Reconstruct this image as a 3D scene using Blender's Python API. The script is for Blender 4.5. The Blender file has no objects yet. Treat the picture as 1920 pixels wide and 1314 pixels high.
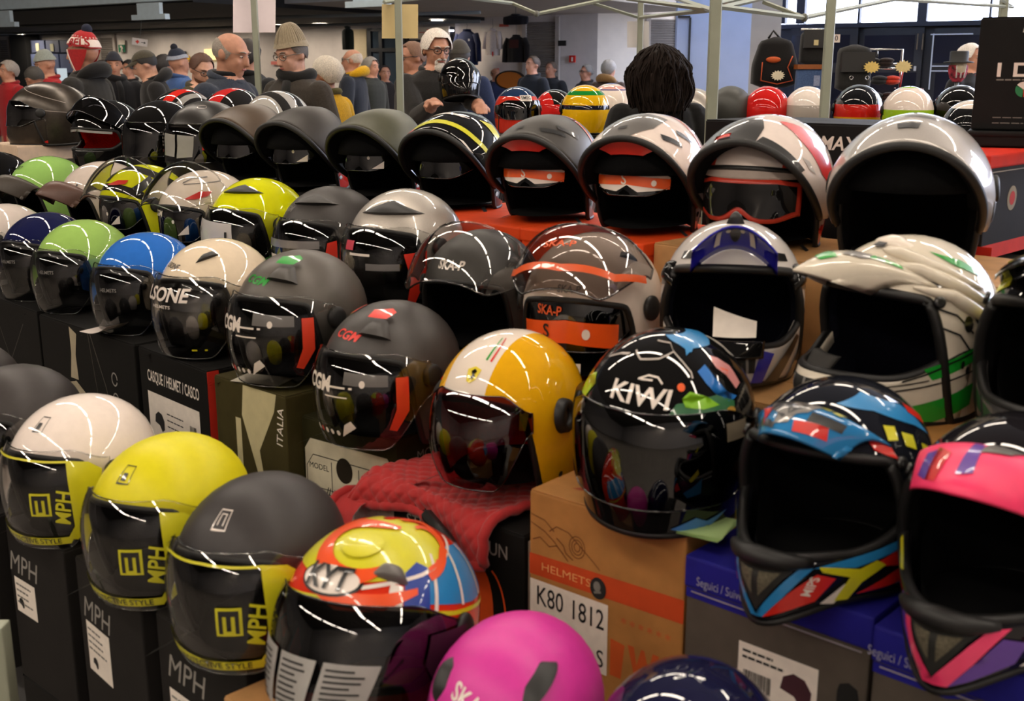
import bpy, bmesh, math, random
from math import sin, cos, pi, radians as R, atan, sqrt
from mathutils import Vector, Matrix, Euler, noise
from mathutils.geometry import tessellate_polygon

sc = bpy.context.scene
COL = sc.collection
random.seed(7)

# ------------------------------------------------------------------ camera
HC = 1.52                       # lens height above the floor
FPX = 2100.0                    # focal length in pixels of the 1920 wide frame
PITCH = atan((657 - 138) / FPX)
cam_d = bpy.data.cameras.new('camera')
cam_d.sensor_width = 36.0
cam_d.lens = FPX / 1920 * 36.0
cam_d.clip_end = 200
cam_d.dof.use_dof = True
cam_d.dof.focus_distance = 4.2
cam_d.dof.aperture_fstop = 7.0
cam = bpy.data.objects.new('camera', cam_d)
COL.objects.link(cam)
cam.location = (0, 0, HC)
cam.rotation_euler = (pi / 2 - PITCH, 0, 0)
sc.camera = cam

# ------------------------------------------------------------------ world, light, exposure
W = bpy.data.worlds.new('world')
sc.world = W
W.use_nodes = True
bgn = W.node_tree.nodes['Background']
bgn.inputs[0].default_value = (0.62, 0.74, 1.0, 1)
bgn.inputs[1].default_value = 1.2
sc.view_settings.view_transform = 'Standard'
sc.view_settings.look = 'None'
sc.view_settings.gamma = 1
sc.view_settings.use_curve_mapping = False
sc.view_settings.exposure = 0.0
LAMP = 39.0                     # emission of the ceiling tubes
WINDOW = 10.0
GALLERY = 120.0


def at_z(px, py, z):
    v = (657 - py) / FPX
    r = Vector(((px - 960) / FPX, cos(PITCH) + v * sin(PITCH), -sin(PITCH) + v * cos(PITCH)))
    t = (z - HC) / r.z
    return Vector((r.x * t, r.y * t, z))


def at_y(px, py, y):
    v = (657 - py) / FPX
    r = Vector(((px - 960) / FPX, cos(PITCH) + v * sin(PITCH), -sin(PITCH) + v * cos(PITCH)))
    t = y / r.y
    return Vector((r.x * t, y, HC + r.z * t))


def at_d(px, py, d):
    v = (657 - py) / FPX
    r = Vector(((px - 960) / FPX, cos(PITCH) + v * sin(PITCH), -sin(PITCH) + v * cos(PITCH)))
    return Vector((0, 0, HC)) + r * d


# ------------------------------------------------------------------ materials
def lin(c):
    return tuple(((x / 255) / 12.92 if x <= 10 else (((x / 255) + .055) / 1.055) ** 2.4) for x in c[:3]) + (1,)


_M = {}


def mat(key, col, rough=.5, metal=0, coat=0, coat_rough=.03, ns=60, nv=.06, bump=0, bs=300, spec=.5, alpha=1, sheen=0):
    """Principled surface whose colour and roughness drift with a noise in object space; optional fine bump."""
    if key in _M:
        return _M[key]
    m = bpy.data.materials.new(key)
    m.use_nodes = True
    nt = m.node_tree
    b = nt.nodes['Principled BSDF']
    c = lin(col)
    tc = nt.nodes.new('ShaderNodeTexCoord')
    n = nt.nodes.new('ShaderNodeTexNoise')
    n.inputs['Scale'].default_value = ns
    n.inputs['Detail'].default_value = 4
    nt.links.new(tc.outputs['Object'], n.inputs['Vector'])
    cr = nt.nodes.new('ShaderNodeValToRGB')
    cr.color_ramp.elements[0].position = .3
    cr.color_ramp.elements[1].position = .7
    cr.color_ramp.elements[0].color = tuple(x * (1 - nv) for x in c[:3]) + (1,)
    cr.color_ramp.elements[1].color = tuple(min(1, x * (1 + nv)) for x in c[:3]) + (1,)
    nt.links.new(n.outputs['Fac'], cr.inputs['Fac'])
    nt.links.new(cr.outputs['Color'], b.inputs['Base Color'])
    b.inputs['Roughness'].default_value = rough
    b.inputs['Metallic'].default_value = metal
    b.inputs['Coat Weight'].default_value = coat
    b.inputs['Coat Roughness'].default_value = coat_rough
    b.inputs['Specular IOR Level'].default_value = spec
    if sheen:
        b.inputs['Sheen Weight'].default_value = sheen
    if bump:
        n2 = nt.nodes.new('ShaderNodeTexNoise')
        n2.inputs['Scale'].default_value = bs
        nt.links.new(tc.outputs['Object'], n2.inputs['Vector'])
        bp = nt.nodes.new('ShaderNodeBump')
        bp.inputs['Strength'].default_value = bump
        bp.inputs['Distance'].default_value = .002
        nt.links.new(n2.outputs['Fac'], bp.inputs['Height'])
        nt.links.new(bp.outputs['Normal'], b.inputs['Normal'])
    _M[key] = m
    return m


def glossy(col):
    return mat('gloss_%d_%d_%d' % col, col, .6, 0, 1.0, .012, nv=.03, spec=.02)


def matte(col):
    return mat('matte_%d_%d_%d' % col, col, .48, 0, 0, nv=.05, bump=.05, bs=900)


def metalpaint(col):
    return mat('flake_%d_%d_%d' % col, col, .42, .45, .8, .02, ns=900, nv=.10)


def cloth(col):
    return mat('cloth_%d_%d_%d' % col, col, .9, 0, 0, ns=120, nv=.18, bump=.35, bs=420, spec=.2, sheen=.15)


def plain(col, rough=.7):
    return mat('plain_%d_%d_%d_%d' % (col + (int(rough * 100),)), col, rough, nv=.05)


def card(col):
    return mat('card_%d_%d_%d' % col, col, .62, ns=25, nv=.10, bump=.08, bs=160, spec=.14 if max(col) < 70 else .3)


def emit(key, col, strength):
    if key in _M:
        return _M[key]
    m = bpy.data.materials.new(key)
    m.use_nodes = True
    nt = m.node_tree
    nt.nodes.remove(nt.nodes['Principled BSDF'])
    e = nt.nodes.new('ShaderNodeEmission')
    e.inputs[0].default_value = lin(col)
    e.inputs[1].default_value = strength
    nt.links.new(e.outputs[0], nt.nodes['Material Output'].inputs[0])
    _M[key] = m
    return m


def thin_glass(key, tint, refl=.06, rough=.01):
    """Thin tinted sheet: a clear pass-through tinted by the plastic plus a fresnel mirror."""
    if key in _M:
        return _M[key]
    m = bpy.data.materials.new(key)
    m.use_nodes = True
    nt = m.node_tree
    nt.nodes.remove(nt.nodes['Principled BSDF'])
    tr = nt.nodes.new('ShaderNodeBsdfTransparent')
    tr.inputs[0].default_value = tuple(tint) + (1,)
    gl = nt.nodes.new('ShaderNodeBsdfGlossy')
    gl.inputs['Roughness'].default_value = rough
    fr = nt.nodes.new('ShaderNodeFresnel')
    fr.inputs[0].default_value = 1.5
    ad = nt.nodes.new('ShaderNodeMath')
    ad.operation = 'MULTIPLY_ADD'
    ad.inputs[1].default_value = .9
    ad.inputs[2].default_value = refl
    ad.use_clamp = True
    nt.links.new(fr.outputs[0], ad.inputs[0])
    mx = nt.nodes.new('ShaderNodeMixShader')
    nt.links.new(ad.outputs[0], mx.inputs[0])
    nt.links.new(tr.outputs[0], mx.inputs[1])
    nt.links.new(gl.outputs[0], mx.inputs[2])
    nt.links.new(mx.outputs[0], nt.nodes['Material Output'].inputs[0])
    _M[key] = m
    return m


BLACK = (14, 13, 13)
RUB = mat('rubber_trim', (16, 15, 15), .5, nv=.1)
LIN = mat('lining_black', (10, 10, 11), .95, ns=200, nv=.3, bump=.4, spec=.1)
LINRED = mat('lining_red', (235, 40, 16), .9, ns=150, nv=.15, bump=.3, spec=.1)
LINNAVY = mat('lining_navy', (14, 15, 26), .95, ns=200, nv=.3, bump=.4, spec=.1)
CLEAR = thin_glass('visor_clear', (.93, .93, .92), .05)
SMOKE = thin_glass('visor_smoke', (.22, .20, .18), .06)
DARKV = thin_glass('visor_dark', (.03, .03, .035), .07)
REDV = thin_glass('visor_rose', (.34, .07, .08), .06)
CHROME = mat('chrome', (200, 198, 195), .12, 1, nv=.05)
WHITEP = plain((226, 210, 198), .6)
BLK = matte((22, 21, 21))
GLOSSK = glossy((12, 11, 11))


# ------------------------------------------------------------------ mesh helpers
def link(o, parent=None):
    COL.objects.link(o)
    if parent is not None:
        o.parent = parent
    return o


def obj(name, vf, m, parent=None, smooth=True, fm=None):
    """one mesh object from (verts, faces); m = material or list; fm = material index per face"""
    me = bpy.data.meshes.new(name)
    me.from_pydata([tuple(v) for v in vf[0]], [], vf[1])
    for x in (m if isinstance(m, (list, tuple)) else [m]):
        me.materials.append(x)
    if fm:
        me.polygons.foreach_set('material_index', fm)
    me.polygons.foreach_set('use_smooth', [smooth] * len(me.polygons))
    me.update()
    return link(bpy.data.objects.new(name, me), parent)


def bobj(name, bm, m, parent=None, smooth=False):
    me = bpy.data.meshes.new(name)
    bm.to_mesh(me)
    bm.free()
    for x in (m if isinstance(m, (list, tuple)) else [m]):
        me.materials.append(x)
    me.polygons.foreach_set('use_smooth', [smooth] * len(me.polygons))
    return link(bpy.data.objects.new(name, me), parent)


def tag(o, label=None, cat=None, group=None, kind=None):
    if label: o['label'] = label
    if cat: o['category'] = cat
    if group: o['group'] = group
    if kind: o['kind'] = kind
    return o


def empty(name, loc, rz=0, label=None, cat=None, group=None, scale=1, rx=0, ry=0):
    o = bpy.data.objects.new(name, None)
    o.empty_display_size = .1
    COL.objects.link(o)
    o.location = loc
    o.rotation_euler = (rx, ry, rz)
    o.scale = (scale,) * 3
    return tag(o, label, cat, group)


def cat_vf(*vfs):
    V, F = [], []
    for v, f in vfs:
        n = len(V)
        V += list(v)
        F += [tuple(i + n for i in q) for q in f]
    return V, F


def xf(vf, M):
    return [M @ Vector(v) for v in vf[0]], vf[1]


def grid(fn, nu, nv, cu=False):
    """fn(u,v) for u,v in 0..1"""
    V = [fn(i / (nu if cu else nu - 1), j / (nv - 1)) for j in range(nv) for i in range(nu)]
    F = []
    for j in range(nv - 1):
        for i in range(nu if cu else nu - 1):
            k = (i + 1) % nu
            F.append((j * nu + i, j * nu + k, (j + 1) * nu + k, (j + 1) * nu + i))
    return V, F


def tube(pts, r, n=6, closed=False, cap=True):
    pts = [Vector(p) for p in pts]
    N = len(pts)
    V, F = [], []
    up = Vector((.13, .27, .95)).normalized()
    prev = None
    for i, p in enumerate(pts):
        a = pts[(i - 1) % N] if (closed or i > 0) else p
        b = pts[(i + 1) % N] if (closed or i < N - 1) else p
        t = (b - a)
        t = t.normalized() if t.length > 1e-9 else Vector((0, 0, 1))
        s = prev if prev is not None else t.cross(up)
        s = s - t * s.dot(t)
        if s.length < 1e-6: s = t.orthogonal()
        s.normalize()
        prev = s
        w = t.cross(s)
        rr = r[i] if isinstance(r, (list, tuple)) else r
        for k in range(n):
            q = 2 * pi * k / n
            V.append(p + s * cos(q) * rr + w * sin(q) * rr)
    for i in range(N if closed else N - 1):
        j = (i + 1) % N
        for k in range(n):
            l = (k + 1) % n
            F.append((i * n + k, i * n + l, j * n + l, j * n + k))
    if cap and not closed:
        F.append(tuple(range(n))[::-1])
        F.append(tuple((N - 1) * n + k for k in range(n)))
    return V, F


def boxvf(x, y, z, cx=0, cy=0, cz=0):
    """box sized x,y,z centred in plan, standing on cz"""
    a, b = x / 2, y / 2
    V = [(cx + sx * a, cy + sy * b, cz + h) for h in (0, z) for sx, sy in ((-1, -1), (1, -1), (1, 1), (-1, 1))]
    return V, [(3, 2, 1, 0), (4, 5, 6, 7), (0, 1, 5, 4), (1, 2, 6, 5), (2, 3, 7, 6), (3, 0, 4, 7)]


def bevbox(name, x, y, z, m, parent=None, bev=.003, c=(0, 0, 0), seg=2):
    bm = bmesh.new()
    V, F = boxvf(x, y, z, *c)
    vs = [bm.verts.new(v) for v in V]
    for f in F: bm.faces.new([vs[i] for i in f])
    if bev: bmesh.ops.bevel(bm, geom=bm.edges[:], offset=bev, segments=seg, affect='EDGES', profile=.6)
    o = bobj(name, bm, m, parent, False)
    return o


def disc(r, d, n=24, dome=.0):
    """a disc of radius r with thickness d along +z, domed"""
    prof = [(0, 0), (r, 0), (r, d * .6), (r * .85, d), (r * .5, d + dome * .7), (0, d + dome)]
    return lathe(prof, n)


def lathe(prof, n=24):
    V, F = [], []
    m = len(prof)
    for r, z in prof:
        for k in range(n):
            a = 2 * pi * k / n
            V.append((r * cos(a), r * sin(a), z))
    for j in range(m - 1):
        for k in range(n):
            l = (k + 1) % n
            F.append((j * n + k, j * n + l, (j + 1) * n + l, (j + 1) * n + k))
    return V, F


def ellipsoid(c, r, nu=20, nv=12, M=None):
    V, F = grid(lambda u, v: Vector((r[0] * sin(pi * v) * cos(2 * pi * u), r[1] * sin(pi * v) * sin(2 * pi * u), -r[2] * cos(pi * v))), nu, nv, True)
    if M: V = [M @ v for v in V]
    return [v + Vector(c) for v in V], F


def smst(a, b, x):
    t = max(0, min(1, (x - a) / (b - a)))
    return t * t * (3 - 2 * t)


# ------------------------------------------------------------------ flat art: text and polygons as thin print
_T = {}


def text_vf(body, size, bold=0, shear=0, align='CENTER', sx=1):
    k = (body, bold, shear, align)
    if k not in _T:
        cu = bpy.data.curves.new('txt', 'FONT')
        cu.body = body
        cu.size = 1
        cu.align_x = align
        cu.align_y = 'CENTER'
        cu.offset = bold
        cu.shear = shear
        cu.resolution_u = 3
        o = bpy.data.objects.new('txt', cu)
        me = o.to_mesh()
        _T[k] = ([Vector(v.co) for v in me.vertices], [tuple(p.vertices) for p in me.polygons])
        o.to_mesh_clear()
        bpy.data.objects.remove(o)
        bpy.data.curves.remove(cu)
    V, F = _T[k]
    return [Vector((v.x * size * sx, v.y * size, 0)) for v in V], F


def poly_vf(*polys):
    V, F = [], []
    for p in polys:
        n = len(V)
        q = [Vector((a, b, 0)) for a, b in p]
        for t in tessellate_polygon([q]):
            F.append(tuple(i + n for i in t))
        V += q
    return V, F


def rect_poly(x0, y0, x1, y1):
    return [(x0, y0), (x1, y0), (x1, y1), (x0, y1)]


def ell_poly(cx, cy, a, b, n=28, t0=0, t1=2 * pi):
    return [(cx + a * cos(t0 + (t1 - t0) * i / n), cy + b * sin(t0 + (t1 - t0) * i / n)) for i in range(n)]


def stroke(pts, w):
    """polygon strip along a 2D polyline"""
    L, Rr = [], []
    for i, p in enumerate(pts):
        a = pts[max(0, i - 1)]
        b = pts[min(len(pts) - 1, i + 1)]
        dx, dy = b[0] - a[0], b[1] - a[1]
        l = math.hypot(dx, dy) or 1
        ww = w[i] if isinstance(w, (list, tuple)) else w
        L.append((p[0] - dy / l * ww / 2, p[1] + dx / l * ww / 2))
        Rr.append((p[0] + dy / l * ww / 2, p[1] - dx / l * ww / 2))
    return L + Rr[::-1]


def sliced(vf, step):
    """cut a flat mesh along a regular lattice so that it can be bent onto a curved shell"""
    bm = bmesh.new()
    vs = [bm.verts.new(v) for v in vf[0]]
    for f in vf[1]:
        try: bm.faces.new([vs[i] for i in f])
        except ValueError: pass
    xs = [v.co.x for v in bm.verts]
    ys = [v.co.y for v in bm.verts]
    for ax, lo, hi in ((0, min(xs), max(xs)), (1, min(ys), max(ys))):
        k = math.floor(lo / step) + 1
        while k * step < hi:
            co = Vector((0, 0, 0)); no = Vector((0, 0, 0))
            co[ax] = k * step; no[ax] = 1
            bmesh.ops.bisect_plane(bm, geom=bm.verts[:] + bm.edges[:] + bm.faces[:], plane_co=co, plane_no=no)
            k += 1
    bm.verts.index_update()
    out = [v.co.copy() for v in bm.verts], [tuple(v.index for v in f.verts) for f in bm.faces]
    bm.free()
    return out
# ------------------------------------------------------------------ helmet shapes
QROW = -.88                     # the row being filled: distance from the lens towards the visitors' side (negative = behind)


def at_q(px, py, q):
    v = (657 - py) / FPX
    r = Vector(((px - 960) / FPX, cos(PITCH) + v * sin(PITCH), -sin(PITCH) + v * cos(PITCH)))
    t = -q / (.7071 * (r.x + r.y))
    return Vector((r.x * t, r.y * t, HC + r.z * t))

class Shell:
    """Egg surface addressed by azimuth (0 = front, -Y) and phi (-1 = lower edge, 0 = widest, pi/2 = crown)."""
    def __init__(s, A=.124, Bf=.150, Bb=.160, z0=.122, top=.252, ts=.10, tb=.22, tf=.10, chin=0, pk=2, lift=0):
        s.__dict__.update(locals())

    def p(s, az, phi, off=0):
        c = cos(az)
        if phi >= 0:
            k = cos(phi)
            z = s.z0 + sin(phi) * (s.top - s.z0 + off)
            x = (s.A + off) * k
            y = ((s.Bf if c >= 0 else s.Bb) + off) * k
        else:
            w = -max(phi, -1.4)
            z = s.z0 - w * s.z0
            x = s.A * (1 - s.ts * w * w) + off
            if c >= 0:
                g = smst(.0, .75, w)
                y = s.Bf * (1 - s.tf * w * w) + off + s.chin * g * max(0, c) ** s.pk
                z += s.lift * g * max(0, c) ** 2
            else:
                y = s.Bb * (1 - s.tb * w * w) + off
        return Vector((x * sin(az), -y * c, z))


class Hel:
    """A helmet under construction: root empty, surface and helpers that add its parts."""
    def __init__(h, name, label, px, py, hb, yaw, scale=1.0, group=None, tilt=0, roll=0, S=None, seg=96, loc=None, q=None):
        if loc is None:
            loc = at_q(px, py, QROW if q is None else q)
            loc.z = HC - hb
        h.root = empty(name, loc, R(yaw), label, 'helmet', group, scale, rx=R(tilt), ry=R(roll))
        h.S = S or Shell()
        h.seg = seg
        h.edge = None
        h.voff = None

    # --- shell with a face opening
    def shell(h, m, brow=.42, a1=60, a2=86, low=-1.0, back=-.92, lining=LIN, rim=RUB, rim_r=.006, name='shell', side_low=None):
        S = h.S
        sl = low if side_low is None else side_low

        def edge(az):
            a = abs(math.degrees(az))
            e = brow - .10 * (a / max(a1, 1)) ** 2 * (a < a1) - .10 * (a >= a1)
            t = smst(a1, a2, a)
            lo = sl + (back - sl) * smst(100, 170, a)
            return e * (1 - t) + lo * t
        h.edge = edge
        n = h.seg
        # more columns where the edge falls steeply
        azs = []
        N1 = n
        for i in range(N1):
            azs.append(-pi + 2 * pi * i / N1)
        for sgn in (-1, 1):
            for k in range(1, 12):
                azs.append(sgn * R(a1 + (a2 - a1) * k / 12))
        azs = sorted(set(round(a, 5) for a in azs))
        rows = 16 if n >= 80 else 9
        V, F = [], []
        N = len(azs)
        for j in range(rows):
            t = j / rows
            for az in azs:
                e = edge(az)
                V.append(S.p(az, e + (pi / 2 - e) * t))
        for j in range(rows - 1):
            for i in range(N):
                k = (i + 1) % N
                F.append((j * N + i, j * N + k, (j + 1) * N + k, (j + 1) * N + i))
        V.append(S.p(0, pi / 2))
        for i in range(N):
            F.append(((rows - 1) * N + i, (rows - 1) * N + (i + 1) % N, len(V) - 1))
        sh = obj(name, (V, F), m, h.root)
        h.shell_o = sh
        az2 = azs[::1] if n >= 80 else azs[::2]
        pts = [S.p(a, edge(a), -.003) for a in az2]
        if rim: obj('edge_trim', tube(pts, rim_r, 6, True), rim, h.root)
        if lining:
            L, G = [], []
            az3 = azs[::2]
            M = len(az3)
            r2 = 9
            for j in range(r2):
                t = j / (r2 - 1)
                for a in az3:
                    e = edge(a) - .01
                    q = S.p(a, e + (1.45 - e) * t, -.02 if j else -.004)
                    L.append(q)
            for j in range(r2 - 1):
                for i in range(M):
                    k = (i + 1) % M
                    G.append((j * M + k, j * M + i, (j + 1) * M + i, (j + 1) * M + k))
            obj('lining', (L, G), lining, h.root)
            # neck closing panel low inside so that one cannot look through the helmet
            P = [S.p(a, -.86, -.02) for a in [2 * pi * i / 32 for i in range(32)]]
            obj('neck_pad', ([*P], [tuple(range(32))]), LIN, h.root)
        return sh

    # --- band on the surface between two phi curves
    def band_vf(h, w0, w1, lo, hi, off=0, n=40, m=10, raise_deg=0, piv=None, thick=0):
        S = h.S
        of = off if callable(off) else (lambda a, f: off)
        piv = Vector(piv or (0, 0, S.z0 + .02))
        Rm = Matrix.Rotation(R(-raise_deg), 3, 'X')

        def fn(u, v):
            az = R(w0 + (w1 - w0) * u)
            a = lo(az) if callable(lo) else lo
            b = hi(az) if callable(hi) else hi
            f = a + (b - a) * v
            q = S.p(az, f, of(az, f))
            return piv + Rm @ (q - piv) if raise_deg else q
        g = grid(fn, n, m)
        if thick:
            of2 = of
            def fn2(u, v):
                az = R(w0 + (w1 - w0) * u)
                a = lo(az) if callable(lo) else lo
                b = hi(az) if callable(hi) else hi
                f = a + (b - a) * v
                q = S.p(az, f, of2(az, f) - thick)
                return piv + Rm @ (q - piv) if raise_deg else q
            g2 = grid(fn2, n, m)
            V = g[0] + g2[0]
            K = n * m
            F = list(g[1]) + [tuple(i + K for i in f)[::-1] for f in g[1]]
            rim = [i for i in range(n)] + [j * n + n - 1 for j in range(1, m)] + [(m - 1) * n + i for i in range(n - 2, -1, -1)] + [j * n for j in range(m - 2, 0, -1)]
            for q in range(len(rim)):
                a, b = rim[q], rim[(q + 1) % len(rim)]
                F.append((b, a, a + K, b + K))
            return V, F
        return g

    def band(h, name, w0, w1, lo, hi, m, off=0, thick=.004, parent=None, **k):
        return obj(name, h.band_vf(w0, w1, lo, hi, off, thick=thick, **k), m, parent or h.root)

    # --- visor
    def visor(h, m, w=78, lo=-.85, hi=.46, lo_s=-.05, hi_s=.22, off=.007, bulge=.0, up=0, thick=.002, edge_r=.0014, edge_m=None, name='visor', mid=.45, piv=None, scale_up=0):
        def lof(az):
            a = abs(math.degrees(az)) / w
            return lo + (lo_s - lo) * smst(mid, 1.0, a)

        def hif(az):
            a = abs(math.degrees(az)) / w
            return hi + (hi_s - hi) * smst(.55, 1.0, a)

        def off_f(az, f):
            a = abs(math.degrees(az)) / w
            t = max(0, min(1, (f - lo) / (hi - lo)))
            return off + bulge * max(0, 1 - a * a) * sin(pi * min(1, t * .9 + .1)) + scale_up
        h.voff, h.vlo, h.vhi, h.vw, h.vup, h.vpiv = off_f, lof, hif, w, up, piv
        g = h.band_vf(-w, w, lof, hif, off_f, 44, 12, raise_deg=up, piv=piv)
        n, mm = 44, 12
        rim = [g[0][i] for i in range(n)] + [g[0][j * n + n - 1] for j in range(1, mm)] + [g[0][(mm - 1) * n + i] for i in range(n - 2, -1, -1)] + [g[0][j * n] for j in range(mm - 2, 0, -1)]
        o = obj(name, g, m, h.root)
        o['material_note'] = 'sheet'
        del o['material_note']
        if edge_r:
            obj('visor_edge', tube(rim, edge_r, 5, True), edge_m or m, o)
        return o

    def pivots(h, m=None, az=82, phi=.08, r=.022, d=.008, off=.006, name='pivot_cover'):
        for s in (-1, 1):
            c = h.S.p(R(az * s), phi, off - .004)
            nrm = (h.S.p(R(az * s), phi, .02) - h.S.p(R(az * s), phi, 0)).normalized()
            q = Vector((0, 0, 1)).rotation_difference(nrm).to_matrix().to_4x4()
            obj(name, xf(disc(r, d, 24, .002), Matrix.Translation(c) @ q), m or BLK, h.root)

    def chinbar(h, m, top=-.28, w=92, top_s=-.1, low=-1.0, name='chin_bar', inner=LIN, thick=.012, off=0, flat=55):
        tf = lambda az: top + (top_s - top) * smst(flat, w, abs(math.degrees(az)))
        o = obj(name, h.band_vf(-w, w, low, tf, off, 52, 9, thick=thick), m, h.root)
        h.chin_o = o
        pts = [h.S.p(R(-w + 2 * w * i / 50), tf(R(-w + 2 * w * i / 50)), -.006 + off) for i in range(51)]
        obj('eyeport_trim', tube(pts, .007, 6), RUB, h.root)
        pts = [h.S.p(R(-w + 2 * w * i / 50), low(R(-w + 2 * w * i / 50)) if callable(low) else low, -.004 + off) for i in range(51)]
        obj('chin_trim', tube(pts, .006, 6), RUB, h.root)
        obj('chin_padding', h.band_vf(-w, w, -.96, lambda a: tf(a) - .03, -.026, 30, 5), inner, h.root)
        return o

    # --- print bent onto the surface; coordinates in degrees (azimuth, phi) or metres round an anchor
    def decal(h, vf, m, name='decal', az0=0, phi0=0, metric=False, off=.0012, parent=None, on_visor=False, step=None, rot=0, raise_deg=None, piv=None):
        S = h.S
        if rot:
            c, s_ = cos(R(rot)), sin(R(rot))
            vf = ([Vector((v.x * c - v.y * s_, v.x * s_ + v.y * c, 0)) for v in vf[0]], vf[1])
        if on_visor and h.vw and h.vw < 76:
            q = h.vw / 78
            az0 *= q
            if not metric: vf = ([Vector((v.x * q, v.y, 0)) for v in vf[0]], vf[1])
        g = sliced(vf, step or (.010 if metric else 5.0))
        rd = raise_deg if raise_deg is not None else (h.vup if on_visor else 0)
        pv = Vector(piv or (h.vpiv if on_visor else None) or (0, 0, S.z0 + .02))
        Rm = Matrix.Rotation(R(-rd), 3, 'X')
        V = []
        for v in g[0]:
            if metric:
                f = phi0 + v.y / .125
                a = R(az0) + v.x / (.14 * max(.3, cos(max(0, f))))
            else:
                f = R(v.y) if v.y > 0 else v.y / 57.3
                a = R(v.x)
            o = off + (h.voff(a, f) if on_visor else 0)
            q = S.p(a, f, o)
            if rd: q = pv + Rm @ (q - pv)
            V.append(q)
        return obj(name, (V, g[1]), m, parent or h.root)

    def text(h, body, size, m, az0, phi0, bold=.01, shear=0, rot=0, sx=1, name='lettering', **k):
        return tag(h.decal(text_vf(body, size, bold, shear, sx=sx), m, name, az0, phi0, True, rot=rot, **k), kind='stuff')

    def patch(h, m, *polys, name='graphic', **k):
        if len(polys) > 6:
            return tag(h.decal(poly_vf(*polys), m, name, **k), kind='stuff')
        for P in polys: o = h.decal(poly_vf(P), m, name, **k)
        return o

    # --- raised vent or scoop: a blister standing on the surface, outline in degrees
    def vent(h, m, az, phi, la, lp, ht=.008, rot=0, mouth=True, name='air_vent', taper=.5, mouth_m=None):
        S = h.S
        c, s_ = cos(R(rot)), sin(R(rot))

        def fn(u, v):
            x, y = (u * 2 - 1), (v * 2 - 1)
            k = 1 - taper * (y + 1) / 2
            a, b = x * la * k, y * lp
            a, b = a * c - b * s_, a * s_ + b * c
            pr = max(0, 1 - abs(x) ** 3) * (max(0, 1 - ((y + 1) / 2) ** 2) if mouth else max(0, 1 - y ** 4))
            return S.p(R(az + a), R(phi + b), -.001 + ht * pr)
        g = grid(fn, 11, 11)
        base = [S.p(R(az + ((i / 5 - 1) * la) * c + lp * s_), R(phi + ((i / 5 - 1) * la) * s_ - lp * c), -.002) for i in range(11)]
        o = obj(name, g, m, h.root)
        if mouth:
            obj('vent_mouth', (g[0][:11] + base, [(i, i + 1, i + 12, i + 11) for i in range(10)]), mouth_m or RUB, o)
        return o

    # --- sun peak
    def peak(h, m, w=62, phi=.62, length=.10, droop=.0, curve=.35, thick=.004, name='peak', rise=.0, taper=.75, sweep=.35, n=25, k=9, root_m=None):
        S = h.S

        def fn(u, v):
            az = R(-w + 2 * w * u)
            x = u * 2 - 1
            root = S.p(az, phi - .38 * abs(x) ** 2.2, .004)
            t = v
            fwd = length * (1 - sweep * abs(x) ** 2)
            q = Vector(root)
            q.x *= 1 - (1 - taper) * t
            q.y -= fwd * t
            q.z += rise * t - droop * t * t + .012 * sin(pi * t)
            return q
        g = grid(fn, n, k)
        V = list(g[0]) + [v - Vector((0, 0, thick)) for v in g[0]]
        K = n * k
        F = list(g[1]) + [tuple(i + K for i in f)[::-1] for f in g[1]]
        rim = [i for i in range(n)] + [j * n + n - 1 for j in range(1, k)] + [(k - 1) * n + i for i in range(n - 2, -1, -1)] + [j * n for j in range(k - 2, 0, -1)]
        for q in range(len(rim)):
            a, b = rim[q], rim[(q + 1) % len(rim)]
            F.append((b, a, a + K, b + K))
        h.peak_fn = fn
        return obj(name, (V, F), m, h.root)

    def peak_patch(h, m, parent, *polys, name='peak_graphic'):
        """polys in peak coordinates: u -1..1 across, v 0..1 root to tip"""
        for P in polys:
            g = sliced(poly_vf(P), .12)
            V = [h.peak_fn((v.x + 1) / 2, v.y) + getattr(h, 'peak_off', Vector((0, -.0002, .0016))) for v in g[0]]
            o = obj(name, (V, g[1]), m, parent)
        return o

    def strap(h, m=None, side=-1, sway=0, length=.12):
        S = h.S
        a = S.p(R(75 * side), -.95, -.02)
        pts = [a + Vector((.01 * side * k + sway * k * .01, -.012 * k, -.0 - length * k / 6 * .25)) for k in range(7)]
        V = []
        for p in pts:
            V += [p + Vector((0, -.010, 0)), p + Vector((0, .010, 0))]
        return obj('chin_strap', (V, [(2 * i, 2 * i + 1, 2 * i + 3, 2 * i + 2) for i in range(6)]), m or BLK, h.root)
# ------------------------------------------------------------------ hall: floor, walls, ceiling, lamps
def struct(name, vf, m, parent=None, smooth=False):
    return tag(obj(name, vf, m, parent, smooth), kind='structure')


def wallbox(name, x0, x1, y0, y1, z0, z1, m, parent=None, s=True):
    o = obj(name, boxvf(x1 - x0, y1 - y0, z1 - z0, (x0 + x1) / 2, (y0 + y1) / 2, z0), m, parent, False)
    if s and parent is None: o['kind'] = 'structure'
    return o


M_FLOOR = mat('floor_concrete', (120, 112, 104), .55, ns=3, nv=.15, bump=.05)
M_WALL = mat('wall_plaster', (206, 198, 192), .85, ns=5, nv=.05, bump=.03)
M_WALLG = mat('wall_grey', (168, 160, 152), .85, ns=5, nv=.05, bump=.03)
M_CEIL = mat('ceiling_deck', (96, 92, 88), .8, ns=4, nv=.12)
M_SOFFIT = mat('soffit_black', (16, 15, 14), .8, ns=6, nv=.2)
M_STEEL = mat('blue_grey_steel', (196, 214, 226), .5, ns=12, nv=.06)
M_DARKFRAME = mat('dark_frame', (20, 23, 30), .45, ns=10, nv=.1)

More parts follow.
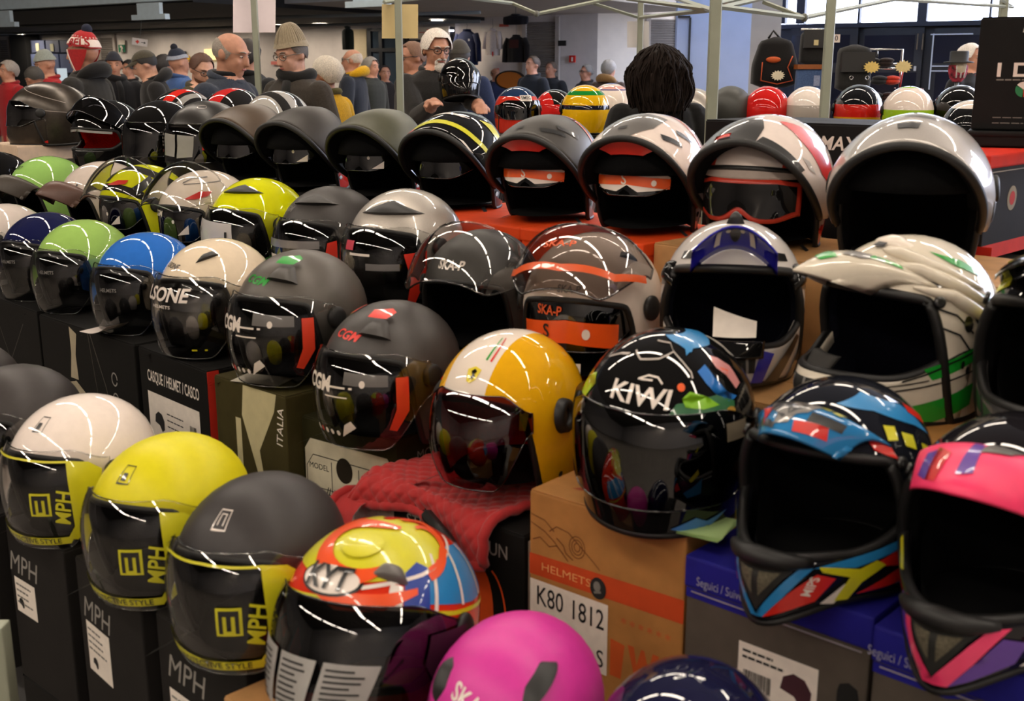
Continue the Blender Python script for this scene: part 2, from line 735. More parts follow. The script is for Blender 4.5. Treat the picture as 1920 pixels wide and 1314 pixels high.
wallbox('floor', -20, 20, -10, 32, -.1, 0, M_FLOOR)
wallbox('ceiling', -20, 20, -10, 32, 7.0, 7.1, M_CEIL)
wallbox('wall_left', -20.2, -20, -10, 32, 0, 7, M_WALLG)
wallbox('wall_right', 20, 20.2, -10, 32, 0, 7, M_WALLG)
wallbox('wall_front', -20, 20, -10.2, -10, 0, 7, M_WALLG)
wallbox('wall_back', -20, 20, 30, 30.2, 0, 7, M_WALL)

M_TUBE = emit('tube_light', (255, 240, 222), LAMP)
M_HOUS = plain((200, 196, 188), .5)
# the lamps hang in rows that run parallel to the stall (towards back left); q is measured towards the visitors' side
nl = 0
for q in [-12.5, -7.6, -2.7, 2.2, 7.1]:
    for i in range(7):
        u = -9.5 + i * 3.3 + (.6 if q in (-7.6, 2.2) else 0)
        x, y = -.7071 * q - .7071 * u, -.7071 * q + .7071 * u
        if not (-19 < x < 19 and -9.5 < y < 29): continue
        L = empty('ceiling_light', (x, y, 5.5), R(135), 'long white fluorescent tube lamp hanging in a row under the hall ceiling', 'lamp', 'rows of hanging tube lamps')
        obj('lamp_housing', boxvf(3.1, .26, .07, 0, 0, .05), M_HOUS, L, False)
        obj('lamp_tube', boxvf(2.95 if i % 2 else 2.6, .18, .05, 0, 0, 0), M_TUBE, L, False)

# ------------------------------------------------------------------ boxes
def face_art(o, w, d, hgt, face, vf, m, name, u=0, v=0, off=.0006, rot=0):
    """print on a box side; u from the middle, v from the bottom (top face: u, v from the middle)"""
    V = [Vector(p) for p in vf[0]]
    if rot:
        c, s = cos(R(rot)), sin(R(rot))
        V = [Vector((p.x * c - p.y * s, p.x * s + p.y * c, 0)) for p in V]
    if face == 'front': V = [Vector((u + p.x, -d / 2 - off, v + p.y)) for p in V]
    elif face == 'right': V = [Vector((w / 2 + off, u + p.x, v + p.y)) for p in V]
    elif face == 'left': V = [Vector((-w / 2 - off, u - p.x, v + p.y)) for p in V]
    else: V = [Vector((u + p.x, v + p.y, hgt + off)) for p in V]
    p_ = obj(name, (V, vf[1]), m, o, False)
    if len(vf[1]) > 1: p_['kind'] = 'stuff'          # lettering, small print: flat ink, not separate pieces
    return p_


class Box:
    """A cardboard box whose upper front edge runs from pixel a to pixel b at height hb below the lens."""
    def __init__(s, name, label, a, b, hb, depth, hgt, m, lid=None, lid_m=None, group=None, cat='box', gap=.004):
        A = at_z(a[0], a[1], HC - hb)
        B = at_z(b[0], b[1], HC - hb)
        s.w = (B - A).length - gap
        s.d, s.h = depth, hgt
        yaw = math.atan2(B.y - A.y, B.x - A.x)
        n = Vector((-sin(yaw), cos(yaw), 0))
        c = (A + B) / 2 + n * depth / 2
        c.z = HC - hb - hgt
        s.build(name, label, c, yaw, m, lid, lid_m, group, cat)

    def build(s, name, label, c, yaw, m, lid=None, lid_m=None, group=None, cat='box'):
        s.o = bevbox(name, s.w, s.d, s.h, m, None, .0035)
        s.o.location = c
        s.o.rotation_euler = (0, 0, yaw)
        tag(s.o, label, cat, group)
        if lid:
            bm = bmesh.new()
            l = bevbox('lid', s.w + .006, s.d + .006, lid, lid_m or m, s.o, .004, (0, 0, s.h - lid + .001))
            s.lid = l
        else:
            # closing flaps: two leaves meeting in the middle of the top
            for k in (-1, 1):
                bevbox('flap', s.w - .004, s.d / 2 - .003, .0025, m, s.o, .0008, (0, k * s.d / 4, s.h), 1)

    def art(s, face, vf, m, name, u=0, v=0, **k):
        return face_art(s.o, s.w, s.d, s.h, face, vf, m, name, u, v, **k)

    def text(s, face, body, size, m, u, v, bold=.0, shear=0, sx=1, rot=0, name='lettering', **k):
        return s.art(face, text_vf(body, size, bold, shear, sx=sx), m, name, u, v, rot=rot, **k)


class Box2(Box):
    """box given by its centre, yaw and size"""
    def __init__(s, name, label, x, y, ztop, yaw, w, d, hgt, m, **k):
        s.w, s.d, s.h = w, d, hgt
        s.build(name, label, Vector((x, y, ztop - hgt)), R(yaw), m, **k)


KB = card((30, 28, 27))
KB2 = card((20, 19, 18))
BROWN = card((168, 116, 62))
BROWN2 = card((176, 132, 84))
PAPER = plain((226, 216, 205), .75)
INK = plain((24, 22, 22), .8)
GREYINK = plain((120, 116, 110), .8)
LOGOG = plain((140, 136, 130), .6)
REDP = plain((196, 40, 24), .6)
ORANGEP = plain((214, 78, 22), .6)


def rows_poly(x0, y0, x1, n, lh, th, seed=1, full=.9):
    """lines of small print, as bars broken into words"""
    rnd = random.Random(seed)
    out = []
    for i in range(n):
        x = x0
        end = x0 + (x1 - x0) * rnd.uniform(full - .3, full)
        while x < end:
            l = min(rnd.uniform(.1, .22) * (x1 - x0), end - x)
            out.append(rect_poly(x, y0 - i * lh - th, x + l * .85, y0 - i * lh))
            x += l
    return out


def barcode(x0, y0, w, h, seed=3, n=22):
    rnd = random.Random(seed)
    out = []
    x = x0
    while x < x0 + w:
        l = rnd.choice((1, 1, 2, 3)) * w / (n * 3)
        out.append(rect_poly(x, y0, min(x + l, x0 + w), y0 + h))
        x += l + rnd.choice((1, 1, 2)) * w / (n * 3)
    return out


def helm_icon(cx, cy, s):
    return [[(cx - .5 * s, cy - .1 * s), (cx - .42 * s, cy + .3 * s), (cx - .1 * s, cy + .5 * s), (cx + .25 * s, cy + .42 * s), (cx + .48 * s, cy + .1 * s),
             (cx + .45 * s, cy - .35 * s), (cx + .2 * s, cy - .5 * s), (cx - .05 * s, cy - .2 * s)]]


# --- front row: slim black boxes with a light logo and a white sticker on the front
mph = [((-40, 980), (118, 1035), .85, 'front'), ((139, 1045), (264, 1139), .85, 'mid'), ((290, 1143), (462, 1258), .85, 'near')]
mlab = ['black carton with a small white sticker under the white helmet with yellow framed visor',
        'black carton with a tall white sticker under the plain yellow helmet',
        'black carton with sticker at its lower edge under the matte black helmet']
for i, (a, b, hb, _) in enumerate([((8, 974), (119, 1036), .864, 0), ((139, 1043), (264, 1139), .864, 0), ((290, 1146), (462, 1258), .864, 0)]):
    bx = Box('helmet_box', mlab[i], a, b, hb, .29, .34, KB, group='black cartons of the front row')
    ux = (-.06, -.06, -.05)[i]
    bx.text('front', 'MPH', .062, LOGOG, ux, .34 - (.085, .09, .085)[i], .0, .25, sx=.95)
    pw, ph_ = ((.085, .075), (.10, .10), (.11, .11))[i]
    y1 = .34 - (.115, .115, .125)[i]
    bx.art('front', poly_vf(rect_poly(ux - pw / 2, y1 - ph_, ux + pw / 2, y1)), PAPER, 'sticker')
    bx.art('front', poly_vf(*rows_poly(ux - pw / 2 + .006, y1 - .012, ux + pw / 2 - .006, 4, .013, .004, i)), GREYINK, 'small_print', off=.0011)
    bx.art('front', poly_vf(*helm_icon(ux - .02, y1 - ph_ + .022, .022)), INK, 'small_print', off=.0011)
    # the second layer of cartons below
    M2 = bx.o.matrix_basis
    low = Box2('helmet_box', ['black carton in the lower layer with a short white bar printed on it', 'plain black carton in the lower layer below the yellow helmet', 'plain black carton in the lower layer below the matte black helmet'][i],
               0, 0, 1, 0, bx.w, .29, bx.o.location.z - .004, KB2, group='black cartons of the lower layer')
    low.o.location = (bx.o.location.x, bx.o.location.y, 0)
    low.o.rotation_euler = bx.o.rotation_euler
    if i == 0:
        low.art('front', poly_vf(rect_poly(.02, .18, .03, .24)), PAPER, 'print')
        low.art('front', poly_vf(*rows_poly(-.05, .17, .04, 1, .01, .006, 4)), GREYINK, 'small_print')

# --- third row boxes, left to right
b = Box('helmet_box', 'black carton with pale torn scuffs and round symbols, under the light green helmet', (72, 590), (252, 648), .66, .28, .32, KB2)
b.art('front', poly_vf([(-.085, .315), (-.045, .30), (-.06, .24), (-.055, .17), (-.10, .17), (-.085, .24)], [(-.13, .15), (-.07, .165), (-.02, .14), (-.05, .10), (-.06, .03), (-.075, .03), (-.085, .10)]), card((168, 156, 132)), 'torn_paper')
b.art('front', poly_vf(stroke([(.03, .32), (.10, .18), (.15, .02)], .003), stroke([(.02, .32), (.06, .1), (.12, .0)], .002)), card((80, 76, 70)), 'print')
for k in range(3):
    b.art('front', poly_vf(stroke(ell_poly(.15, .21 - .055 * k, .014, .017, 16)[:], .004)), LOGOG, 'print')
b = Box('helmet_box', 'black carton lettered casque helmet casco with a white label and red edge', (258, 649), (388, 698), .66, .28, .32, KB2)
b.text('front', 'CASQUE / HELMET / CASCO', .040, PAPER, .0, .255, .012, sx=.52)
b.art('front', poly_vf(rect_poly(-.135, .06, .125, .215)), PAPER, 'label')
b.art('front', poly_vf(*helm_icon(-.08, .145, .05), *barcode(.05, .065, .06, .03, 2), *rows_poly(-.04, .175, .06, 5, .016, .003, 6), *barcode(.075, .12, .03, .05, 5, 8)), INK, 'small_print', off=.0011)
b.art('right', poly_vf([(-.14, 0), (-.02, 0), (-.10, .12), (-.11, .32), (-.14, .32)]), REDP, 'red_edge')
b = Box('helmet_box', 'olive brown carton with cream diagonal bands and the word italia', (400, 704), (536, 746), .66, .26, .34, card((62, 56, 30)))
b.art('front', poly_vf([(-.02, .34), (.10, .34), (.09, .30), (.03, .2), (.07, .0), (.02, .0), (.03, .12), (-.03, .27)], rect_poly(-.055, 0, -.035, .26)), card((190, 180, 140)), 'print')
b.text('front', 'ITALIA', .03, PAPER, .11, .27, rot=84)
b = Box('helmet_box', 'olive carton with a large cream label with handwriting and a helmet drawing', (564, 780), (744, 827), .71, .25, .34, card((44, 42, 22)))
lab = [(-.13 + .02 * (1 - cos(t)), .29 + .02 * sin(t) - .02) for t in [pi / 2 * k / 5 for k in range(6)]]
LU = .022
b.art('front', poly_vf(rect_poly(-.13, .0, .13, .25 + LU), [(-.13, .25 + LU), (.13, .25 + LU), (.112, .275 + LU), (-.112, .275 + LU)]), card((204, 196, 172)), 'label')
b.art('front', poly_vf(stroke([(-.125, 0), (-.125, .235), (-.105, .262), (.10, .262), (.122, .24)], .002), stroke([(-.05, .0), (-.05, .255)], .002), stroke([(.03, 0), (.03, .255)], .002), stroke([(-.12, .19), (.12, .19)], .002)), INK, 'small_print', off=.0011)
b.text('front', 'MODEL', .018, INK, -.088, .215 + LU, off=.0011)
b.art('front', poly_vf(ell_poly(-.012, .222 + LU, .024, .028)), card((40, 34, 26)), 'helmet_drawing', off=.0011)
b.text('front', 'ILLINOIS', .026, INK, -.02, .16 + LU, rot=-6, shear=.2, off=.0011)
b.text('front', 'ROSSO', .026, INK, -.01, .125 + LU, rot=-8, shear=.2, off=.0011)
b.text('front', 'M', .026, INK, .0, .09, shear=.2, off=.0011)
b.art('front', poly_vf(*[stroke([(.045 + .012 * k, .205 + .012 * ((k * 7) % 3)), (.055 + .012 * k, .235 - .01 * (k % 2)), (.06 + .012 * k, .21)], .004) for k in range(5)], stroke([(.04, .225), (.11, .215)], .004), stroke([(.05, .245), (.06, .20)], .003)), INK, 'handwriting', off=.0011)
b.text('right', 'MOTO', .03, LOGOG, -.02, .29)
bm_ = b

# carton under the yellow helmet: black with orange discs and the tail of a slogan
b = Box('helmet_box', 'black carton with orange discs and curved lettering under the red padded cloth', (735, 925), (985, 1008), .77, .26, .30, KB2)
b.art('front', poly_vf(ell_poly(-.08, .15, .07, .085), ell_poly(.055, .135, .035, .085)), ORANGEP, 'orange_disc')
b.art('front', poly_vf(stroke(ell_poly(.075, .12, .045, .1, 14, -1.2, 1.5), .004)), ORANGEP, 'orange_ring', off=.0011)
b.art('front', poly_vf(ell_poly(-.095, .21, .022, .02)), card((150, 140, 110)), 'small_picture', off=.0011)
b.text('front', 'STREETS FOR FUN', .036, LOGOG, .0, .258, .004, sx=.85)
b.art('right', poly_vf(rect_poly(-.12, .0, .12, .29)), card((205, 196, 184)), 'white_side')
dd = b

# brown carton with the big size label
b = Box('helmet_box', 'brown printed carton with a white label reading K80 1812', (992, 918), (1290, 1008), .68, .27, .34, BROWN)
kb = b
b.art('front', poly_vf([(-b.w / 2, .228), (b.w / 2, .236), (b.w / 2, .196), (-b.w / 2, .190)]), card((192, 70, 30)), 'red_band')
b.text('front', 'HELMETS', .020, card((214, 150, 96)), -.075, .209, off=.0011, sx=1.3)
b.text('front', '* * * * * *', .024, card((192, 70, 30)), .085, .160, off=.0009)
b.art('front', poly_vf(ell_poly(-.008, .206, .016, .019)), INK, 'round_emblem', off=.0016)
b.art('front', poly_vf(ell_poly(-.010, .209, .007, .009), stroke([(-.016, .197), (-.002, .201)], .004)), GREYINK, 'round_emblem', off=.002)
b.art('front', poly_vf(rect_poly(-b.w / 2 + .002, .055, .012, .182)), PAPER, 'label', off=.0009)
b.text('front', 'K80', .050, INK, -.108, .153, .004, off=.0016, sx=.72)
b.text('front', '1812', .050, INK, -.030, .150, .004, off=.0016, sx=.72)
b.text('front', 'S', .044, INK, -.002, .080, .004, off=.0016, sx=.8)
b.art('front', poly_vf([(.018, .06), (.040, .06), (.046, .122), (.018, .126)], [(.052, .126), (.070, .06), (.082, .10), (.094, .06), (.112, .126), (.100, .126), (.093, .095), (.084, .126), (.078, .126), (.070, .095), (.064, .126)], [(.112, .06), (.14, .08), (.13, .11), (.115, .115)]), card((192, 84, 36)), 'print')
sk = card((112, 72, 36))
for P in ([(-.15, .30), (-.12, .295), (-.10, .28)], [(-.15, .285), (-.12, .275), (-.10, .262), (-.07, .235)], [(-.11, .278), (-.095, .29), (-.07, .286), (-.045, .268), (-.02, .25), (-.005, .238)],
          [(-.145, .255), (-.13, .262), (-.11, .25), (-.095, .256), (-.08, .245)], [(-.095, .27), (-.08, .26), (-.075, .248), (-.06, .24)]):
    b.art('front', poly_vf(stroke(P, .0018)), sk, 'line_drawing', off=.0014)
for r_ in (.016, .011, .006):
    b.art('front', poly_vf(stroke([(-.052 + r_ * cos(t), .265 + r_ * 1.2 * sin(t)) for t in [k * pi / 7 for k in range(15)]], .0014)), sk, 'line_drawing', off=.0014)
b.art('top', poly_vf([(-.08, -.12), (.0, -.11), (.02, -.08), (-.05, -.09)]), card((150, 64, 40)), 'print', u=-.02, v=.03, off=.0036)

# blue lidded grey boxes at the right
BLUE = card((30, 28, 130))
GREY = card((82, 74, 66))
for i, (a, c, lab_) in enumerate([((1288, 1040), (1640, 1158), 'grey carton with blue lid and barcode sticker beside the brown carton'), ((1641, 1172), (2010, 1300), 'grey carton with blue lid at the right edge of the front')]):
    b = Box('helmet_box', lab_, a, c, .70, .29, .36, GREY, .05, BLUE, group='blue lidded cartons')
    b.art('front', poly_vf(rect_poly(-b.w / 2 + .01, .305, b.w / 2 - .01, .3075)), card((150, 142, 150)), 'white_line', off=.0036)
    b.text('front', 'Seguici / Suivez / segnici', .020, card((150, 148, 170)), -.06, .325, off=.0042, sx=.7)
    b.art('front', poly_vf([(-b.w / 2, .31), (.02, .31), (-.02, .295), (-b.w / 2, .295)]), BLUE, 'print', off=.001)
    b.art('front', poly_vf(rect_poly(-.052, .05, .075, .255) if i == 0 else rect_poly(.1, .0, .14, .2)), PAPER, 'barcode_sticker')
    if i == 0:
        b.art('front', poly_vf(*barcode(-.042, .185, .045, .028, 4), *barcode(-.042, .145, .09, .028, 6), *rows_poly(-.045, .245, .03, 2, .01, .004, 8)), INK, 'small_print', off=.0011)
        b.text('front', 'XL', .022, INK, -.02, .12, .002, off=.0011)
        b.art('front', poly_vf(*helm_icon(.043, .21, .05)), card((70, 40, 48)), 'helmet_drawing', off=.0011)
    # hand hole: a flat patch, the shade of the recess put into its colour
    p = ell_poly(.12, .16, .016, .017, 12, 0, pi) + [(.104, .10), (.136, .10)][0:0]
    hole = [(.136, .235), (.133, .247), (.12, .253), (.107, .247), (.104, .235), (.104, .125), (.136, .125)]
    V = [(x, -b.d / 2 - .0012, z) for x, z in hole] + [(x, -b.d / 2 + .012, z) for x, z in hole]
    b.art('front', poly_vf(hole), mat('hole_shade', (12, 10, 9), .9), 'hand_hole', off=.0009)

# --- rows of boxes laid out along the stand: u runs along the rows, q towards the visitors
def row_box(label, u0, u1, qf, ztop, depth, hgt, m, group=None, **k):
    qc, uc = qf - depth / 2, (u0 + u1) / 2
    return Box2('helmet_box', label, -.7071 * (qc + uc), .7071 * (uc - qc), ztop, -45, u1 - u0 - .006, depth, hgt, m, group=group, **k)


row_box('brown carton under the red and yellow racing helmet', 1.02, 1.34, -.74, HC - .885, .29, .30, BROWN2)
row_box('dark carton under the pink helmet', .70, 1.02, -.78, HC - .91, .29, .30, KB2)
row_box('dark carton under the navy helmet at the lower edge', .38, .70, -.82, HC - .91, .29, .30, KB2)
row_box('black carton far left of the front row under the grey helmets', 2.22, 2.50, -.74, HC - .864, .29, .34, KB, 'black cartons of the front row')
row_box('black carton at the left end of the front row under the rearmost grey helmet', 2.52, 2.86, -.74, HC - .864, .29, .34, KB, 'black cartons of the front row')
b = row_box('black glossy carton with angular facets, far left behind the dark helmets', 3.16, 3.66, -1.25, HC - .66, .29, .30, KB2)
b.art('front', poly_vf(stroke([(-.10, .30), (.02, .12), (.0, .0)], .003), stroke([(.02, .12), (.14, .25)], .003)), card((70, 66, 62)), 'print')

ORB = card((214, 66, 12))
Z2 = HC - .549
for u0, u1, lab_, m_, g in [(3.95, 4.30, 'black carton under the dark peaked helmet', KB2, 1), (3.60, 3.95, 'black carton under the light green peaked helmet', KB2, 1), (3.27, 3.60, 'black carton under the yellow and grey helmet', KB2, 1),
                       (2.93, 3.27, 'black carton under the white helmet with red fin', KB2, 1), (2.60, 2.93, 'black carton under the fluorescent yellow helmet', KB2, 1), (2.26, 2.60, 'black carton under the matte anthracite helmet', KB2, 1),
                       (1.93, 2.26, 'black carton under the silver helmet', KB2, 1), (1.60, 1.93, 'black carton under the dark helmet with raised clear visor', KB2, 1),
                       (1.29, 1.60, 'bright red carton under the white helmet with smoked visor', card((206, 44, 18)), 0), (.96, 1.29, 'brown carton under the white and blue cross helmet', BROWN2, 0),
                       (.60, .96, 'brown carton under the white and green cross helmet', BROWN, 0), (.22, .60, 'brown carton under the black and yellow cross helmet', BROWN, 0)]:
    zz = HC - .597 if lab_.endswith(('raised clear visor', 'smoked visor')) else Z2
    row_box(lab_, u0, u1, -1.60, zz, .30, .27 - (Z2 - zz), m_, 'dark cartons of the second row' if g else None)
Z1 = HC - .364
for u0, u1, lab_, m_, g in [(4.55, 4.90, 'dark carton below the black helmet with red lining', KB2, 1), (4.20, 4.55, 'dark carton under the black helmet with closed visor', KB2, 1), (3.82, 4.20, 'dark carton under the helmet with sticker sheets', KB2, 1),
                       (3.45, 3.82, 'dark carton under the brown flip-up helmet', KB2, 1), (3.08, 3.45, 'dark carton under the matte black flip-up helmet', KB2, 1), (2.70, 3.08, 'dark carton under the olive flip-up helmet', KB2, 1),
                       (2.32, 2.70, 'dark carton under the yellow and black flip-up helmet', KB2, 1)]:
    row_box(lab_, u0, u1, -1.97, Z1, .33, .20, m_, 'dark cartons of the back row')
row_box('orange carton under the graphite flip-up helmet', 1.90, 2.32, -1.93, Z1, .36, .20, ORB, 'orange cartons', lid=.03, lid_m=ORB)
row_box('orange carton under the white and grey flip-up helmet', 1.52, 1.90, -1.93, Z1, .36, .20, ORB, 'orange cartons', lid=.03, lid_m=ORB)
row_box('pale cardboard carton under the white and red flip-up helmet', 1.14, 1.52, -1.96, Z1, .33, .20, BROWN2)
row_box('pale cardboard carton under the silver flip-up helmet', .60, 1.14, -1.96, Z1, .33, .20, BROWN2)

row_box('white carton under the carbon helmet at the far left', 4.91, 5.28, -1.93, HC - .303, .36, .255, card((216, 190, 165)))

# --- stepped stand, hidden under black cloth, that carries the rows
st = empty('display_stand', (0, 0, 0), R(-45), 'stepped stand draped in black cloth that carries the rows of boxes', 'stand')
MC = cloth((15, 14, 14))
steps = [(-2.44, -1.94, Z1 - .205, .35, 5.4), (-1.925, -1.62, Z2 - .275, .2, 4.4)]
bpy.context.view_layer.update()
for o in list(COL.objects):
    if o.name.startswith('helmet_box') and o.location.z > .15:
        cs = [o.matrix_basis @ Vector(c) for c in o.bound_box]
        qs = [-(c.x + c.y) * .7071 for c in cs]
        us = [(c.y - c.x) * .7071 for c in cs]
        if min(qs) > -1.70 and o.location.z < .75 and (max(qs) < -1.2 or o.location.z > .2):
            if max(qs) > -1.0 and o['label'].find('sticker') > 0: continue
            steps.append((max(min(qs) + .03, -1.57), max(qs) - .05, o.location.z - .004, min(us) + .05, max(us) - .05))
for q0, q1, zt, u0, u1 in steps:
    # in the stand's own axes x runs along the row (-u), y points away from the visitors (-q)
    V, F = boxvf(u1 - u0, q1 - q0, zt, -(u0 + u1) / 2, -(q0 + q1) / 2, 0)
    obj('step', (V, F), MC, st, False)
# ------------------------------------------------------------------ painted shells
def striped(key, base, layers, gloss=True):
    """coat paint with hard edged bands in the helmet's own coordinates: (axis, lo, hi, colour)"""
    m = (glossy if gloss else matte)(base).copy()
    m.name = key
    nt = m.node_tree
    b = nt.nodes['Principled BSDF']
    tc = nt.nodes.new('ShaderNodeTexCoord')
    sp = nt.nodes.new('ShaderNodeSeparateXYZ')
    nt.links.new(tc.outputs['Object'], sp.inputs[0])
    cur = b.inputs['Base Color'].links[0].from_socket
    for ax, lo, hi, c in layers:
        if ax == 'R':       # distance from the middle line, growing to the rear
            src = nt.nodes.new('ShaderNodeMath'); src.operation = 'ABSOLUTE'
            nt.links.new(sp.outputs[0], src.inputs[0]); s = src.outputs[0]
        elif ax == 'D':     # slanted bands
            src = nt.nodes.new('ShaderNodeMath'); src.operation = 'MULTIPLY_ADD'; src.inputs[1].default_value = .6
            nt.links.new(sp.outputs[1], src.inputs[0]); nt.links.new(sp.outputs[2], src.inputs[2]); s = src.outputs[0]
        else:
            s = sp.outputs['XYZ'.index(ax)]
        g = nt.nodes.new('ShaderNodeMath'); g.operation = 'GREATER_THAN'; g.inputs[1].default_value = lo
        l = nt.nodes.new('ShaderNodeMath'); l.operation = 'LESS_THAN'; l.inputs[1].default_value = hi
        a = nt.nodes.new('ShaderNodeMath'); a.operation = 'MULTIPLY'
        nt.links.new(s, g.inputs[0]); nt.links.new(s, l.inputs[0])
        nt.links.new(g.outputs[0], a.inputs[0]); nt.links.new(l.outputs[0], a.inputs[1])
        mx = nt.nodes.new('ShaderNodeMixRGB')
        mx.inputs[2].default_value = lin(c)
        nt.links.new(a.outputs[0], mx.inputs[0]); nt.links.new(cur, mx.inputs[1])
        cur = mx.outputs[0]
    nt.links.new(cur, b.inputs['Base Color'])
    return m


def ink(col):
    return mat('ink_%d_%d_%d' % col, col, .35, coat=.6, coat_rough=.03, nv=.03)


WHITE_I, BLACK_I = ink((228, 216, 206)), ink((18, 17, 17))
YEL_I, RED_I, ORA_I = ink((206, 200, 30)), ink((206, 34, 22)), ink((226, 88, 30))
GREEN_I, BLUE_I, LBLUE_I = ink((24, 150, 44)), ink((30, 30, 150)), ink((40, 130, 190))
GREY_I, PINK_I, PURP_I = ink((120, 116, 112)), ink((240, 60, 110)), ink((92, 50, 150))
LIME_I = ink((130, 190, 30))
SHEET = plain((150, 146, 142), .5)


def jet(name, label, px, py, hb, yaw, paint, visor=CLEAR, scale=1, brow=.42, a1=46, a2=70, lining=LIN, vis=None, piv=True, piv_m=None, **k):
    h = Hel(name, label, px, py, hb, yaw, scale, **k)
    h.shell(paint, brow=brow, a1=a1, a2=a2, lining=lining)
    if visor: h.visor(visor, **(vis or {}))
    if piv: h.pivots(piv_m, az=72)
    h.strap()
    return h


def full(name, label, px, py, hb, yaw, paint, visor=DARKV, scale=1, brow=.36, chin=.018, chin_m=None, vis=None, lining=LIN, top=-.30, S=None, piv_m=None, **k):
    h = Hel(name, label, px, py, hb, yaw, scale, S=S or Shell(chin=chin, pk=2, A=.125, Bf=.152), **k)
    h.shell(paint, brow=brow, a1=66, a2=90, lining=lining)
    h.chinbar(chin_m or paint, top=top, inner=lining or LIN)
    if visor:
        v = dict(w=86, lo=-.36, hi=.44, lo_s=-.12, hi_s=.2, off=.005, mid=.6)
        v.update(vis or {})
        h.visor(visor, **v)
    h.pivots(piv_m, az=86, r=.02)
    return h


def flip(name, label, px, py, hb, yaw, shell_m, chin_m, scale=1, drop=.098, red=None, band=None, sunv=DARKV, brow=.36, lining=LIN, top=.22, dark_brow=True, **k):
    """modular helmet with its chin bar swung up over the brow"""
    h = Hel(name, label, px, py, hb, yaw, scale, S=Shell(chin=.022, pk=2, A=.126, Bf=.150, Bb=.165, top=.245), **k)
    h.shell(shell_m, brow=brow, a1=66, a2=92, lining=lining)
    # the raised chin unit: a vault that springs from the pivots, runs over the crown and juts out over the brow
    def unit(a, t, off=0):
        # a: arch angle in radians (0 = top), t: 0 = rear edge on the shell, 1 = front rim
        s_, c_ = sin(a), cos(a)
        k = abs(a) / R(108)
        rim = Vector((.131 * s_, -.168 + .150 * k ** 2.6, drop + .122 * c_))
        root = Vector((.137 * s_, .045 - .035 * k ** 2, .112 + .150 * c_))
        p = root.lerp(rim, t)
        b = .020 * sin(pi * t) * (1 - .6 * k)
        n_ = Vector((s_, -.25 * (t > .5), c_)).normalized()
        return p + n_ * (b + off)
    h.unit = unit
    A = R(108)
    V, F = grid(lambda u, v: unit(-A + 2 * A * u, v), 49, 12)
    V2, F2 = grid(lambda u, v: unit(-A + 2 * A * u, v, -.008), 49, 12)
    K = len(V)
    ring = [i for i in range(49)] + [j * 49 + 48 for j in range(1, 12)] + [11 * 49 + i for i in range(47, -1, -1)] + [j * 49 for j in range(10, 0, -1)]
    FF = list(F) + [tuple(i + K for i in f)[::-1] for f in F] + [(ring[(q + 1) % len(ring)], ring[q], ring[q] + K, ring[(q + 1) % len(ring)] + K) for q in range(len(ring))]
    c = obj('chin_bar', (V + V2, FF), chin_m, h.root)
    obj('chin_trim', tube([unit(-A + 2 * A * i / 48, 1, -.004) for i in range(49)], .0085, 6), RUB, c)
    # deep padded inside of the chin bar: a dark wall set back from the rim
    obj('chin_padding', grid(lambda u, v: unit(-R(88) + 2 * R(88) * u, .97 - .40 * v, -.012 - .034 * sin(pi * v / 2)), 40, 8), LIN, c)
    h.flip_c = c
    if red:
        obj('inner_red_panel', grid(lambda u, v: unit(R(-34 + 68 * u) * (1 - .3 * v), .93, -.018 - .030 * v * (1 - (2 * u - 1) ** 2 * .2)) + Vector((0, -.002, 0)), 16, 6), red, c)
    if dark_brow: obj('brow_cover', h.band_vf(-64, 64, .10, .95, .004, 30, 6, thick=.004), LIN, h.root)
    h.vup, h.vpiv = 0, None
    if sunv:
        h.visor(sunv, w=70, lo=-.26, hi=.33, lo_s=.02, hi_s=.24, off=-.012, mid=.3, edge_r=.002, name='sun_visor')
    if band:
        h.decal(poly_vf([(-54, 5), (-50, -9), (-14, -11), (0, -4), (14, -11), (50, -9), (54, 4), (30, 14), (0, 17), (-30, 15)]), WHITE_I, 'size_sticker', on_visor=True, off=.001)
        h.decal(poly_vf([(-54, 4), (-53, -6), (0, -3.5), (53, -9), (54, 2), (0, 7)]), ORA_I, 'size_sticker', on_visor=True, off=.0018)
        h.text('S', .036, WHITE_I, -4, .03, .01, on_visor=True, off=.0026)
        h.text('SKA-P', .018, ORA_I, 0, .20, .01, on_visor=True, off=.0026)
        h.decal(poly_vf(ell_poly(33, -2, 3.2, 3.2, 16)), WHITE_I, 'round_sticker', on_visor=True, off=.0026)
    h.strap(length=.10)
    h.strap(side=1, length=.08)
    for s in (-1, 1):
        h.decal(poly_vf(ell_poly(s * 88, -38, 3, 3, 12)), CHROME, 'rivet', off=.003)
    h.pivots(az=90, phi=.10, r=.024, off=.018)
    return h


def flip_patch(h, m, *polys, name='graphic', off=.0014):
    """polys in unit coordinates: arch angle in degrees, run 0..1 from the rear edge to the rim"""
    for P in polys:
        g = sliced(poly_vf([(x / 60, y) for x, y in P]), .08)
        V = [h.unit(R(v.x * 60), v.y, off) for v in g[0]]
        o = obj(name, (V, g[1]), m, h.flip_c)
    return o


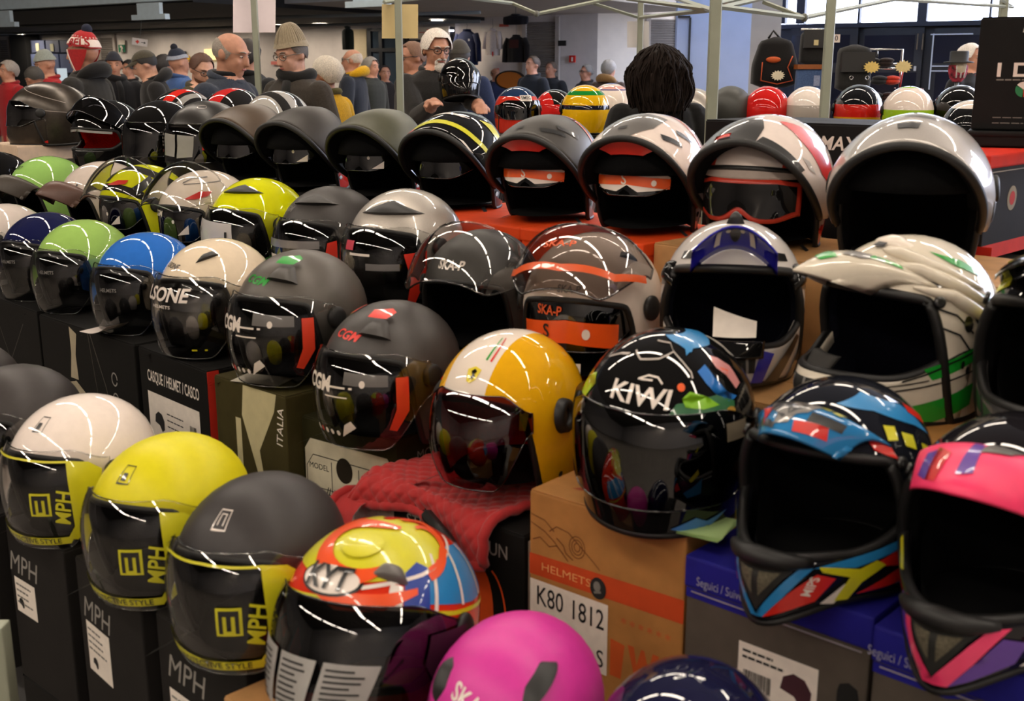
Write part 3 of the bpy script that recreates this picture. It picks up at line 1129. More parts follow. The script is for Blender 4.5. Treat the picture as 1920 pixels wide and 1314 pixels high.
# ================================================================== front row
QROW = -0.88
def mph(h, txt=True, top=True):
    if top: h.patch(YEL_I, stroke([(-74, 14), (-40, 20), (0, 21), (44, 19)], 1.6), on_visor=True, name='visor_frame', off=.003)
    h.patch(YEL_I, [(42, 20), (60, 17), (70, 10), (62, -20), (56, -40), (46, -50), (38, -48), (45, -36), (44, -6)], on_visor=True, name='visor_frame', off=.003)
    h.patch(YEL_I, [(-64, -39), (0, -46), (44, -46), (40, -53), (0, -54), (-64, -46)], on_visor=True, name='visor_frame', off=.003)
    h.text('PROTECTIVE STYLE', .016, BLACK_I, 2, -.865, .008, on_visor=True, off=.0045, sx=.95)
    h.patch(YEL_I, rect_poly(12, -24, 29, -3), on_visor=True, name='badge', off=.003)
    h.patch(BLACK_I, [(14, -22), (14, -5), (27, -5), (27, -22), (24.5, -22), (24.5, -9), (22, -9), (22, -20), (19, -20), (19, -9), (16.5, -9), (16.5, -22)], on_visor=True, name='badge', off=.004)
    h.text('MPH', .034, YEL_I, 38.5, -.32, .02, rot=84, on_visor=True, off=.003, shear=.2)


jv = dict(lo=-1.02, hi=.48, lo_s=-.30, hi_s=.30, off=.010, bulge=.010, w=68)
h = jet('open_face_helmet', 'glossy white open-face helmet with clear visor framed in yellow', 158, 882, .86, -22, glossy((238, 224, 214)), vis=jv)
mph(h)
h.patch(BLACK_I, stroke([(-7, 44), (7, 44), (7, 58), (-7, 58), (-7, 43)], 1.1), name='badge')
h.patch(BLACK_I, rect_poly(-5, 46, 1, 52), name='badge')
sr = h.strap(RED_I, 1, .6, .06)
h = jet('open_face_helmet', 'satin yellow open-face helmet with clear yellow striped visor', 322, 945, .86, -22, mat('satin_yellow', (216, 206, 16), .42, spec=.3, nv=.03), vis=jv)
mph(h, top=False)
h.patch(BLACK_I, stroke([(-8, 40), (6, 40), (6, 54), (-8, 54), (-8, 39)], 1.1), name='badge')
h.patch(BLACK_I, rect_poly(-5, 42, 1, 48), name='badge')
h.strap(RED_I, 1, .6, .06)
h = jet('open_face_helmet', 'matte charcoal open-face helmet with clear visor framed in yellow, on its own black carton', 492, 1037, .86, -20, mat('satin_charcoal', (50, 46, 46), .46, spec=.35, nv=.05), vis=jv)
mph(h)
h.patch(WHITE_I, stroke([(-7, 42), (7, 42), (7, 56), (-7, 56), (-7, 41)], 1.3), stroke([(-3, 45), (-3, 53), (3, 53), (3, 45)], 1.2), name='badge')
h.strap(RED_I, 1, .4, .05)
h = jet('open_face_helmet', 'dark grey satin open-face helmet with sticker on visor at left edge behind the white one', 34, 822, .86, -22, mat('satin_charcoal2', (56, 51, 50), .46, spec=.35, nv=.05), vis=jv)
h.patch(WHITE_I, [(-40, 10), (30, 12), (34, -30), (-40, -28)], on_visor=True, name='visor_sticker', off=.002)
h.patch(BLACK_I, rect_poly(4, -18, 12, 6), on_visor=True, name='visor_sticker', off=.003)
h.patch(RED_I, rect_poly(6, -12, 10, 0), on_visor=True, name='visor_sticker', off=.004)
h = jet('open_face_helmet', 'dark grey open-face helmet cut off by left edge, furthest back of the front row', -72, 772, .86, -22, mat('satin_charcoal2', (56, 51, 50)), vis=jv)

# racing full-face
S1 = Shell(chin=.03, pk=2, A=.128, Bf=.158, Bb=.170, top=.262, z0=.128)
h = full('full_face_helmet', 'red, yellow and blue painted full-face helmet with smoked visor lettered KYT', 696, 1190, .885, -24, glossy((214, 50, 26)), SMOKE, scale=1.04, S=S1, top=-.45,
         vis=dict(lo=-.62, hi=.37, w=88, lo_s=-.3, hi_s=.16, off=.006, bulge=.006), tilt=-13)
h.patch(YEL_I, stroke([(-95, 8), (-60, 18), (0, 23.2), (50, 18.5), (80, 14), (110, 12), (150, 14)], 2.4), name='lime_line')
h.patch(LBLUE_I, [(58, 22), (100, 16), (150, 18), (150, 46), (100, 52), (60, 40)])
h.patch(ink((28, 60, 150)), [(46, 21), (62, 19), (66, 42), (58, 46), (48, 40)], off=.0016)
for a in (66, 88, 112, 136): h.patch(WHITE_I, stroke([(a, 17), (a + 3, 34), (a + 8, 50)], 2.4), off=.0022, name='white_line')
h.patch(WHITE_I, [(36, 20), (45, 19), (46, 32), (38, 34)], off=.002)
h.patch(YEL_I, [(-130, 40), (-70, 36), (-20, 34), (20, 34), (60, 38), (90, 48), (110, 60), (110, 86), (-110, 86)], off=.0014, name='yellow_crown')
h.patch(WHITE_I, stroke([(20, 31), (60, 38), (92, 47), (120, 58)], 2.2), off=.0018, name='white_line')
OS = ink((232, 78, 18))
cres = [(.062 * cos(t), .044 * sin(t)) for t in [pi * (.30 + 1.5 * k / 22) for k in range(23)]]
h.decal(poly_vf(stroke(cres, [.006 + .024 * sin(pi * k / 22) ** .7 for k in range(23)])), OS, 'orange_scroll', 8, .98, True, off=.0034)
h.decal(poly_vf(ell_poly(0, 0, .030, .019, 20)), YEL_I, 'yellow_spot', 8, .98, True, off=.0042)
h.decal(poly_vf(stroke([(.040 * cos(t) + .012 * t, .050 * sin(t)) for t in [-1.4 + .24 * k for k in range(14)]], .010)), OS, 'orange_scroll', 70, 1.02, True, off=.0034)
h.decal(poly_vf(stroke([(.024 * cos(t) + .02, .030 * sin(t)) for t in [-1.6 + .3 * k for k in range(12)]], .007)), OS, 'orange_scroll', 64, 1.0, True, off=.0034)
h.decal(poly_vf(stroke([(.03, -.03), (.05, -.022), (.058, -.006), (.072, -.012)], .006)), OS, 'orange_scroll', 50, .94, True, off=.0034)
h.decal(poly_vf(stroke([(-.075, -.045), (-.03, -.058), (.03, -.056), (.075, -.044)], [.012, .02, .02, .008])), OS, 'orange_scroll', 20, .86, True, off=.0024)
h.patch(BLACK_I, ell_poly(-4, 33, 25, 9.2), off=.0026, name='badge')
h.patch(WHITE_I, ell_poly(-4, 33, 22.5, 7.8), off=.0036, name='badge')
h.text('KYT', .038, BLACK_I, -4, .575, .03, off=.0070, sx=.95)
h.vent(mat('scoop_grey', (104, 100, 96), .4, .3), 38, 40, 15, 5, .014, rot=-14, mouth=False)
h.patch(SHEET, [(-46, -6), (-24, -8), (-22, -38), (-44, -36)], [(-20, -8), (4, -8), (2, -40), (-18, -40)], [(8, -8), (36, -8), (30, -40), (6, -40)], on_visor=True, name='sticker_sheet', off=.003)
pr = []
rnd = random.Random(5)
for x0, w_ in ((-43, 17), (-17, 17), (10, 20)):
    for k in range(9):
        pr += [rect_poly(x0, -11 - 3 * k - 1.1, x0 + w_ * rnd.uniform(.6, 1), -11 - 3 * k)]
h.patch(INK, *pr, on_visor=True, name='small_print', off=.0045)
h.patch(BLACK_I, [(60, 6), (84, 8), (92, -4), (86, -22), (70, -30), (58, -10)], name='side_plate', off=.012)

# pink helmet
pinkm = mat('satin_pink', (206, 52, 150), .4, spec=.35, nv=.04)
h = jet('open_face_helmet', 'satin pink helmet with black vents, lettered SKA-P', 968, 1295, .905, -20, pinkm, None, scale=.9, q=-.92, brow=.10, a1=70, a2=90, piv=False)
h.vent(BLK, 44, 46, 26, 7, .012, rot=30, mouth=True)
h.vent(BLK, -48, 36, 15, 5, .012, rot=-60, mouth=True)
h.text('SKA-P', .034, WHITE_I, -10, .56, .02, rot=-12, sx=.95)
h.patch(BLACK_I, stroke([(-70, 22), (-50, 12), (-10, 7), (40, 7), (80, 10)], 1.6), name='seam_line')
h.visor(SMOKE, w=74, lo=-.9, hi=.10, lo_s=-.2, hi_s=.0, off=.008)
h = jet('open_face_helmet', 'glossy navy helmet cut off by the bottom edge of the picture', 1290, 1420, .905, -18, glossy((22, 22, 52)), scale=.95, q=-.96)
h = Hel('yellow_lens_helmet', 'small yellow and black helmet top glimpsed under the racing helmet', 770, 1345, .90, -20, .4, loc=None)
h.shell(glossy((190, 180, 20)), brow=.3)
h.patch(BLACK_I, ell_poly(0, 50, 30, 10), name='black_ring')
h.patch(YEL_I, ell_poly(0, 50, 22, 7), name='yellow_ring', off=.002)

# ================================================================== third row
QROW = -1.4
jv3 = dict(lo=-1.0, hi=.46, lo_s=-.3, hi_s=.26, off=.009, bulge=.012, w=66)
for nm, px, py, col, yaw, lb in [('open_face_helmet', 10, 436, (206, 194, 186), -24, 'pearl silver open-face helmet at the left edge beside the navy one'),
                                 ('open_face_helmet', 90, 474, (20, 24, 66), -23, 'glossy navy blue open-face helmet with clear visor'),
                                 ('open_face_helmet', 162, 514, (152, 190, 96), -22, 'glossy light green open-face helmet with clear visor beside the blue one'),
                                 ('open_face_helmet', 277, 522, (44, 108, 196), -22, 'glossy sky blue open-face helmet with clear visor')]:
    h = jet(nm, lb, px, py, .655, yaw, glossy(col), vis=jv3, scale=.98)
    h.patch(BLACK_I, stroke([(-46, 10), (-30, 17), (0, 21), (30, 17), (46, 10)], 4.5), name='brow_seal')
    h.text('HELMETS', .012, GREY_I, 5, .0, .01, on_visor=True, off=.002)

h = jet('open_face_helmet', 'glossy cream white open-face helmet with smoked sun visor lettered LSONE', 410, 570, .650, -22, glossy((226, 208, 182)), vis=dict(jv3, lo=-1.0), scale=1.04)
h.visor(SMOKE, w=64, lo=-.42, hi=.36, lo_s=-.1, hi_s=.3, off=-.004, name='sun_visor', edge_r=0)
h.visor(CLEAR, name='visor', **dict(jv3, edge_r=.001, off=.012))
h.text('LSONE', .036, WHITE_I, -12, .16, .03, shear=.2, on_visor=True, off=.003, sx=1.15)
h.text('HELMETS', .010, WHITE_I, -14, -.02, .01, on_visor=True, off=.003, sx=1.4)
h.text('LSONE', .018, BLACK_I, -22, .66, .02, shear=.2, rot=-4)
h.vent(BLK, 30, 53, 18, 5, .010, rot=16)
h.patch(BLACK_I, stroke([(-46, 9), (-30, 16), (0, 20), (30, 16), (46, 9)], 4), name='brow_seal')
h.patch(YEL_I, rect_poly(18, -48, 24, -46), rect_poly(32, -48, 35, -46), name='print', on_visor=True, off=.002)


def cgm(h, col, acc, word=True):
    h.vent(matte(col), 22, 50, 20, 10, .016, rot=-8, taper=.35)
    h.patch(acc, [(8, 56), (34, 54), (48, 60), (44, 65), (12, 64)], name='vent_insert', off=.013)
    h.patch(acc, [(-60, 54), (-50, 60), (-66, 72), (-76, 66)], name='vent_insert', off=.002)
    h.text('CGM', .024, acc, -14, .70, .03, shear=.25, rot=-3, sx=1.3)
    h.patch(acc, [(76, 2), (86, 8), (88, -14), (80, -26), (76, -10)], name='pivot_insert', off=.016)
    # peel-off labels on the clear visor
    h.patch(ink((214, 60, 34)), [(46, 8), (56, 8), (56, -20), (46, -38), (40, -36), (46, -18)], on_visor=True, name='red_sticker', off=.003)
    h.patch(ink((96, 92, 90)), [(4, 12), (40, 10), (40, 2), (4, 3)], on_visor=True, name='grey_sticker', off=.0025)
    h.text('CGM', .034, WHITE_I, -24, .02, .04, on_visor=True, off=.003, sx=.9)
    h.patch(WHITE_I, rect_poly(-14, 0, 6, 1.4), rect_poly(9, 0, 12, 1.4), rect_poly(-14, -8, 8, -6.8), on_visor=True, name='print', off=.003)
    h.patch(WHITE_I, ell_poly(20, 4, 2.4, 2.6, 14), on_visor=True, name='round_sticker', off=.003)
    for k, a in enumerate((-32, -25, -18, -11, -4)):
        h.patch(RED_I if k == 1 else WHITE_I, ell_poly(a, -41, 2.0, 2.6, 10), on_visor=True, name='dot_sticker', off=.003)
    h.patch(RED_I, stroke([(-46, 10), (-47, -40)], 1.2), on_visor=True, name='print', off=.003)
    h.patch(WHITE_I, [(0, -44), (14, -34), (10, -28), (4, -32)], on_visor=True, name='print', off=.003)


jvc = dict(lo=-.98, hi=.44, lo_s=-.2, hi_s=.28, off=.010, bulge=.014, w=70)
MG = mat('satin_warm_grey', (86, 80, 74), .42, .1, spec=.45, nv=.05)
MG2 = mat('satin_dark_grey', (62, 58, 56), .45, .1, spec=.45, nv=.05)
h = jet('open_face_helmet', 'satin grey open-face helmet with green vents and clear stickered visor', 566, 598, .65, -26, MG, vis=jvc, scale=1.08)
cgm(h, (70, 66, 62), GREEN_I)
h = jet('open_face_helmet', 'satin dark grey open-face helmet with red vents and clear stickered visor', 735, 688, .715, -28, MG2, vis=jvc, scale=1.06)
cgm(h, (58, 54, 52), ink((226, 62, 54)))

# yellow helmet with white middle band
YW = striped('yellow_white_paint', (226, 168, 16), [('X', -.062, .030, (232, 218, 204))])
h = jet('open_face_helmet', 'glossy yellow helmet with white middle band and rose bubble visor', 958, 772, .725, -32, YW, REDV, scale=1.04, brow=.34, a1=42, a2=66, lining=LINRED, piv=False,
        vis=dict(lo=-.86, hi=.40, lo_s=-.06, hi_s=.18, off=.006, bulge=.022, w=52), S=Shell(A=.124, Bf=.148, Bb=.155, top=.262, z0=.126))
for s in (-1, 1):
    c = h.S.p(R(80 * s), .06, 0)
    q = Vector((0, 0, 1)).rotation_difference(Vector((s, .1, .1)).normalized()).to_matrix().to_4x4()
    o = obj('pivot_ring', xf(lathe([(.014, 0), (.014, .006), (.020, .012), (.028, .009), (.031, -.004)], 28), Matrix.Translation(c) @ q), RUB, h.root)
    obj('pivot_hole', xf(disc(.0145, .004, 20), Matrix.Translation(c) @ q), BLACK_I, o)
    for aa, pp in ((72, -50), (80, -45)):
        h.patch(BLACK_I, ell_poly(s * aa, pp, 2.3, 2.6, 14), name='snap_button', off=.002)
h.patch(ink((222, 200, 20)), [(-9, 41), (-5, 32), (-1, 31), (4, 34), (7, 42), (-1, 44)], name='shield_badge')
h.patch(BLACK_I, [(-3, 33), (-1, 37), (-3, 40), (0, 42), (3, 40), (1, 38), (3, 36), (1, 36), (1, 33), (-1, 35)], name='shield_badge', off=.002)
h.patch(GREEN_I, stroke([(8, 50), (14, 74)], 2.6), name='tricolour')
h.patch(RED_I, stroke([(14, 49), (24, 74)], 2.6), name='tricolour')
h.patch(BLACK_I, stroke([(-52, 8), (-36, 14), (0, 19), (36, 14), (52, 8)], 3), name='brow_seal')

# black full-face with painted scene
h = full('full_face_helmet', 'glossy black full-face helmet with dark visor, white KIWI lettering and blue flames', 1250, 792, .675, -20, GLOSSK, DARKV, scale=1.10, S=Shell(A=.128, Bf=.156, Bb=.160, chin=.012, top=.256, z0=.124), top=-.62,
         vis=dict(lo=-.66, hi=.36, w=86, lo_s=-.4, hi_s=.14, off=.007, bulge=.004), brow=.30)
h.text('KIWI', .036, WHITE_I, -6, .53, .02, rot=-4, sx=1.25)
h.patch(WHITE_I, stroke([(-10, 41), (-2, 44), (6, 43), (10, 39)], 1.3), stroke([(-8, 41), (2, 41)], 1.2), name='bird_outline')
LINE = ink((170, 158, 150))
h.patch(LINE, stroke([(-30, 60), (-16, 54), (4, 56), (20, 62), (16, 70), (-10, 72)], 1.5), stroke([(20, 62), (28, 54), (34, 46), (34, 42)], 1.5), stroke([(-60, 48), (-46, 54), (-34, 56)], 2), name='swirl')
h.patch(LBLUE_I, [(0, 80), (30, 68), (42, 60), (48, 63), (80, 62), (130, 70), (130, 80)], [(38, 66), (34, 58), (44, 62)], name='blue_flame')
h.patch(ink((40, 100, 60)), [(14, 19), (60, 14), (64, 24), (50, 30), (34, 29), (20, 27)], name='green_hill')
h.patch(LIME_I, [(24, 30), (30, 34), (42, 30), (50, 24), (38, 23), (26, 25)], name='green_hill', off=.002)
h.patch(ink((30, 110, 190)), [(40, 46), (50, 50), (54, 40), (60, 30), (68, 26), (60, 24), (50, 30), (44, 38)], name='blue_shape')
h.patch(ink((200, 130, 130)), [(60, 56), (70, 52), (78, 44), (78, 32), (70, 30), (66, 40), (60, 46)], name='pale_shape')
h.patch(ORA_I, ell_poly(24, 37, 3, 2.6, 12), [(64, 46), (72, 42), (68, 40)], name='orange_spot')
h.patch(ink((170, 130, 50)), ell_poly(58, 19, 4, 2.6, 12), name='orange_spot', off=.003)
h.patch(LIME_I, [(-70, 30), (-58, 36), (-50, 30), (-56, 20), (-74, 18)], name='green_patch')
h.patch(ink((190, 160, 20)), [(-96, 16), (-78, 17), (-80, -30), (-92, -34)], name='yellow_patch', off=.010)
h.patch(ink((60, 120, 190)), [(20, -52), (36, -46), (44, -50), (60, -46), (48, -54), (50, -60), (36, -57)], name='blue_flame', off=.0018)
h.patch(ink((110, 100, 84)), rect_poly(50, 3, 66, 13), on_visor=True, name='visor_sticker', off=.002)


# motocross helmets
def mx(name, label, px, py, hb, yaw, paint, chin_m, lining=LIN, scale=1.0, chin=.082, peak=True, peak_m=None, pk=2.4, brow=.56, top=-.50, peakopt=None, lift=.02, point=0, **k):
    h = Hel(name, label, px, py, hb, yaw, scale, S=Shell(A=.126, Bf=.150, Bb=.162, chin=chin, pk=pk, top=.266, z0=.128, lift=lift), **k)
    h.shell(paint, brow=brow, a1=58, a2=86, lining=lining, rim_r=.008)
    lowf = (lambda a: -1.0 - point * max(0, cos(a)) ** 7) if point else -1.0
    h.chinbar(chin_m, top=top, top_s=-.12, w=92, inner=lining, flat=38, thick=.014, low=lowf)
    # mouth vent: a dark mesh trapezium, or a downward triangle on the pointed chins
    VM = mat('vent_mesh', (24, 23, 20), .8, ns=900, nv=.6)
    if point:
        h.patch(VM, [(-20, -30), (20, -30), (12, -44), (0, -62), (-12, -44)], name='mouth_vent', off=.002)
        h.patch(mat('vent_foam', (84, 78, 62), .9, ns=300, nv=.4), [(2, -36), (13, -36), (8, -44), (2, -52)], [(-13, -36), (-2, -36), (-2, -52), (-8, -44)], name='vent_foam', off=.003)
        V = [h.S.p(R(a_), -.50 + .06 * (1 - abs(a_) / 24), .010 + .012 * (1 - abs(a_) / 24)) for a_ in range(-24, 25, 4)]
        obj('nose_bridge', tube(V, [.006 + .008 * sin(pi * i_ / 12) for i_ in range(13)], 8), RUB, h.root)
    else:
        obj('mouth_vent', h.band_vf(-20, 20, -.84, -.60, .002, 14, 4, thick=.003), VM, h.root)
        for a in (-14, 0, 14):
            h.patch(GREY_I, stroke([(a, -48), (a * .9, -34)], 2), name='vent_bar', off=.004)
    if peak:
        po = dict(w=64, phi=.80, length=.10, rise=.02, taper=.85)
        po.update(peakopt or {})
        h.pk = h.peak(peak_m or paint, **po)
        for s in (-1, 1):
            c = h.S.p(R(66 * s), .42, .004)
            q = Vector((0, 0, 1)).rotation_difference(Vector((s, -.3, .3)).normalized()).to_matrix().to_4x4()
            obj('peak_screw', xf(disc(.009, .006, 14), Matrix.Translation(c) @ q), BLACK_I, h.root)
    return h


# blue, red and yellow one
h = mx('motocross_helmet', 'black motocross helmet with blue, red and yellow angular graphics and a peak', 1568, 896, .69, -40, glossy((20, 22, 30)), glossy((18, 19, 24)), scale=1.03, point=.24, pk=4, chin=.086,
       peak_m=glossy((44, 122, 178)), peakopt=dict(length=.105, phi=.98, rise=.012, droop=.02, w=62, taper=.6))
hp = h.pk
h.peak_patch(BLACK_I, hp, [(-.5, .15), (.1, .1), (.2, .5), (-.1, .8), (-.6, .6)])
h.peak_patch(GREY_I, hp, [(-.3, .5), (.2, .45), (.1, .85), (-.25, .9)])
h.peak_patch(RED_I, hp, [(.2, .8), (.7, .7), (.8, .9), (.3, .95)], [(-.8, .5), (-.5, .6), (-.6, .9)])
h.peak_patch(YEL_I, hp, [(.25, .05), (.4, .05), (.45, .3), (.32, .3)], [(.45, .05), (.58, .08), (.62, .34), (.5, .32)], [(-.2, .05), (-.1, .05), (-.15, .3), (-.25, .3)])
h.patch(LBLUE_I, [(20, 62), (60, 56), (96, 40), (110, 30), (100, 54), (60, 72)], [(96, 20), (110, 22), (118, -6), (104, -10)], name='blue_graphic')
h.patch(YEL_I, [(62, 46), (72, 44), (70, 36), (62, 37)], [(76, 40), (86, 36), (84, 28), (75, 32)], [(92, 30), (99, 26), (97, 18), (90, 22)], name='yellow_graphic', off=.002)
h.patch(RED_I, [(46, 40), (62, 34), (66, 26), (50, 33)], [(100, 48), (112, 36), (120, 40), (106, 54)], name='red_graphic', off=.002)
h.patch(LBLUE_I, [(-24, -30), (-20, -30), (-12, -46), (0, -64), (12, -46), (20, -34), (26, -34), (16, -50), (4, -66), (-4, -66), (-16, -48)], [(26, -34), (56, -24), (78, -16), (74, -24), (44, -36)], [(60, -50), (90, -40), (86, -52)], [(-60, -20), (-50, -34), (-40, -46), (-46, -50), (-62, -36)], name='blue_graphic', off=.003)
h.patch(RED_I, [(4, -66), (18, -48), (28, -38), (36, -42), (28, -56), (14, -62)], [(50, -36), (76, -22), (92, -8), (94, -24), (70, -38)], [(46, -54), (66, -42), (86, -34), (72, -50)], [(-34, -44), (-26, -38), (-18, -50), (-24, -54)], name='red_graphic', off=.0035)
h.patch(YEL_I, [(28, -33), (46, -37), (54, -32), (60, -36), (48, -46), (42, -57), (36, -57), (42, -42), (30, -37)], [(-56, -16), (-48, -28), (-44, -26), (-54, -12)], name='yellow_graphic', off=.0042)
h.patch(WHITE_I, [(30, -58), (40, -46), (42, -48), (36, -59)], name='white_graphic', off=.004)
h.peak_patch(GREY_I, hp, [(-.15, .35), (.35, .2), (.3, .6), (.0, .75)])
h.peak_patch(BLACK_I, hp, [(-.75, .75), (-.2, .9), (-.2, .97), (-.8, .9)], [(.35, .55), (.8, .5), (.85, .7), (.4, .75)])
h.text('MIPS', .014, WHITE_I, 26, -.80, .02, rot=70, off=.004)

# pink and purple one
PK = mat('satin_neon_pink', (246, 60, 108), .38, spec=.35, nv=.04)
h = mx('motocross_helmet', 'black motocross helmet with neon pink peak and purple graphics at the right edge', 1892, 1008, .69, -42, glossy((22, 20, 24)), glossy((20, 18, 22)), scale=1.03, point=.24, pk=4, chin=.086,
       peak_m=PK, peakopt=dict(length=.130, phi=1.0, rise=.012, droop=.03, w=66, taper=.8))
hp = h.pk
h.peak_patch(PURP_I, hp, [(-.15, .3), (.0, .3), (.15, .8), (-.1, .85)], [(-.75, .6), (-.6, .55), (-.6, .95), (-.8, .9)])
h.peak_patch(GREY_I, hp, [(.0, .1), (.5, .05), (.4, .4), (.05, .5)])
h.peak_patch(RED_I, hp, [(-.6, .5), (-.35, .6), (-.4, .95), (-.6, .95)])
h.patch(PINK_I, [(-26, -28), (-20, -28), (-12, -46), (0, -62), (12, -46), (22, -32), (30, -32), (18, -52), (8, -66), (-6, -66), (-18, -48)], [(36, -40), (70, -28), (66, -34), (40, -46)], name='pink_graphic', off=.0035)
h.patch(PURP_I, [(8, -66), (20, -50), (28, -38), (38, -42), (34, -54), (18, -62)], [(-26, -30), (-18, -50), (-26, -48), (-32, -30)], name='purple_graphic', off=.003)
h.patch(YEL_I, [(-50, -8), (-44, -24), (-38, -22), (-46, -4)], [(50, -26), (80, -24), (80, -30), (52, -32)], name='yellow_graphic', off=.002)
h.patch(WHITE_I, [(36, -56), (52, -42), (56, -44), (46, -57)], name='white_graphic', off=.003)
h.patch(GREY_I, stroke([(34, -26), (60, -8)], 3), name='white_graphic', off=.004)

# ================================================================== second row
QROW = -1.76
h = jet('peaked_helmet', 'glossy black helmet with tan leather peak cut off by the left edge', -6, 322, .545, -30, GLOSSK, None, scale=.95, brow=.30, piv=False)
h.peak(mat('leather_tan', (150, 88, 44), .5, bump=.2, bs=200), w=56, phi=.52, length=.09, droop=.03)
h = jet('peaked_helmet', 'light green half helmet with dark leather peak', 92, 352, .545, -40, glossy((146, 190, 100)), None, scale=.98, brow=.22, piv=False)
h.peak(mat('leather_dark', (58, 50, 42), .45, bump=.2, bs=200), w=58, phi=.50, length=.095, droop=.035)
h.text('RETRO', .024, ink((70, 92, 50)), -14, .78, .01, shear=.2)
h.patch(BLACK_I, ell_poly(12, 26, 2, 2, 12), name='snap_button', off=.006)
h = jet('peaked_helmet', 'pearl silver half helmet with brown leather peak', 196, 376, .545, -44, glossy((204, 190, 180)), None, scale=1.0, brow=.22, piv=False)
h.peak(mat('leather_brown', (84, 56, 46), .42, bump=.2, bs=200), w=58, phi=.52, length=.10, droop=.03)
h.patch(BLACK_I, ell_poly(30, 26, 2, 2, 12), name='snap_button', off=.006)
vraise = dict(lo=-.95, hi=.42, lo_s=-.12, hi_s=.24, off=.014, bulge=.012, w=70, up=50, edge_r=.002)
YB = striped('yellow_black_paint', (206, 210, 20), [('D', .20, .232, (52, 50, 48)), ('D', .10, .13, (40, 38, 36))])
h = jet('open_face_helmet', 'neon yellow and grey helmet with raised clear visor and red fins', 272, 392, .545, -34, YB, vis=vraise, scale=1.02, brow=.30)
h.patch(RED_I, [(-6, 34), (14, 42), (34, 42), (30, 36), (10, 34)], name='red_fin', off=.004)
h.patch(BLACK_I, [(-30, 50), (-14, 60), (-12, 40), (-26, 38)], [(40, 30), (70, 50), (76, 40), (52, 22)], name='grey_graphic', off=.002)
h.visor(DARKV, w=66, lo=-.5, hi=.26, lo_s=-.1, hi_s=.2, off=-.002, name='sun_visor')
h.patch(WHITE_I, ell_poly(4, -6, 2.4, 2.6, 12), [(10, -22), (28, -8), (28, -20)], on_visor=True, name='visor_sticker', off=.002)
h = jet('open_face_helmet', 'glossy white helmet with raised clear visor and red fin', 388, 404, .545, -32, glossy((220, 206, 192)), vis=vraise, scale=1.04, brow=.30)
h.patch(RED_I, [(24, 26), (44, 36), (62, 36), (56, 30), (40, 26)], name='red_fin', off=.004)
h.patch(GREY_I, stroke([(10, 50), (26, 60), (60, 62)], 3), stroke([(14, 48), (50, 50), (84, 52)], 1.5), name='grey_graphic')
h.visor(DARKV, w=66, lo=-.5, hi=.26, lo_s=-.1, hi_s=.2, off=-.002, name='sun_visor')
h.text('CGM', .022, WHITE_I, -26, .12, .03, on_visor=True, off=.002, sx=1.2)
h.patch(WHITE_I, ell_poly(12, -2, 2.4, 2.6, 12), [(18, -20), (36, -6), (36, -18)], on_visor=True, name='visor_sticker', off=.002)
h = jet('open_face_helmet', 'fluorescent yellow helmet with black top vent and paper on visor', 486, 426, .545, -30, glossy((214, 216, 10)), vis=dict(jvc), scale=1.02)
h.vent(BLK, 16, 56, 46, 9, .010, rot=0, taper=.95)
h.patch(ink((190, 184, 178)), [(-46, 12), (22, 8), (24, -26), (-46, -26)], on_visor=True, name='paper_sheet', off=.004)
h.patch(BLACK_I, rect_poly(14, -20, 17, 0), on_visor=True, name='small_print', off=.006)
h.patch(GREY_I, rect_poly(-36, -2, -30, 3), on_visor=True, name='small_print', off=.006)
h = jet('open_face_helmet', 'matte anthracite helmet with dark vents and red visor edge beside silver one', 622, 440, .545, -30, mat('satin_anthracite', (56, 52, 50), .45, spec=.4, nv=.05), vis=jvc, scale=1.02)
h.vent(matte((50, 47, 45)), 16, 54, 44, 9, .012, taper=.9)
h.text('CGM', .022, GREY_I, -30, .66, .03, shear=.2)
h.patch(ink((214, 50, 34)), [(44, 2), (54, 4), (54, -20), (44, -36), (38, -34)], on_visor=True, name='red_sticker', off=.003)
h.patch(ink((110, 106, 104)), [(-40, 4), (36, 4), (36, -4), (-40, -4)], on_visor=True, name='grey_sticker', off=.003)
h.patch(WHITE_I, rect_poly(-34, -20, -18, -13), rect_poly(-12, -12, 10, -10), rect_poly(-14, -34, -4, -28), on_visor=True, name='print', off=.003)
h.patch(RED_I, rect_poly(-30, -34, -22, -31), on_visor=True, name='print', off=.003)
h = jet('open_face_helmet', 'glossy silver grey helmet with black winged vent and red visor edge', 762, 478, .545, -28, metalpaint((186, 178, 168)), vis=jvc, scale=1.08)
h.vent(BLK, 16, 50, 50, 10, .011, taper=.95)
h.patch(ink((206, 44, 26)), [(40, 2), (62, 4), (60, -24), (50, -50), (42, -50), (46, -24)], on_visor=True, name='red_sticker', off=.003)
h.patch(WHITE_I, rect_poly(-16, 0, 8, 2), rect_poly(-40, -40, -26, -20), on_visor=True, name='print', off=.003)
h.patch(ink((200, 60, 80)), rect_poly(-24, 4, -12, 12), rect_poly(-20, -36, -12, -16), on_visor=True, name='print', off=.003)
h.patch(ink((110, 106, 104)), rect_poly(4, -14, 36, -7), on_visor=True, name='grey_sticker', off=.003)
h = jet('open_face_helmet', 'matte dark grey helmet lettered SKA-P with clear visor swung up', 905, 545, .592, -24, mat('satin_dark_grey3', (54, 51, 48), .45, spec=.4, nv=.05), scale=1.02, brow=.30, q=-1.70,
        vis=dict(lo=-.9, hi=.36, lo_s=-.1, hi_s=.2, off=.016, bulge=.016, w=82, up=48, edge_r=.0022))
h.text('SKA-P', .028, WHITE_I, -8, .56, .03, sx=1.0)
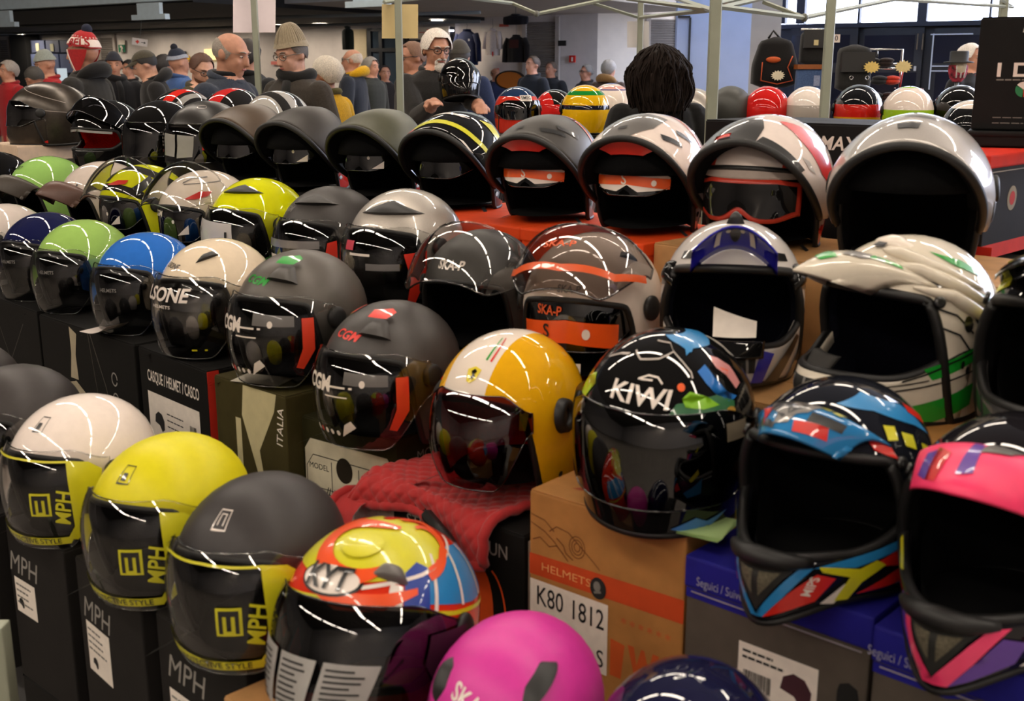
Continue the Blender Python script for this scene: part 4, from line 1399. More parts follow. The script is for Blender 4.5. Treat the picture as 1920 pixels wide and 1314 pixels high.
h = jet('open_face_helmet', 'glossy white helmet with smoked orange striped visor swung up, size band below', 1112, 592, .592, -22, glossy((222, 208, 196)), thin_glass('visor_light_smoke', (.40, .36, .34), .06), scale=1.12, brow=.26, q=-1.70,
        vis=dict(lo=-.86, hi=.30, lo_s=-.02, hi_s=.14, off=.016, bulge=.016, w=62, up=50, edge_r=.002))
h.patch(ORA_I, stroke([(-72, -12), (-50, -26), (0, -34), (44, -28), (72, -8)], 6), on_visor=True, name='orange_stripe', off=.003)
h.text('SKA-P', .02, ORA_I, -6, -.2, .02, on_visor=True, off=.003)
h.text('SKA-P', .018, GREY_I, 0, .40, .02)
h.vent(BLK, 66, 50, 12, 4, .008, rot=-20)
h.visor(DARKV, w=62, lo=-.46, hi=.24, lo_s=-.1, hi_s=.16, off=-.002, name='sun_visor')
h.patch(ink((232, 84, 20)), [(-58, -6), (0, 0), (52, -4), (52, -24), (0, -19), (-58, -22)], on_visor=True, name='size_sticker', off=.003)
h.text('S', .034, BLACK_I, -22, -.19, .015, on_visor=True, off=.005)
h.text('SKA-P', .022, ORA_I, -20, .10, .02, on_visor=True, off=.003)
h.patch(WHITE_I, ell_poly(20, -11, 4, 4.4, 16), on_visor=True, name='round_sticker', off=.005)
tg = obj('paper_tag', grid(lambda u, v: h.S.p(R(-10 + 22 * u), -.62 - .32 * v, .004 + .01 * v), 6, 6), PAPER, h.root)

h = mx('motocross_helmet', 'white, black and blue motocross helmet facing straight out with navy lining', 1372, 566, .545, -11, glossy((200, 194, 190)), glossy((196, 190, 184)), lining=LINNAVY, scale=1.06, chin=.06,
       peakopt=dict(length=.050, phi=.84, rise=.042, droop=.0, w=38, taper=.95, sweep=.1), peak_m=glossy((36, 34, 170)))
h.peak_off = Vector((0, -.002, -.0058))
hp = h.pk
h.peak_patch(WHITE_I, hp, [(-.55, .2), (-.42, .2), (-.36, .95), (-.46, .95)], [(.55, .2), (.42, .2), (.36, .95), (.46, .95)])
h.peak_patch(BLACK_I, hp, ell_poly(0, .5, .16, .3, 16))
h.peak_patch(WHITE_I, hp, ell_poly(-.2, .62, .07, .12, 10), ell_poly(.2, .62, .07, .12, 10), rect_poly(-.15, .84, .12, .92))
h.patch(BLACK_I, [(30, 46), (60, 40), (58, 34), (36, 37)], [(-30, 46), (-60, 40), (-58, 34), (-36, 37)], [(60, 26), (90, 20), (92, 8), (70, 12)], [(-60, 26), (-90, 20), (-92, 8), (-70, 12)], name='black_graphic')
h.patch(BLACK_I, [(30, -56), (60, -20), (66, -24), (44, -57)], [(-30, -56), (-60, -20), (-66, -24), (-44, -57)], [(56, -57), (76, -30), (82, -34), (68, -57)], [(-10, -40), (0, -36), (10, -40), (8, -48), (-8, -48)], name='black_graphic', off=.003)
h.patch(BLUE_I, [(18, -56), (24, -30), (36, -34), (28, -57)], [(-18, -56), (-24, -30), (-36, -34), (-28, -57)], name='blue_graphic', off=.002)
for s in (-1, 1): h.vent(GLOSSK, 68 * s, 22, 10, 9, .014, mouth=False)
h.vent(mat('vent_cap', (28, 27, 26), .3), 0, 82, 40, 5, .02, mouth=False)
ns_ = obj('chin_cap', h.band_vf(-24, 24, -.62, -.36, .012, 16, 8, thick=.006), GLOSSK, h.root)
obj('paper_slip', grid(lambda u, v: h.S.p(R(-14 + 34 * u), -.34 + (.42 - .18 * u) * v, -.004), 5, 5), PAPER, h.root)

WG = glossy((214, 204, 186))
h = mx('motocross_helmet', 'white motocross helmet with long peak and bright green flame graphics', 1694, 604, .545, -60, WG, WG, lining=LINNAVY, scale=1.08, chin=.06,
       peakopt=dict(length=.150, phi=.98, rise=-.012, droop=.0, w=66, taper=.45, sweep=.5), peak_m=WG)
hp = h.pk
h.peak_patch(GREEN_I, hp, [(-.5, .6), (-.2, .7), (.2, .75), (.3, .6), (.1, .52), (-.3, .5)], [(.4, .2), (.7, .1), (.8, .2), (.5, .34)])
h.peak_patch(GREY_I, hp, [(.1, .3), (.6, .2), (.5, .45), (.2, .5)])
h.patch(GREEN_I, [(70, 62), (100, 52), (116, 40), (110, 38), (90, 48)], [(96, 30), (112, 22), (108, 18), (94, 26)], [(60, -18), (96, -4), (100, -12), (66, -26)], [(30, -54), (60, -44), (96, -30), (98, -46), (70, -56)], [(20, -50), (36, -40), (30, -50)], name='green_graphic')
h.patch(GREY_I, [(60, 50), (90, 44), (104, 30), (92, 34), (70, 42)], name='grey_graphic')
h.patch(BLACK_I, stroke([(40, 44), (66, 36), (90, 18), (98, 0)], 1.4), stroke([(56, 24), (78, 16), (90, 4)], 1.2), stroke([(66, 10), (80, 4), (88, -6)], 1.2), stroke([(50, -28), (76, -14), (98, -6)], 1.4), stroke([(34, -40), (70, -28), (98, -20)], 1.2), stroke([(10, -44), (40, -34), (64, -26)], 1), name='outline', off=.002)
h.patch(BLACK_I, ell_poly(86, 10, 3.5, 5, 12), ell_poly(84, -16, 1.4, 3, 8), ell_poly(88, -20, 1.4, 3, 8), name='screw_hole', off=.003)
h.vent(glossy((226, 214, 200)), 0, 74, 60, 7, .008, mouth=False)
for ra in ([(10, 62), (40, 58), (76, 44), (112, 26)], [(24, 50), (56, 46), (86, 32), (116, 14)], [(50, 34), (76, 28), (100, 12), (118, -2)]):
    pts = []
    for q_ in range(len(ra) - 1):
        for k_ in range(5):
            t_ = k_ / 5
            pts.append(h.S.p(R(ra[q_][0] + (ra[q_ + 1][0] - ra[q_][0]) * t_), R(ra[q_][1] + (ra[q_ + 1][1] - ra[q_][1]) * t_), .002))
    obj('ridge', tube(pts, [.002 + .009 * sin(pi * i_ / (len(pts) - 1)) for i_ in range(len(pts))], 8), WG, h.root)
h.patch(BLACK_I, [(40, 52), (70, 44), (96, 30), (74, 40), (50, 48)], [(60, 38), (84, 28), (100, 16), (80, 26)], name='black_graphic', off=.0015)
h.patch(BLACK_I, [(-12, 68), (8, 68), (10, 63), (-12, 63)], name='vent_slot', off=.004)
obj('nose_guard', h.band_vf(-26, 8, -.54, -.30, -.012, 12, 6, thick=.012), mat('foam_grey', (50, 48, 46), .9, bump=.4), h.root)

h = mx('motocross_helmet', 'black motocross helmet with yellow graphics cut off by the right edge', 2034, 660, .545, -40, glossy((16, 16, 18)), glossy((60, 58, 58)), lining=LIN, scale=1.16, chin=.06, peakopt=dict(length=.12, phi=.98, rise=.02, w=62))
h.patch(YEL_I, [(-80, 40), (-60, 46), (-50, 36), (-66, 28)], [(-92, 14), (-80, 20), (-76, 6)], name='yellow_graphic')
h.peak_patch(YEL_I, h.pk, [(-.9, .3), (-.6, .4), (-.6, .7), (-.85, .6)])

# ================================================================== back row
QROW = -2.12
hh = .36
h = full('full_face_helmet', 'dark carbon grey full-face helmet turned sideways on the white carton', 92, 214, .30, -78, mat('carbon_satin', (62, 54, 46), .3, .55, coat=.25, coat_rough=.25, ns=40, nv=.25), DARKV, scale=1.02, S=Shell(A=.126, Bf=.165, Bb=.19, chin=.02, top=.26, tb=.06))
h.patch(LINE, stroke([(10, 62), (40, 52), (80, 38), (120, 22)], 1.0), stroke([(30, 14), (80, 10), (130, 4)], .8), name='seam_line')
h.text('Cast', .030, WHITE_I, 22, .05, .02, shear=.4)
h.patch(RED_I, [(84, -52), (92, -48), (92, -54)], name='small_badge')
h = full('full_face_helmet', 'glossy black full-face helmet with open eye port and red lining', 205, 258, hh, -30, GLOSSK, None, scale=1.02, lining=LINRED, top=-.46, brow=.20)
h.visor(DARKV, w=86, lo=-.3, hi=.42, lo_s=-.1, hi_s=.2, off=.008, up=44)
h.patch(ink((150, 146, 142)), stroke([(-60, 3), (0, 8), (60, 3)], 4), name='brow_strip')
h = full('full_face_helmet', 'glossy black full-face helmet with closed black visor next to red lined one', 308, 268, hh, -30, GLOSSK, DARKV, scale=1.04, vis=dict(lo=-.5), top=-.45)
h = full('full_face_helmet', 'black satin full-face helmet with grey sticker sheets on its visor', 392, 282, hh, -30, mat('satin_black', (34, 31, 29), .35, spec=.5), SMOKE, scale=1.06, vis=dict(lo=-.55, hi=.44), top=-.5)
h.patch(ink((150, 148, 144)), [(-22, 12), (4, 10), (4, -22), (-20, -20)], [(8, 10), (32, 8), (30, -22), (8, -24)], on_visor=True, name='sticker_sheet', off=.003)
h.patch(WHITE_I, *[rect_poly(-36, 8 - 5 * k, -30, 11 - 5 * k) for k in range(4)], on_visor=True, name='print', off=.003)
h.patch(RED_I, rect_poly(-36, -16, -30, -12), rect_poly(42, -12, 46, -6), on_visor=True, name='print', off=.003)
h.patch(LINE, stroke(ell_poly(40, 58, 12, 4, 20), 1), name='round_emblem')

GSH = striped('silver_red_shell', (150, 146, 142), [('Z', .0, .13, (186, 40, 30)), ('X', -.03, .03, (60, 58, 56))])
flip('flip_up_helmet', 'brown satin flip-up helmet with its chin bar raised', 474, 276, hh, -28, GLOSSK, mat('satin_brown', (74, 58, 42), .4, spec=.4), scale=.98)
h = flip('flip_up_helmet', 'matte black flip-up helmet with chin bar raised, between brown and olive ones', 582, 284, hh, -28, GSH, mat('satin_black2', (44, 39, 35), .45, spec=.4), scale=.98)
h.text('CGM', .022, WHITE_I, -30, .18, .03, on_visor=True, off=.002)
h.patch(WHITE_I, ell_poly(20, 3, 2.4, 2.6, 12), [(26, -12), (44, -2), (44, -12)], on_visor=True, name='visor_sticker', off=.002)
h = flip('flip_up_helmet', 'olive green satin flip-up helmet with chin bar raised', 720, 290, hh, -28, GSH, mat('satin_olive', (66, 66, 46), .42, spec=.4), scale=.98)
h.text('CGM', .022, WHITE_I, -30, .18, .03, on_visor=True, off=.002)
h.patch(WHITE_I, ell_poly(20, 3, 2.4, 2.6, 12), [(26, -12), (44, -2), (44, -12)], on_visor=True, name='visor_sticker', off=.002)
YSH = striped('yellow_black_shell', (24, 22, 20), [('D', .19, .215, (206, 206, 20)), ('D', .235, .25, (190, 186, 176))])
h = flip('flip_up_helmet', 'glossy black and neon yellow flip-up helmet with chin bar raised', 862, 308, hh, -28, YSH, GLOSSK, scale=.98)
flip_patch(h, YEL_I, [(-70, .98), (-40, .98), (-8, .84), (20, .80), (50, .76), (78, .66), (96, .40), (92, .36), (74, .58), (46, .68), (16, .72), (-14, .74), (-50, .84)], name='yellow_graphic')
flip_patch(h, WHITE_I, [(38, .94), (44, .92), (62, .96), (56, .98)], [(-40, .62), (-16, .56), (20, .50), (26, .46), (-16, .50), (-44, .56)], name='white_graphic', off=.002)
flip_patch(h, YEL_I, [(30, .30), (60, .24), (70, .05), (40, .08)], name='yellow_graphic')
flip_patch(h, RED_I, rect_poly(-36, .90, -22, .97), name='red_button', off=.003)
DG = mat('satin_graphite', (52, 48, 44), .42, spec=.45)
OSH = striped('orange_black_shell', (140, 136, 132), [('R', .05, .08, (214, 90, 50)), ('R', .0, .05, (34, 32, 30))])
h = flip('flip_up_helmet', 'graphite grey flip-up helmet with orange stripe and size band on sun visor', 1030, 318, hh, -27, OSH, DG, scale=.98, red=RED_I, band=True)
flip_patch(h, BLACK_I, [(12, .80), (34, .66), (40, .70), (18, .86)], [(22, .60), (44, .48), (48, .52), (28, .66)], [(-12, .86), (-4, .85), (-4, .79), (-12, .80)], name='vent_slot')
flip_patch(h, ORA_I, [(10, .10), (24, .08), (60, .16), (58, .20), (24, .14)], name='orange_line')
h = flip('flip_up_helmet', 'white and grey flip-up helmet with orange line and size band on sun visor', 1216, 336, hh, -27, OSH, glossy((226, 210, 200)), scale=1.02, red=RED_I, band=True)
flip_patch(h, ink((92, 88, 84)), [(-24, .98), (6, .98), (20, .74), (22, .40), (-16, .40), (-30, .6)], name='grey_graphic')
flip_patch(h, ORA_I, [(14, .12), (26, .10), (60, .18), (58, .22), (26, .16)], name='orange_line')
flip_patch(h, BLACK_I, [(28, .78), (46, .66), (50, .71), (34, .84)], [(34, .52), (50, .44), (52, .47), (38, .57)], [(-10, .86), (-2, .85), (-2, .79), (-10, .80)], name='vent_slot', off=.0026)
WR = striped('white_red_shell', (226, 212, 204), [('R', .07, .12, (214, 70, 52)), ('R', .0, .05, (226, 212, 204))])
h = flip('flip_up_helmet', 'white flip-up helmet with red panel, black brow and red framed goggles', 1436, 352, hh, -32, WR, glossy((226, 212, 204)), scale=1.04, sunv=None, dark_brow=False)
flip_patch(h, ink((34, 32, 31)), [(-100, .98), (14, .98), (12, .74), (4, .52), (-30, .50), (-70, .60), (-96, .8)], name='black_graphic')
flip_patch(h, ink((30, 28, 27)), [(14, .99), (60, .99), (60, .90), (16, .88)], name='black_graphic')
flip_patch(h, RED_I, [(16, .50), (30, .34), (56, .24), (84, .22), (86, .44), (70, .62), (40, .60)], name='red_panel')
flip_patch(h, ink((180, 174, 170)), [(50, .80), (56, .74), (68, .76), (62, .82)], name='grey_graphic')
flip_patch(h, RED_I, rect_poly(-24, .88, -10, .95), name='red_button', off=.004)
# goggles strapped inside the eye port
gog = obj('goggle_frame', h.band_vf(-56, 56, lambda a: -.52 + .16 * math.exp(-(math.degrees(a) / 11) ** 2) + .1 * smst(30, 56, abs(math.degrees(a))), lambda a: .18 - .06 * smst(30, 56, abs(math.degrees(a))), .0, 40, 10, thick=.02), mat('goggle_red', (176, 50, 34), .35), h.root)
obj('goggle_lens', h.band_vf(-50, 50, lambda a: -.44 + .18 * math.exp(-(math.degrees(a) / 11) ** 2) + .1 * smst(30, 50, abs(math.degrees(a))), lambda a: .11 - .05 * smst(30, 50, abs(math.degrees(a))), .003, 40, 10), GLOSSK, gog)
obj('brow_pad', h.band_vf(-66, 66, .18, .34, .0, 30, 6, thick=.02), mat('pad_grey', (150, 136, 128), .7, bump=.2), h.root)
h = flip('flip_up_helmet', 'glossy silver flip-up helmet with wide raised chin bar and black interior', 1706, 376, hh, -24, metalpaint((176, 170, 164)), metalpaint((168, 162, 156)), scale=1.08, sunv=None)
flip_patch(h, BLACK_I, [(-8, .76), (5, .76), (6, .66), (-9, .66)], name='vent_slot')
flip_patch(h, ink((110, 104, 100)), rect_poly(-6, .50, 14, .44), name='vent_slot')
flip_patch(h, BLACK_I, [(84, .60), (100, .62), (100, .40), (88, .40)], name='vent_slot')
h.patch(GREY_I, [(96, 30), (104, 36), (116, 8), (108, 4)], name='side_graphic', off=.002)

# helmets of the row behind, only their crowns show
h = full('full_face_helmet', 'black and silver full-face helmet with red stripe peeping over the back row', 345, 222, .30, 150, striped('black_red_stripes', (30, 28, 27), [('X', -.05, -.01, (206, 36, 26)), ('X', -.085, -.065, (150, 146, 140))]), scale=1.0, loc=at_d(345, 222, 4.75) - Vector((0, 0, .13)))
h = full('full_face_helmet', 'black and red glossy helmet crown peeping above the brown flip-up helmet', 440, 218, .30, 150, striped('black_red_stripes2', (30, 28, 27), [('X', -.04, .02, (196, 36, 36))]), scale=1.0, loc=at_d(440, 222, 4.6) - Vector((0, 0, .13)))
h = full('full_face_helmet', 'silver and black striped helmet crown behind the matte black flip-up helmet', 522, 222, .30, 150, striped('silver_black_stripes', (170, 166, 160), [('Y', -.04, .0, (40, 38, 36)), ('Y', .04, .08, (40, 38, 36))]), scale=1.0, loc=at_d(522, 228, 4.5) - Vector((0, 0, .13)))
# ------------------------------------------------------------------ far side of the hall
class Frame:
    """A vertical plane through two floor points; s runs along it, k is the distance in front of it (towards the lens)."""
    def __init__(f, A, B):
        f.A = Vector((A[0], A[1], 0))
        f.t = (Vector((B[0], B[1], 0)) - f.A).normalized()
        f.m = Vector((f.t.y, -f.t.x, 0))

    def sz(f, px, py, k=0):
        v = (657 - py) / FPX
        r = Vector(((px - 960) / FPX, cos(PITCH) + v * sin(PITCH), -sin(PITCH) + v * cos(PITCH)))
        d = (f.A + f.m * k) .dot(f.m) / r.dot(f.m)
        P = Vector((0, 0, HC)) + r * d
        return (P - f.A).dot(f.t), P.z

    def box(f, name, s0, s1, k0, k1, z0, z1, m, parent=None):
        V = [f.A + f.t * s + f.m * k + Vector((0, 0, z)) for z in (z0, z1) for s, k in ((s0, k1), (s1, k1), (s1, k0), (s0, k0))]
        return obj(name, (V, boxvf(1, 1, 1)[1]), m, parent, False)

    def px(f, name, x0, y0, x1, y1, m, k=0, th=.03, parent=None):
        ym = max(0, min(300, (y0 + y1) / 2))
        a, b = (f.sz(x0, ym, k)[0], f.sz((x0 + x1) / 2, y0, k)[1]), (f.sz(x1, ym, k)[0], f.sz((x0 + x1) / 2, y1, k)[1])
        return f.box(name, min(a[0], b[0]), max(a[0], b[0]), k - th, k, min(a[1], b[1]), max(a[1], b[1]), m, parent)

    def at(f, px, py, k=0):
        s, z = f.sz(px, py, k)
        return f.A + f.t * s + f.m * k + Vector((0, 0, z))

    def place(f, vf, px, py, k, size):
        """flat art (metres) set upright on the plane at a pixel"""
        P = f.at(px, py, k)
        return [P + f.t * v.x * size + Vector((0, 0, v.y * size)) for v in vf[0]], vf[1]


bpy.data.objects.remove(bpy.data.objects['wall_back'])
WB = Frame((-13, 30), (0, 21))
M_SHUT = mat('roller_shutter', (150, 144, 138), .5, .2, ns=8, nv=.05)
M_PALE = mat('wall_pale', (232, 222, 208), .85, ns=5, nv=.04)
wb = WB.box('wall_back', -9, 17.6, -.2, 0, 0, 3.0, M_WALL)
wb['kind'] = 'structure'
so = WB.box('ceiling_gallery', -9, 15.2, -.2, 6.7, 2.46, 2.6, M_SOFFIT)
so['kind'] = 'structure'
so2 = WB.box('ceiling_gallery', 15.2, 19.5, -.2, 5.0, 2.52, 2.8, M_WALLG)
so2['kind'] = 'structure'
fz_ = WB.sz(30, 17, 6.8)[1]
fa = WB.box('trim_gallery_edge', -9, 26, 6.7, 6.85, fz_, 4.6, M_STEEL); fa['kind'] = 'structure'
for x0, x1, y0, y1, k in ((258, 300, 9, 36, 6.93), (-14, 20, 24, 50, 6.93), (662, 712, -10, 12, 6.93)):
    a = WB.sz(x0, y1, k)[0]; b_ = WB.sz(x1, y1, k)[0]
    br = WB.box('trim_bracket', a, b_, k - .06, k, WB.sz(x1, y1, k)[1], 2.46, M_STEEL); br['kind'] = 'structure'
    br2 = WB.box('trim_bracket', a - .12, b_ + .12, k - .07, k + .01, WB.sz(x1, y1, k)[1], WB.sz(x1, y1, k)[1] + .07, M_STEEL); br2['kind'] = 'structure'
PIPE = plain((112, 116, 116), .45)
for y0, y1, kk in ((51, 33, 4.4), (64, 50, 2.4)):
    P = tube([WB.at(-20, y0, kk), WB.at(480, y1, kk), WB.at(900, y1 - 10, kk)], .026, 8)
    pp = obj('ceiling_pipe', P, PIPE, None); pp['kind'] = 'structure'
# wall that faces us right of the shutters, white door panel, grey pier
X0 = (WB.A + WB.t * 17.6)
w2 = wallbox('wall_back_right', X0.x, 3.6, X0.y, X0.y + .2, 0, 3.4, M_PALE)
PANEL = mat('panel_white_daylight_tint', (168, 184, 222), .5, ns=4, nv=.04)  # white panel; the blue cast of window daylight is put into its colour
a0, a1 = at_y(1268, 100, 13).x, at_y(1406, 100, 13).x
w3 = wallbox('wall_panel', a0, a1, 13, 13.15, 0, 3.2, PANEL)
dr = empty('door_1', (0, 0, 0)); dr['kind'] = 'structure'
fx0, fx1 = at_y(1270, 60, 12.99).x, at_y(1293, 60, 12.99).x
zt = at_y(1290, 33, 12.99).z
for nm, v in (('door_jamb', boxvf(.02, .03, zt, fx1, 12.98, 0)), ('door_head', boxvf(fx1 - fx0, .03, .02, (fx0 + fx1) / 2, 12.98, zt))):
    obj(nm, v, M_DARKFRAME, dr, False)
w4 = wallbox('wall_pier', a1, at_y(1462, 100, 13).x, 13.0, 13.2, 0, 3.6, M_WALLG)

# shutters with real slats
def shutter(x0, y0, x1, y1, k, n, F=WB):
    o = empty('window_shutter', (0, 0, 0)); o['kind'] = 'structure'
    s0, za = F.sz(x0, y0, k); s1, zb = F.sz(x1, y1, k)
    za, zb = max(za, zb), min(za, zb)
    zb = max(zb, .1)
    hh_ = (za - zb) / n
    V, Fc = [], []
    for i in range(n):
        z = zb + i * hh_
        P = [(s0, k, z), (s1, k, z), (s1, k + .03, z + hh_ * .5), (s0, k + .03, z + hh_ * .5), (s1, k, z + hh_ * .95), (s0, k, z + hh_ * .95)]
        b0 = len(V)
        V += [F.A + F.t * p[0] + F.m * p[1] + Vector((0, 0, p[2])) for p in P]
        Fc += [(b0, b0 + 1, b0 + 2, b0 + 3), (b0 + 3, b0 + 2, b0 + 4, b0 + 5)]
    sl = obj('slats', (V, Fc), M_SHUT, o, False); sl['kind'] = 'stuff'
    for sx in (s0, s1):
        F.box('guide_rail', sx - .04, sx + .04, k, k + .05, zb, za + .08, M_WALLG, o)
    return o
shutter(985, 42, 1046, 175, .02, 30)
shutter(186, 71, 220, 130, .02, 16)
shutter(-14, 76, 24, 140, .02, 16)
W2 = Frame((X0.x, X0.y), (X0.x + 1, X0.y))
shutter(1216, 36, 1266, 175, .02, 30, W2)

# pillar, lockers, door, boards and signs on the wall
pl_ = WB.px('wall_pillar', 26, 60, 55, 250, M_SOFFIT, .5, .4); pl_['kind'] = 'structure'
LOCK = mat('locker_blue', (92, 100, 128), .5, ns=5, nv=.08)
lk = empty('locker_row', WB.at(90, 105, .4), 0, 'row of blue grey lockers with small notices by the dark pillar', 'locker')
LI = lk.matrix_basis.inverted()
def under(o, parent):
    """re-express world-space geometry of o below a placed parent"""
    M = parent.matrix_basis.inverted()
    o.data.transform(M)
    o.parent = parent
    return o
for k in range(3):
    x0 = 58 + 27 * k
    under(WB.px('locker_door', x0 + 1, 76, x0 + 25, 98, LOCK, .42, .05), lk)
    under(WB.px('locker_door', x0 + 1, 101, x0 + 25, 136, mat('locker_blue2', (110, 122, 160), .5, ns=5), .42, .05), lk)
    if k < 2: under(WB.px('notice', x0 + 9, 81 + k, x0 + 15, 96, plain((196, 192, 160)), .44, .01), lk)
under(WB.px('carcass', 56, 74, 140, 250, mat('locker_dark', (52, 56, 74), .5), .36, .3), lk)

dd2 = empty('door_2', (0, 0, 0)); dd2['kind'] = 'structure'
for x0, y0, x1, y1 in ((690, 53, 697, 250), (712, 53, 718, 250), (752, 53, 760, 250), (690, 53, 760, 58), (690, 90, 760, 97)):
    WB.px('door_frame', x0, y0, x1, y1, M_DARKFRAME, .06, .06, dd2)
PANE = mat('dark_pane', (70, 84, 98), .08, nv=.1, ns=2)
for x0, y0, x1, y1 in ((697, 58, 712, 90), (718, 58, 752, 90), (697, 97, 712, 220), (718, 97, 752, 220)):
    WB.px('pane', x0, y0, x1, y1, PANE, .02, .02, dd2)
win = empty('window_1', (0, 0, 0)); win['kind'] = 'structure'
for x0, y0, x1, y1 in ((760, 50, 764, 130), (842, 50, 850, 130), (760, 74, 850, 78)):
    WB.px('window_frame', x0, y0, x1, y1, M_DARKFRAME, .06, .06, win)
WB.px('pane', 764, 78, 842, 130, mat('blue_pane', (120, 136, 156), .1, ns=2), .02, .02, win)
bd = WB.px('notice_board', 783, 50, 842, 72, M_PALE, .08, .03); tag(bd, 'white board with thin dark lines above the window behind the bearded man', 'board')
for x0, x1, y in ((786, 796, 60), (800, 812, 55), (803, 805, 66)):
    WB.px('print', x0, y, x1, y + 1.5, RED_I, .082, .004, bd)
lt = WB.px('strip_light', 842, 56, 850, 59, emit('strip', (235, 235, 255), 6), .1, .02); tag(lt, 'short bright strip light on the back wall near the bearded man', 'lamp')
jl = WB.px('wall_trim_cream', 664, 55, 689, 250, mat('cream_door', (206, 190, 156), .7), .03, .03); jl.name = 'trim_cream_panel'; jl['kind'] = 'structure'


def sign(label, x0, y0, x1, y1, m, k=.06, F=WB, name='sign', cat='sign'):
    return tag(F.px(name, x0, y0, x1, y1, m, k, .03), label, cat)


g = sign('green emergency exit sign on the back wall', 222, 84, 233, 98, plain((30, 120, 84)))
WB.px('white_panel', 222, 75, 233, 84, M_PALE, .065, .02, g)
obj('pictogram', WB.place(poly_vf([(-.2, -.4), (.0, .1), (-.25, .1), (-.2, .3), (.1, .3), (.3, 0), (.15, -.05), (.25, -.4), (.1, -.4), (.05, -.1), (-.05, -.4)]), 227.5, 91, .075, .22), WHITE_I, g, False)
fz = empty('first_aid_sign', at_d(262, 79, 16), R(8), 'white hanging sign with a red cross and a black arrow', 'sign', ry=R(9))
obj('panel', boxvf(.21, .02, .10, 0, 0, -.05), plain((222, 214, 210)), fz, False)
obj('red_cross', ([Vector((v.x, -.0115, v.y)) for v in poly_vf([(-.055, -.01), (-.055, .01), (-.04, .01), (-.04, .025), (-.02, .025), (-.02, .01), (-.005, .01), (-.005, -.01), (-.02, -.01), (-.02, -.025), (-.04, -.025), (-.04, -.01)])[0]], poly_vf([(-.055, -.01), (-.055, .01), (-.04, .01), (-.04, .025), (-.02, .025), (-.02, .01), (-.005, .01), (-.005, -.01), (-.02, -.01), (-.02, -.025), (-.04, -.025), (-.04, -.01)])[1]), RED_I, fz, False)
ar = poly_vf([(.02, -.005), (.02, .005), (.06, .005), (.06, .018), (.085, 0), (.06, -.018), (.06, -.005)])
obj('arrow', ([Vector((v.x, -.0115, v.y)) for v in ar[0]], ar[1]), BLACK_I, fz, False)
obj('hanger_wire', tube([(0, 0, .05), (0, 0, .78)], .004, 4), PIPE, fz)
g = sign('small red and white fire equipment sign on the pale wall', 1067, 104, 1078, 117, RED_I)
WB.px('print', 1071, 107, 1074, 115, WHITE_I, .066, .004, g)
g = sign('small dark red sign high on the wall between the hung garments', 936, 45, 952, 50, plain((170, 70, 56)))
g = sign('red extinguisher sign low on the wall by the shutters', 926, 128, 934, 140, plain((190, 60, 54)))
g = sign('small pink notice on the wall behind the beanie man', 508, 115, 521, 121, plain((214, 120, 110)))
g = sign('dark blue picture on the back wall near the striped bobble hat', 324, 96, 348, 122, plain((34, 40, 58)))
g = sign('glowing cream light panel beside the bald man', 383, 92, 404, 112, emit('cream_panel', (255, 226, 150), 1.6), cat='lamp', name='light_panel')
g = sign('white lit display panel at the far left counter', 107, 128, 124, 152, emit('white_screen', (214, 226, 232), .8), 1.5, cat='screen', name='display_screen')
g = sign('yellow board above the man with brown hair', 345, 104, 354, 116, plain((214, 170, 30)))
cm = sign('small black fitting on the wall beside the right shutter', 1046, 76, 1060, 86, plain((30, 28, 28)), .2, cat='fitting', name='wall_fitting')
ov = empty('oval_board', WB.at(958, 150, 3), math.atan2(WB.t.y, WB.t.x), 'dark orange oval board leaning behind the navy and red helmet', 'board')
obj('board', xf(lathe([(0, 0), (.28, 0), (.28, .03), (0, .03)], 30), Matrix.Rotation(R(90), 4, 'X') @ Matrix.Scale(.5, 4, (0, 1, 0))), plain((40, 30, 22)), ov)
obj('board_stand', tube([(0, .03, -.1), (0, .10, -ov.location.z + .01)], .02, 6), PIPE, ov)
obj('orange_face', xf(lathe([(0, .035), (.24, .035)], 30), Matrix.Rotation(R(90), 4, 'X') @ Matrix.Scale(.5, 4, (0, 1, 0))), plain((176, 100, 24)), ov)
for x, y in ((38, 72), (247, 65), (398, 58), (600, 53), (318, 61), (150, 68), (520, 54), (820, 46)):  # second half of the list: added lamps that brighten the back wall
    q_ = WB.sz(x, y, .9)[0]
    P = WB.A + WB.t * q_ + WB.m * .9 + Vector((0, 0, 2.445))
    L = empty('downlight', P, 0, 'round recessed downlight glowing in the dark gallery ceiling', 'lamp', 'downlights of the gallery')
    obj('lamp_face', lathe([(0, 0), (.12, 0), (.13, .01)], 20), emit('downlight_glow', (255, 238, 216), GALLERY), L)
    obj('ring', lathe([(.12, -.005), (.15, -.005), (.15, .012)], 20), PIPE, L)

# ------------------------------------------------------------------ windows and dark doors at the right
WR_ = Frame((at_y(1456, 100, 14).x, 14), (at_y(1920, 100, 12.6).x, 12.6))
PX1 = 2080
def wr(name, x0, y0, x1, y1, m, k=0, th=.06, parent=None):
    return WR_.px(name, x0, y0, x1, y1, m, k, th, parent)
M_DOOR = mat('door_black', (26, 29, 40), .4, ns=6, nv=.12)
M_BLUEF = mat('blue_steel_frame', (20, 25, 46), .45, ns=6, nv=.1)
w5 = wr('wall_doors', 1456, 42, PX1, 320, M_DOOR, -.06, .1); w5['kind'] = 'structure'
wi = empty('window_2', (0, 0, 0)); wi['kind'] = 'structure'
SKY = emit('window_daylight', (222, 230, 255), WINDOW)
wr('pane', 1456, -420, PX1, 44, thin_glass('window_glass', (.95, .96, .98), .04), -.04, .01, wi)
for x0, x1 in ((1456, 1474), (1494, 1510), (1610, 1614), (1722, 1740), (1857, 1861), (1990, 2000)):
    wr('window_frame', x0, -420, x1, 44, M_BLUEF, .02, .1, wi)
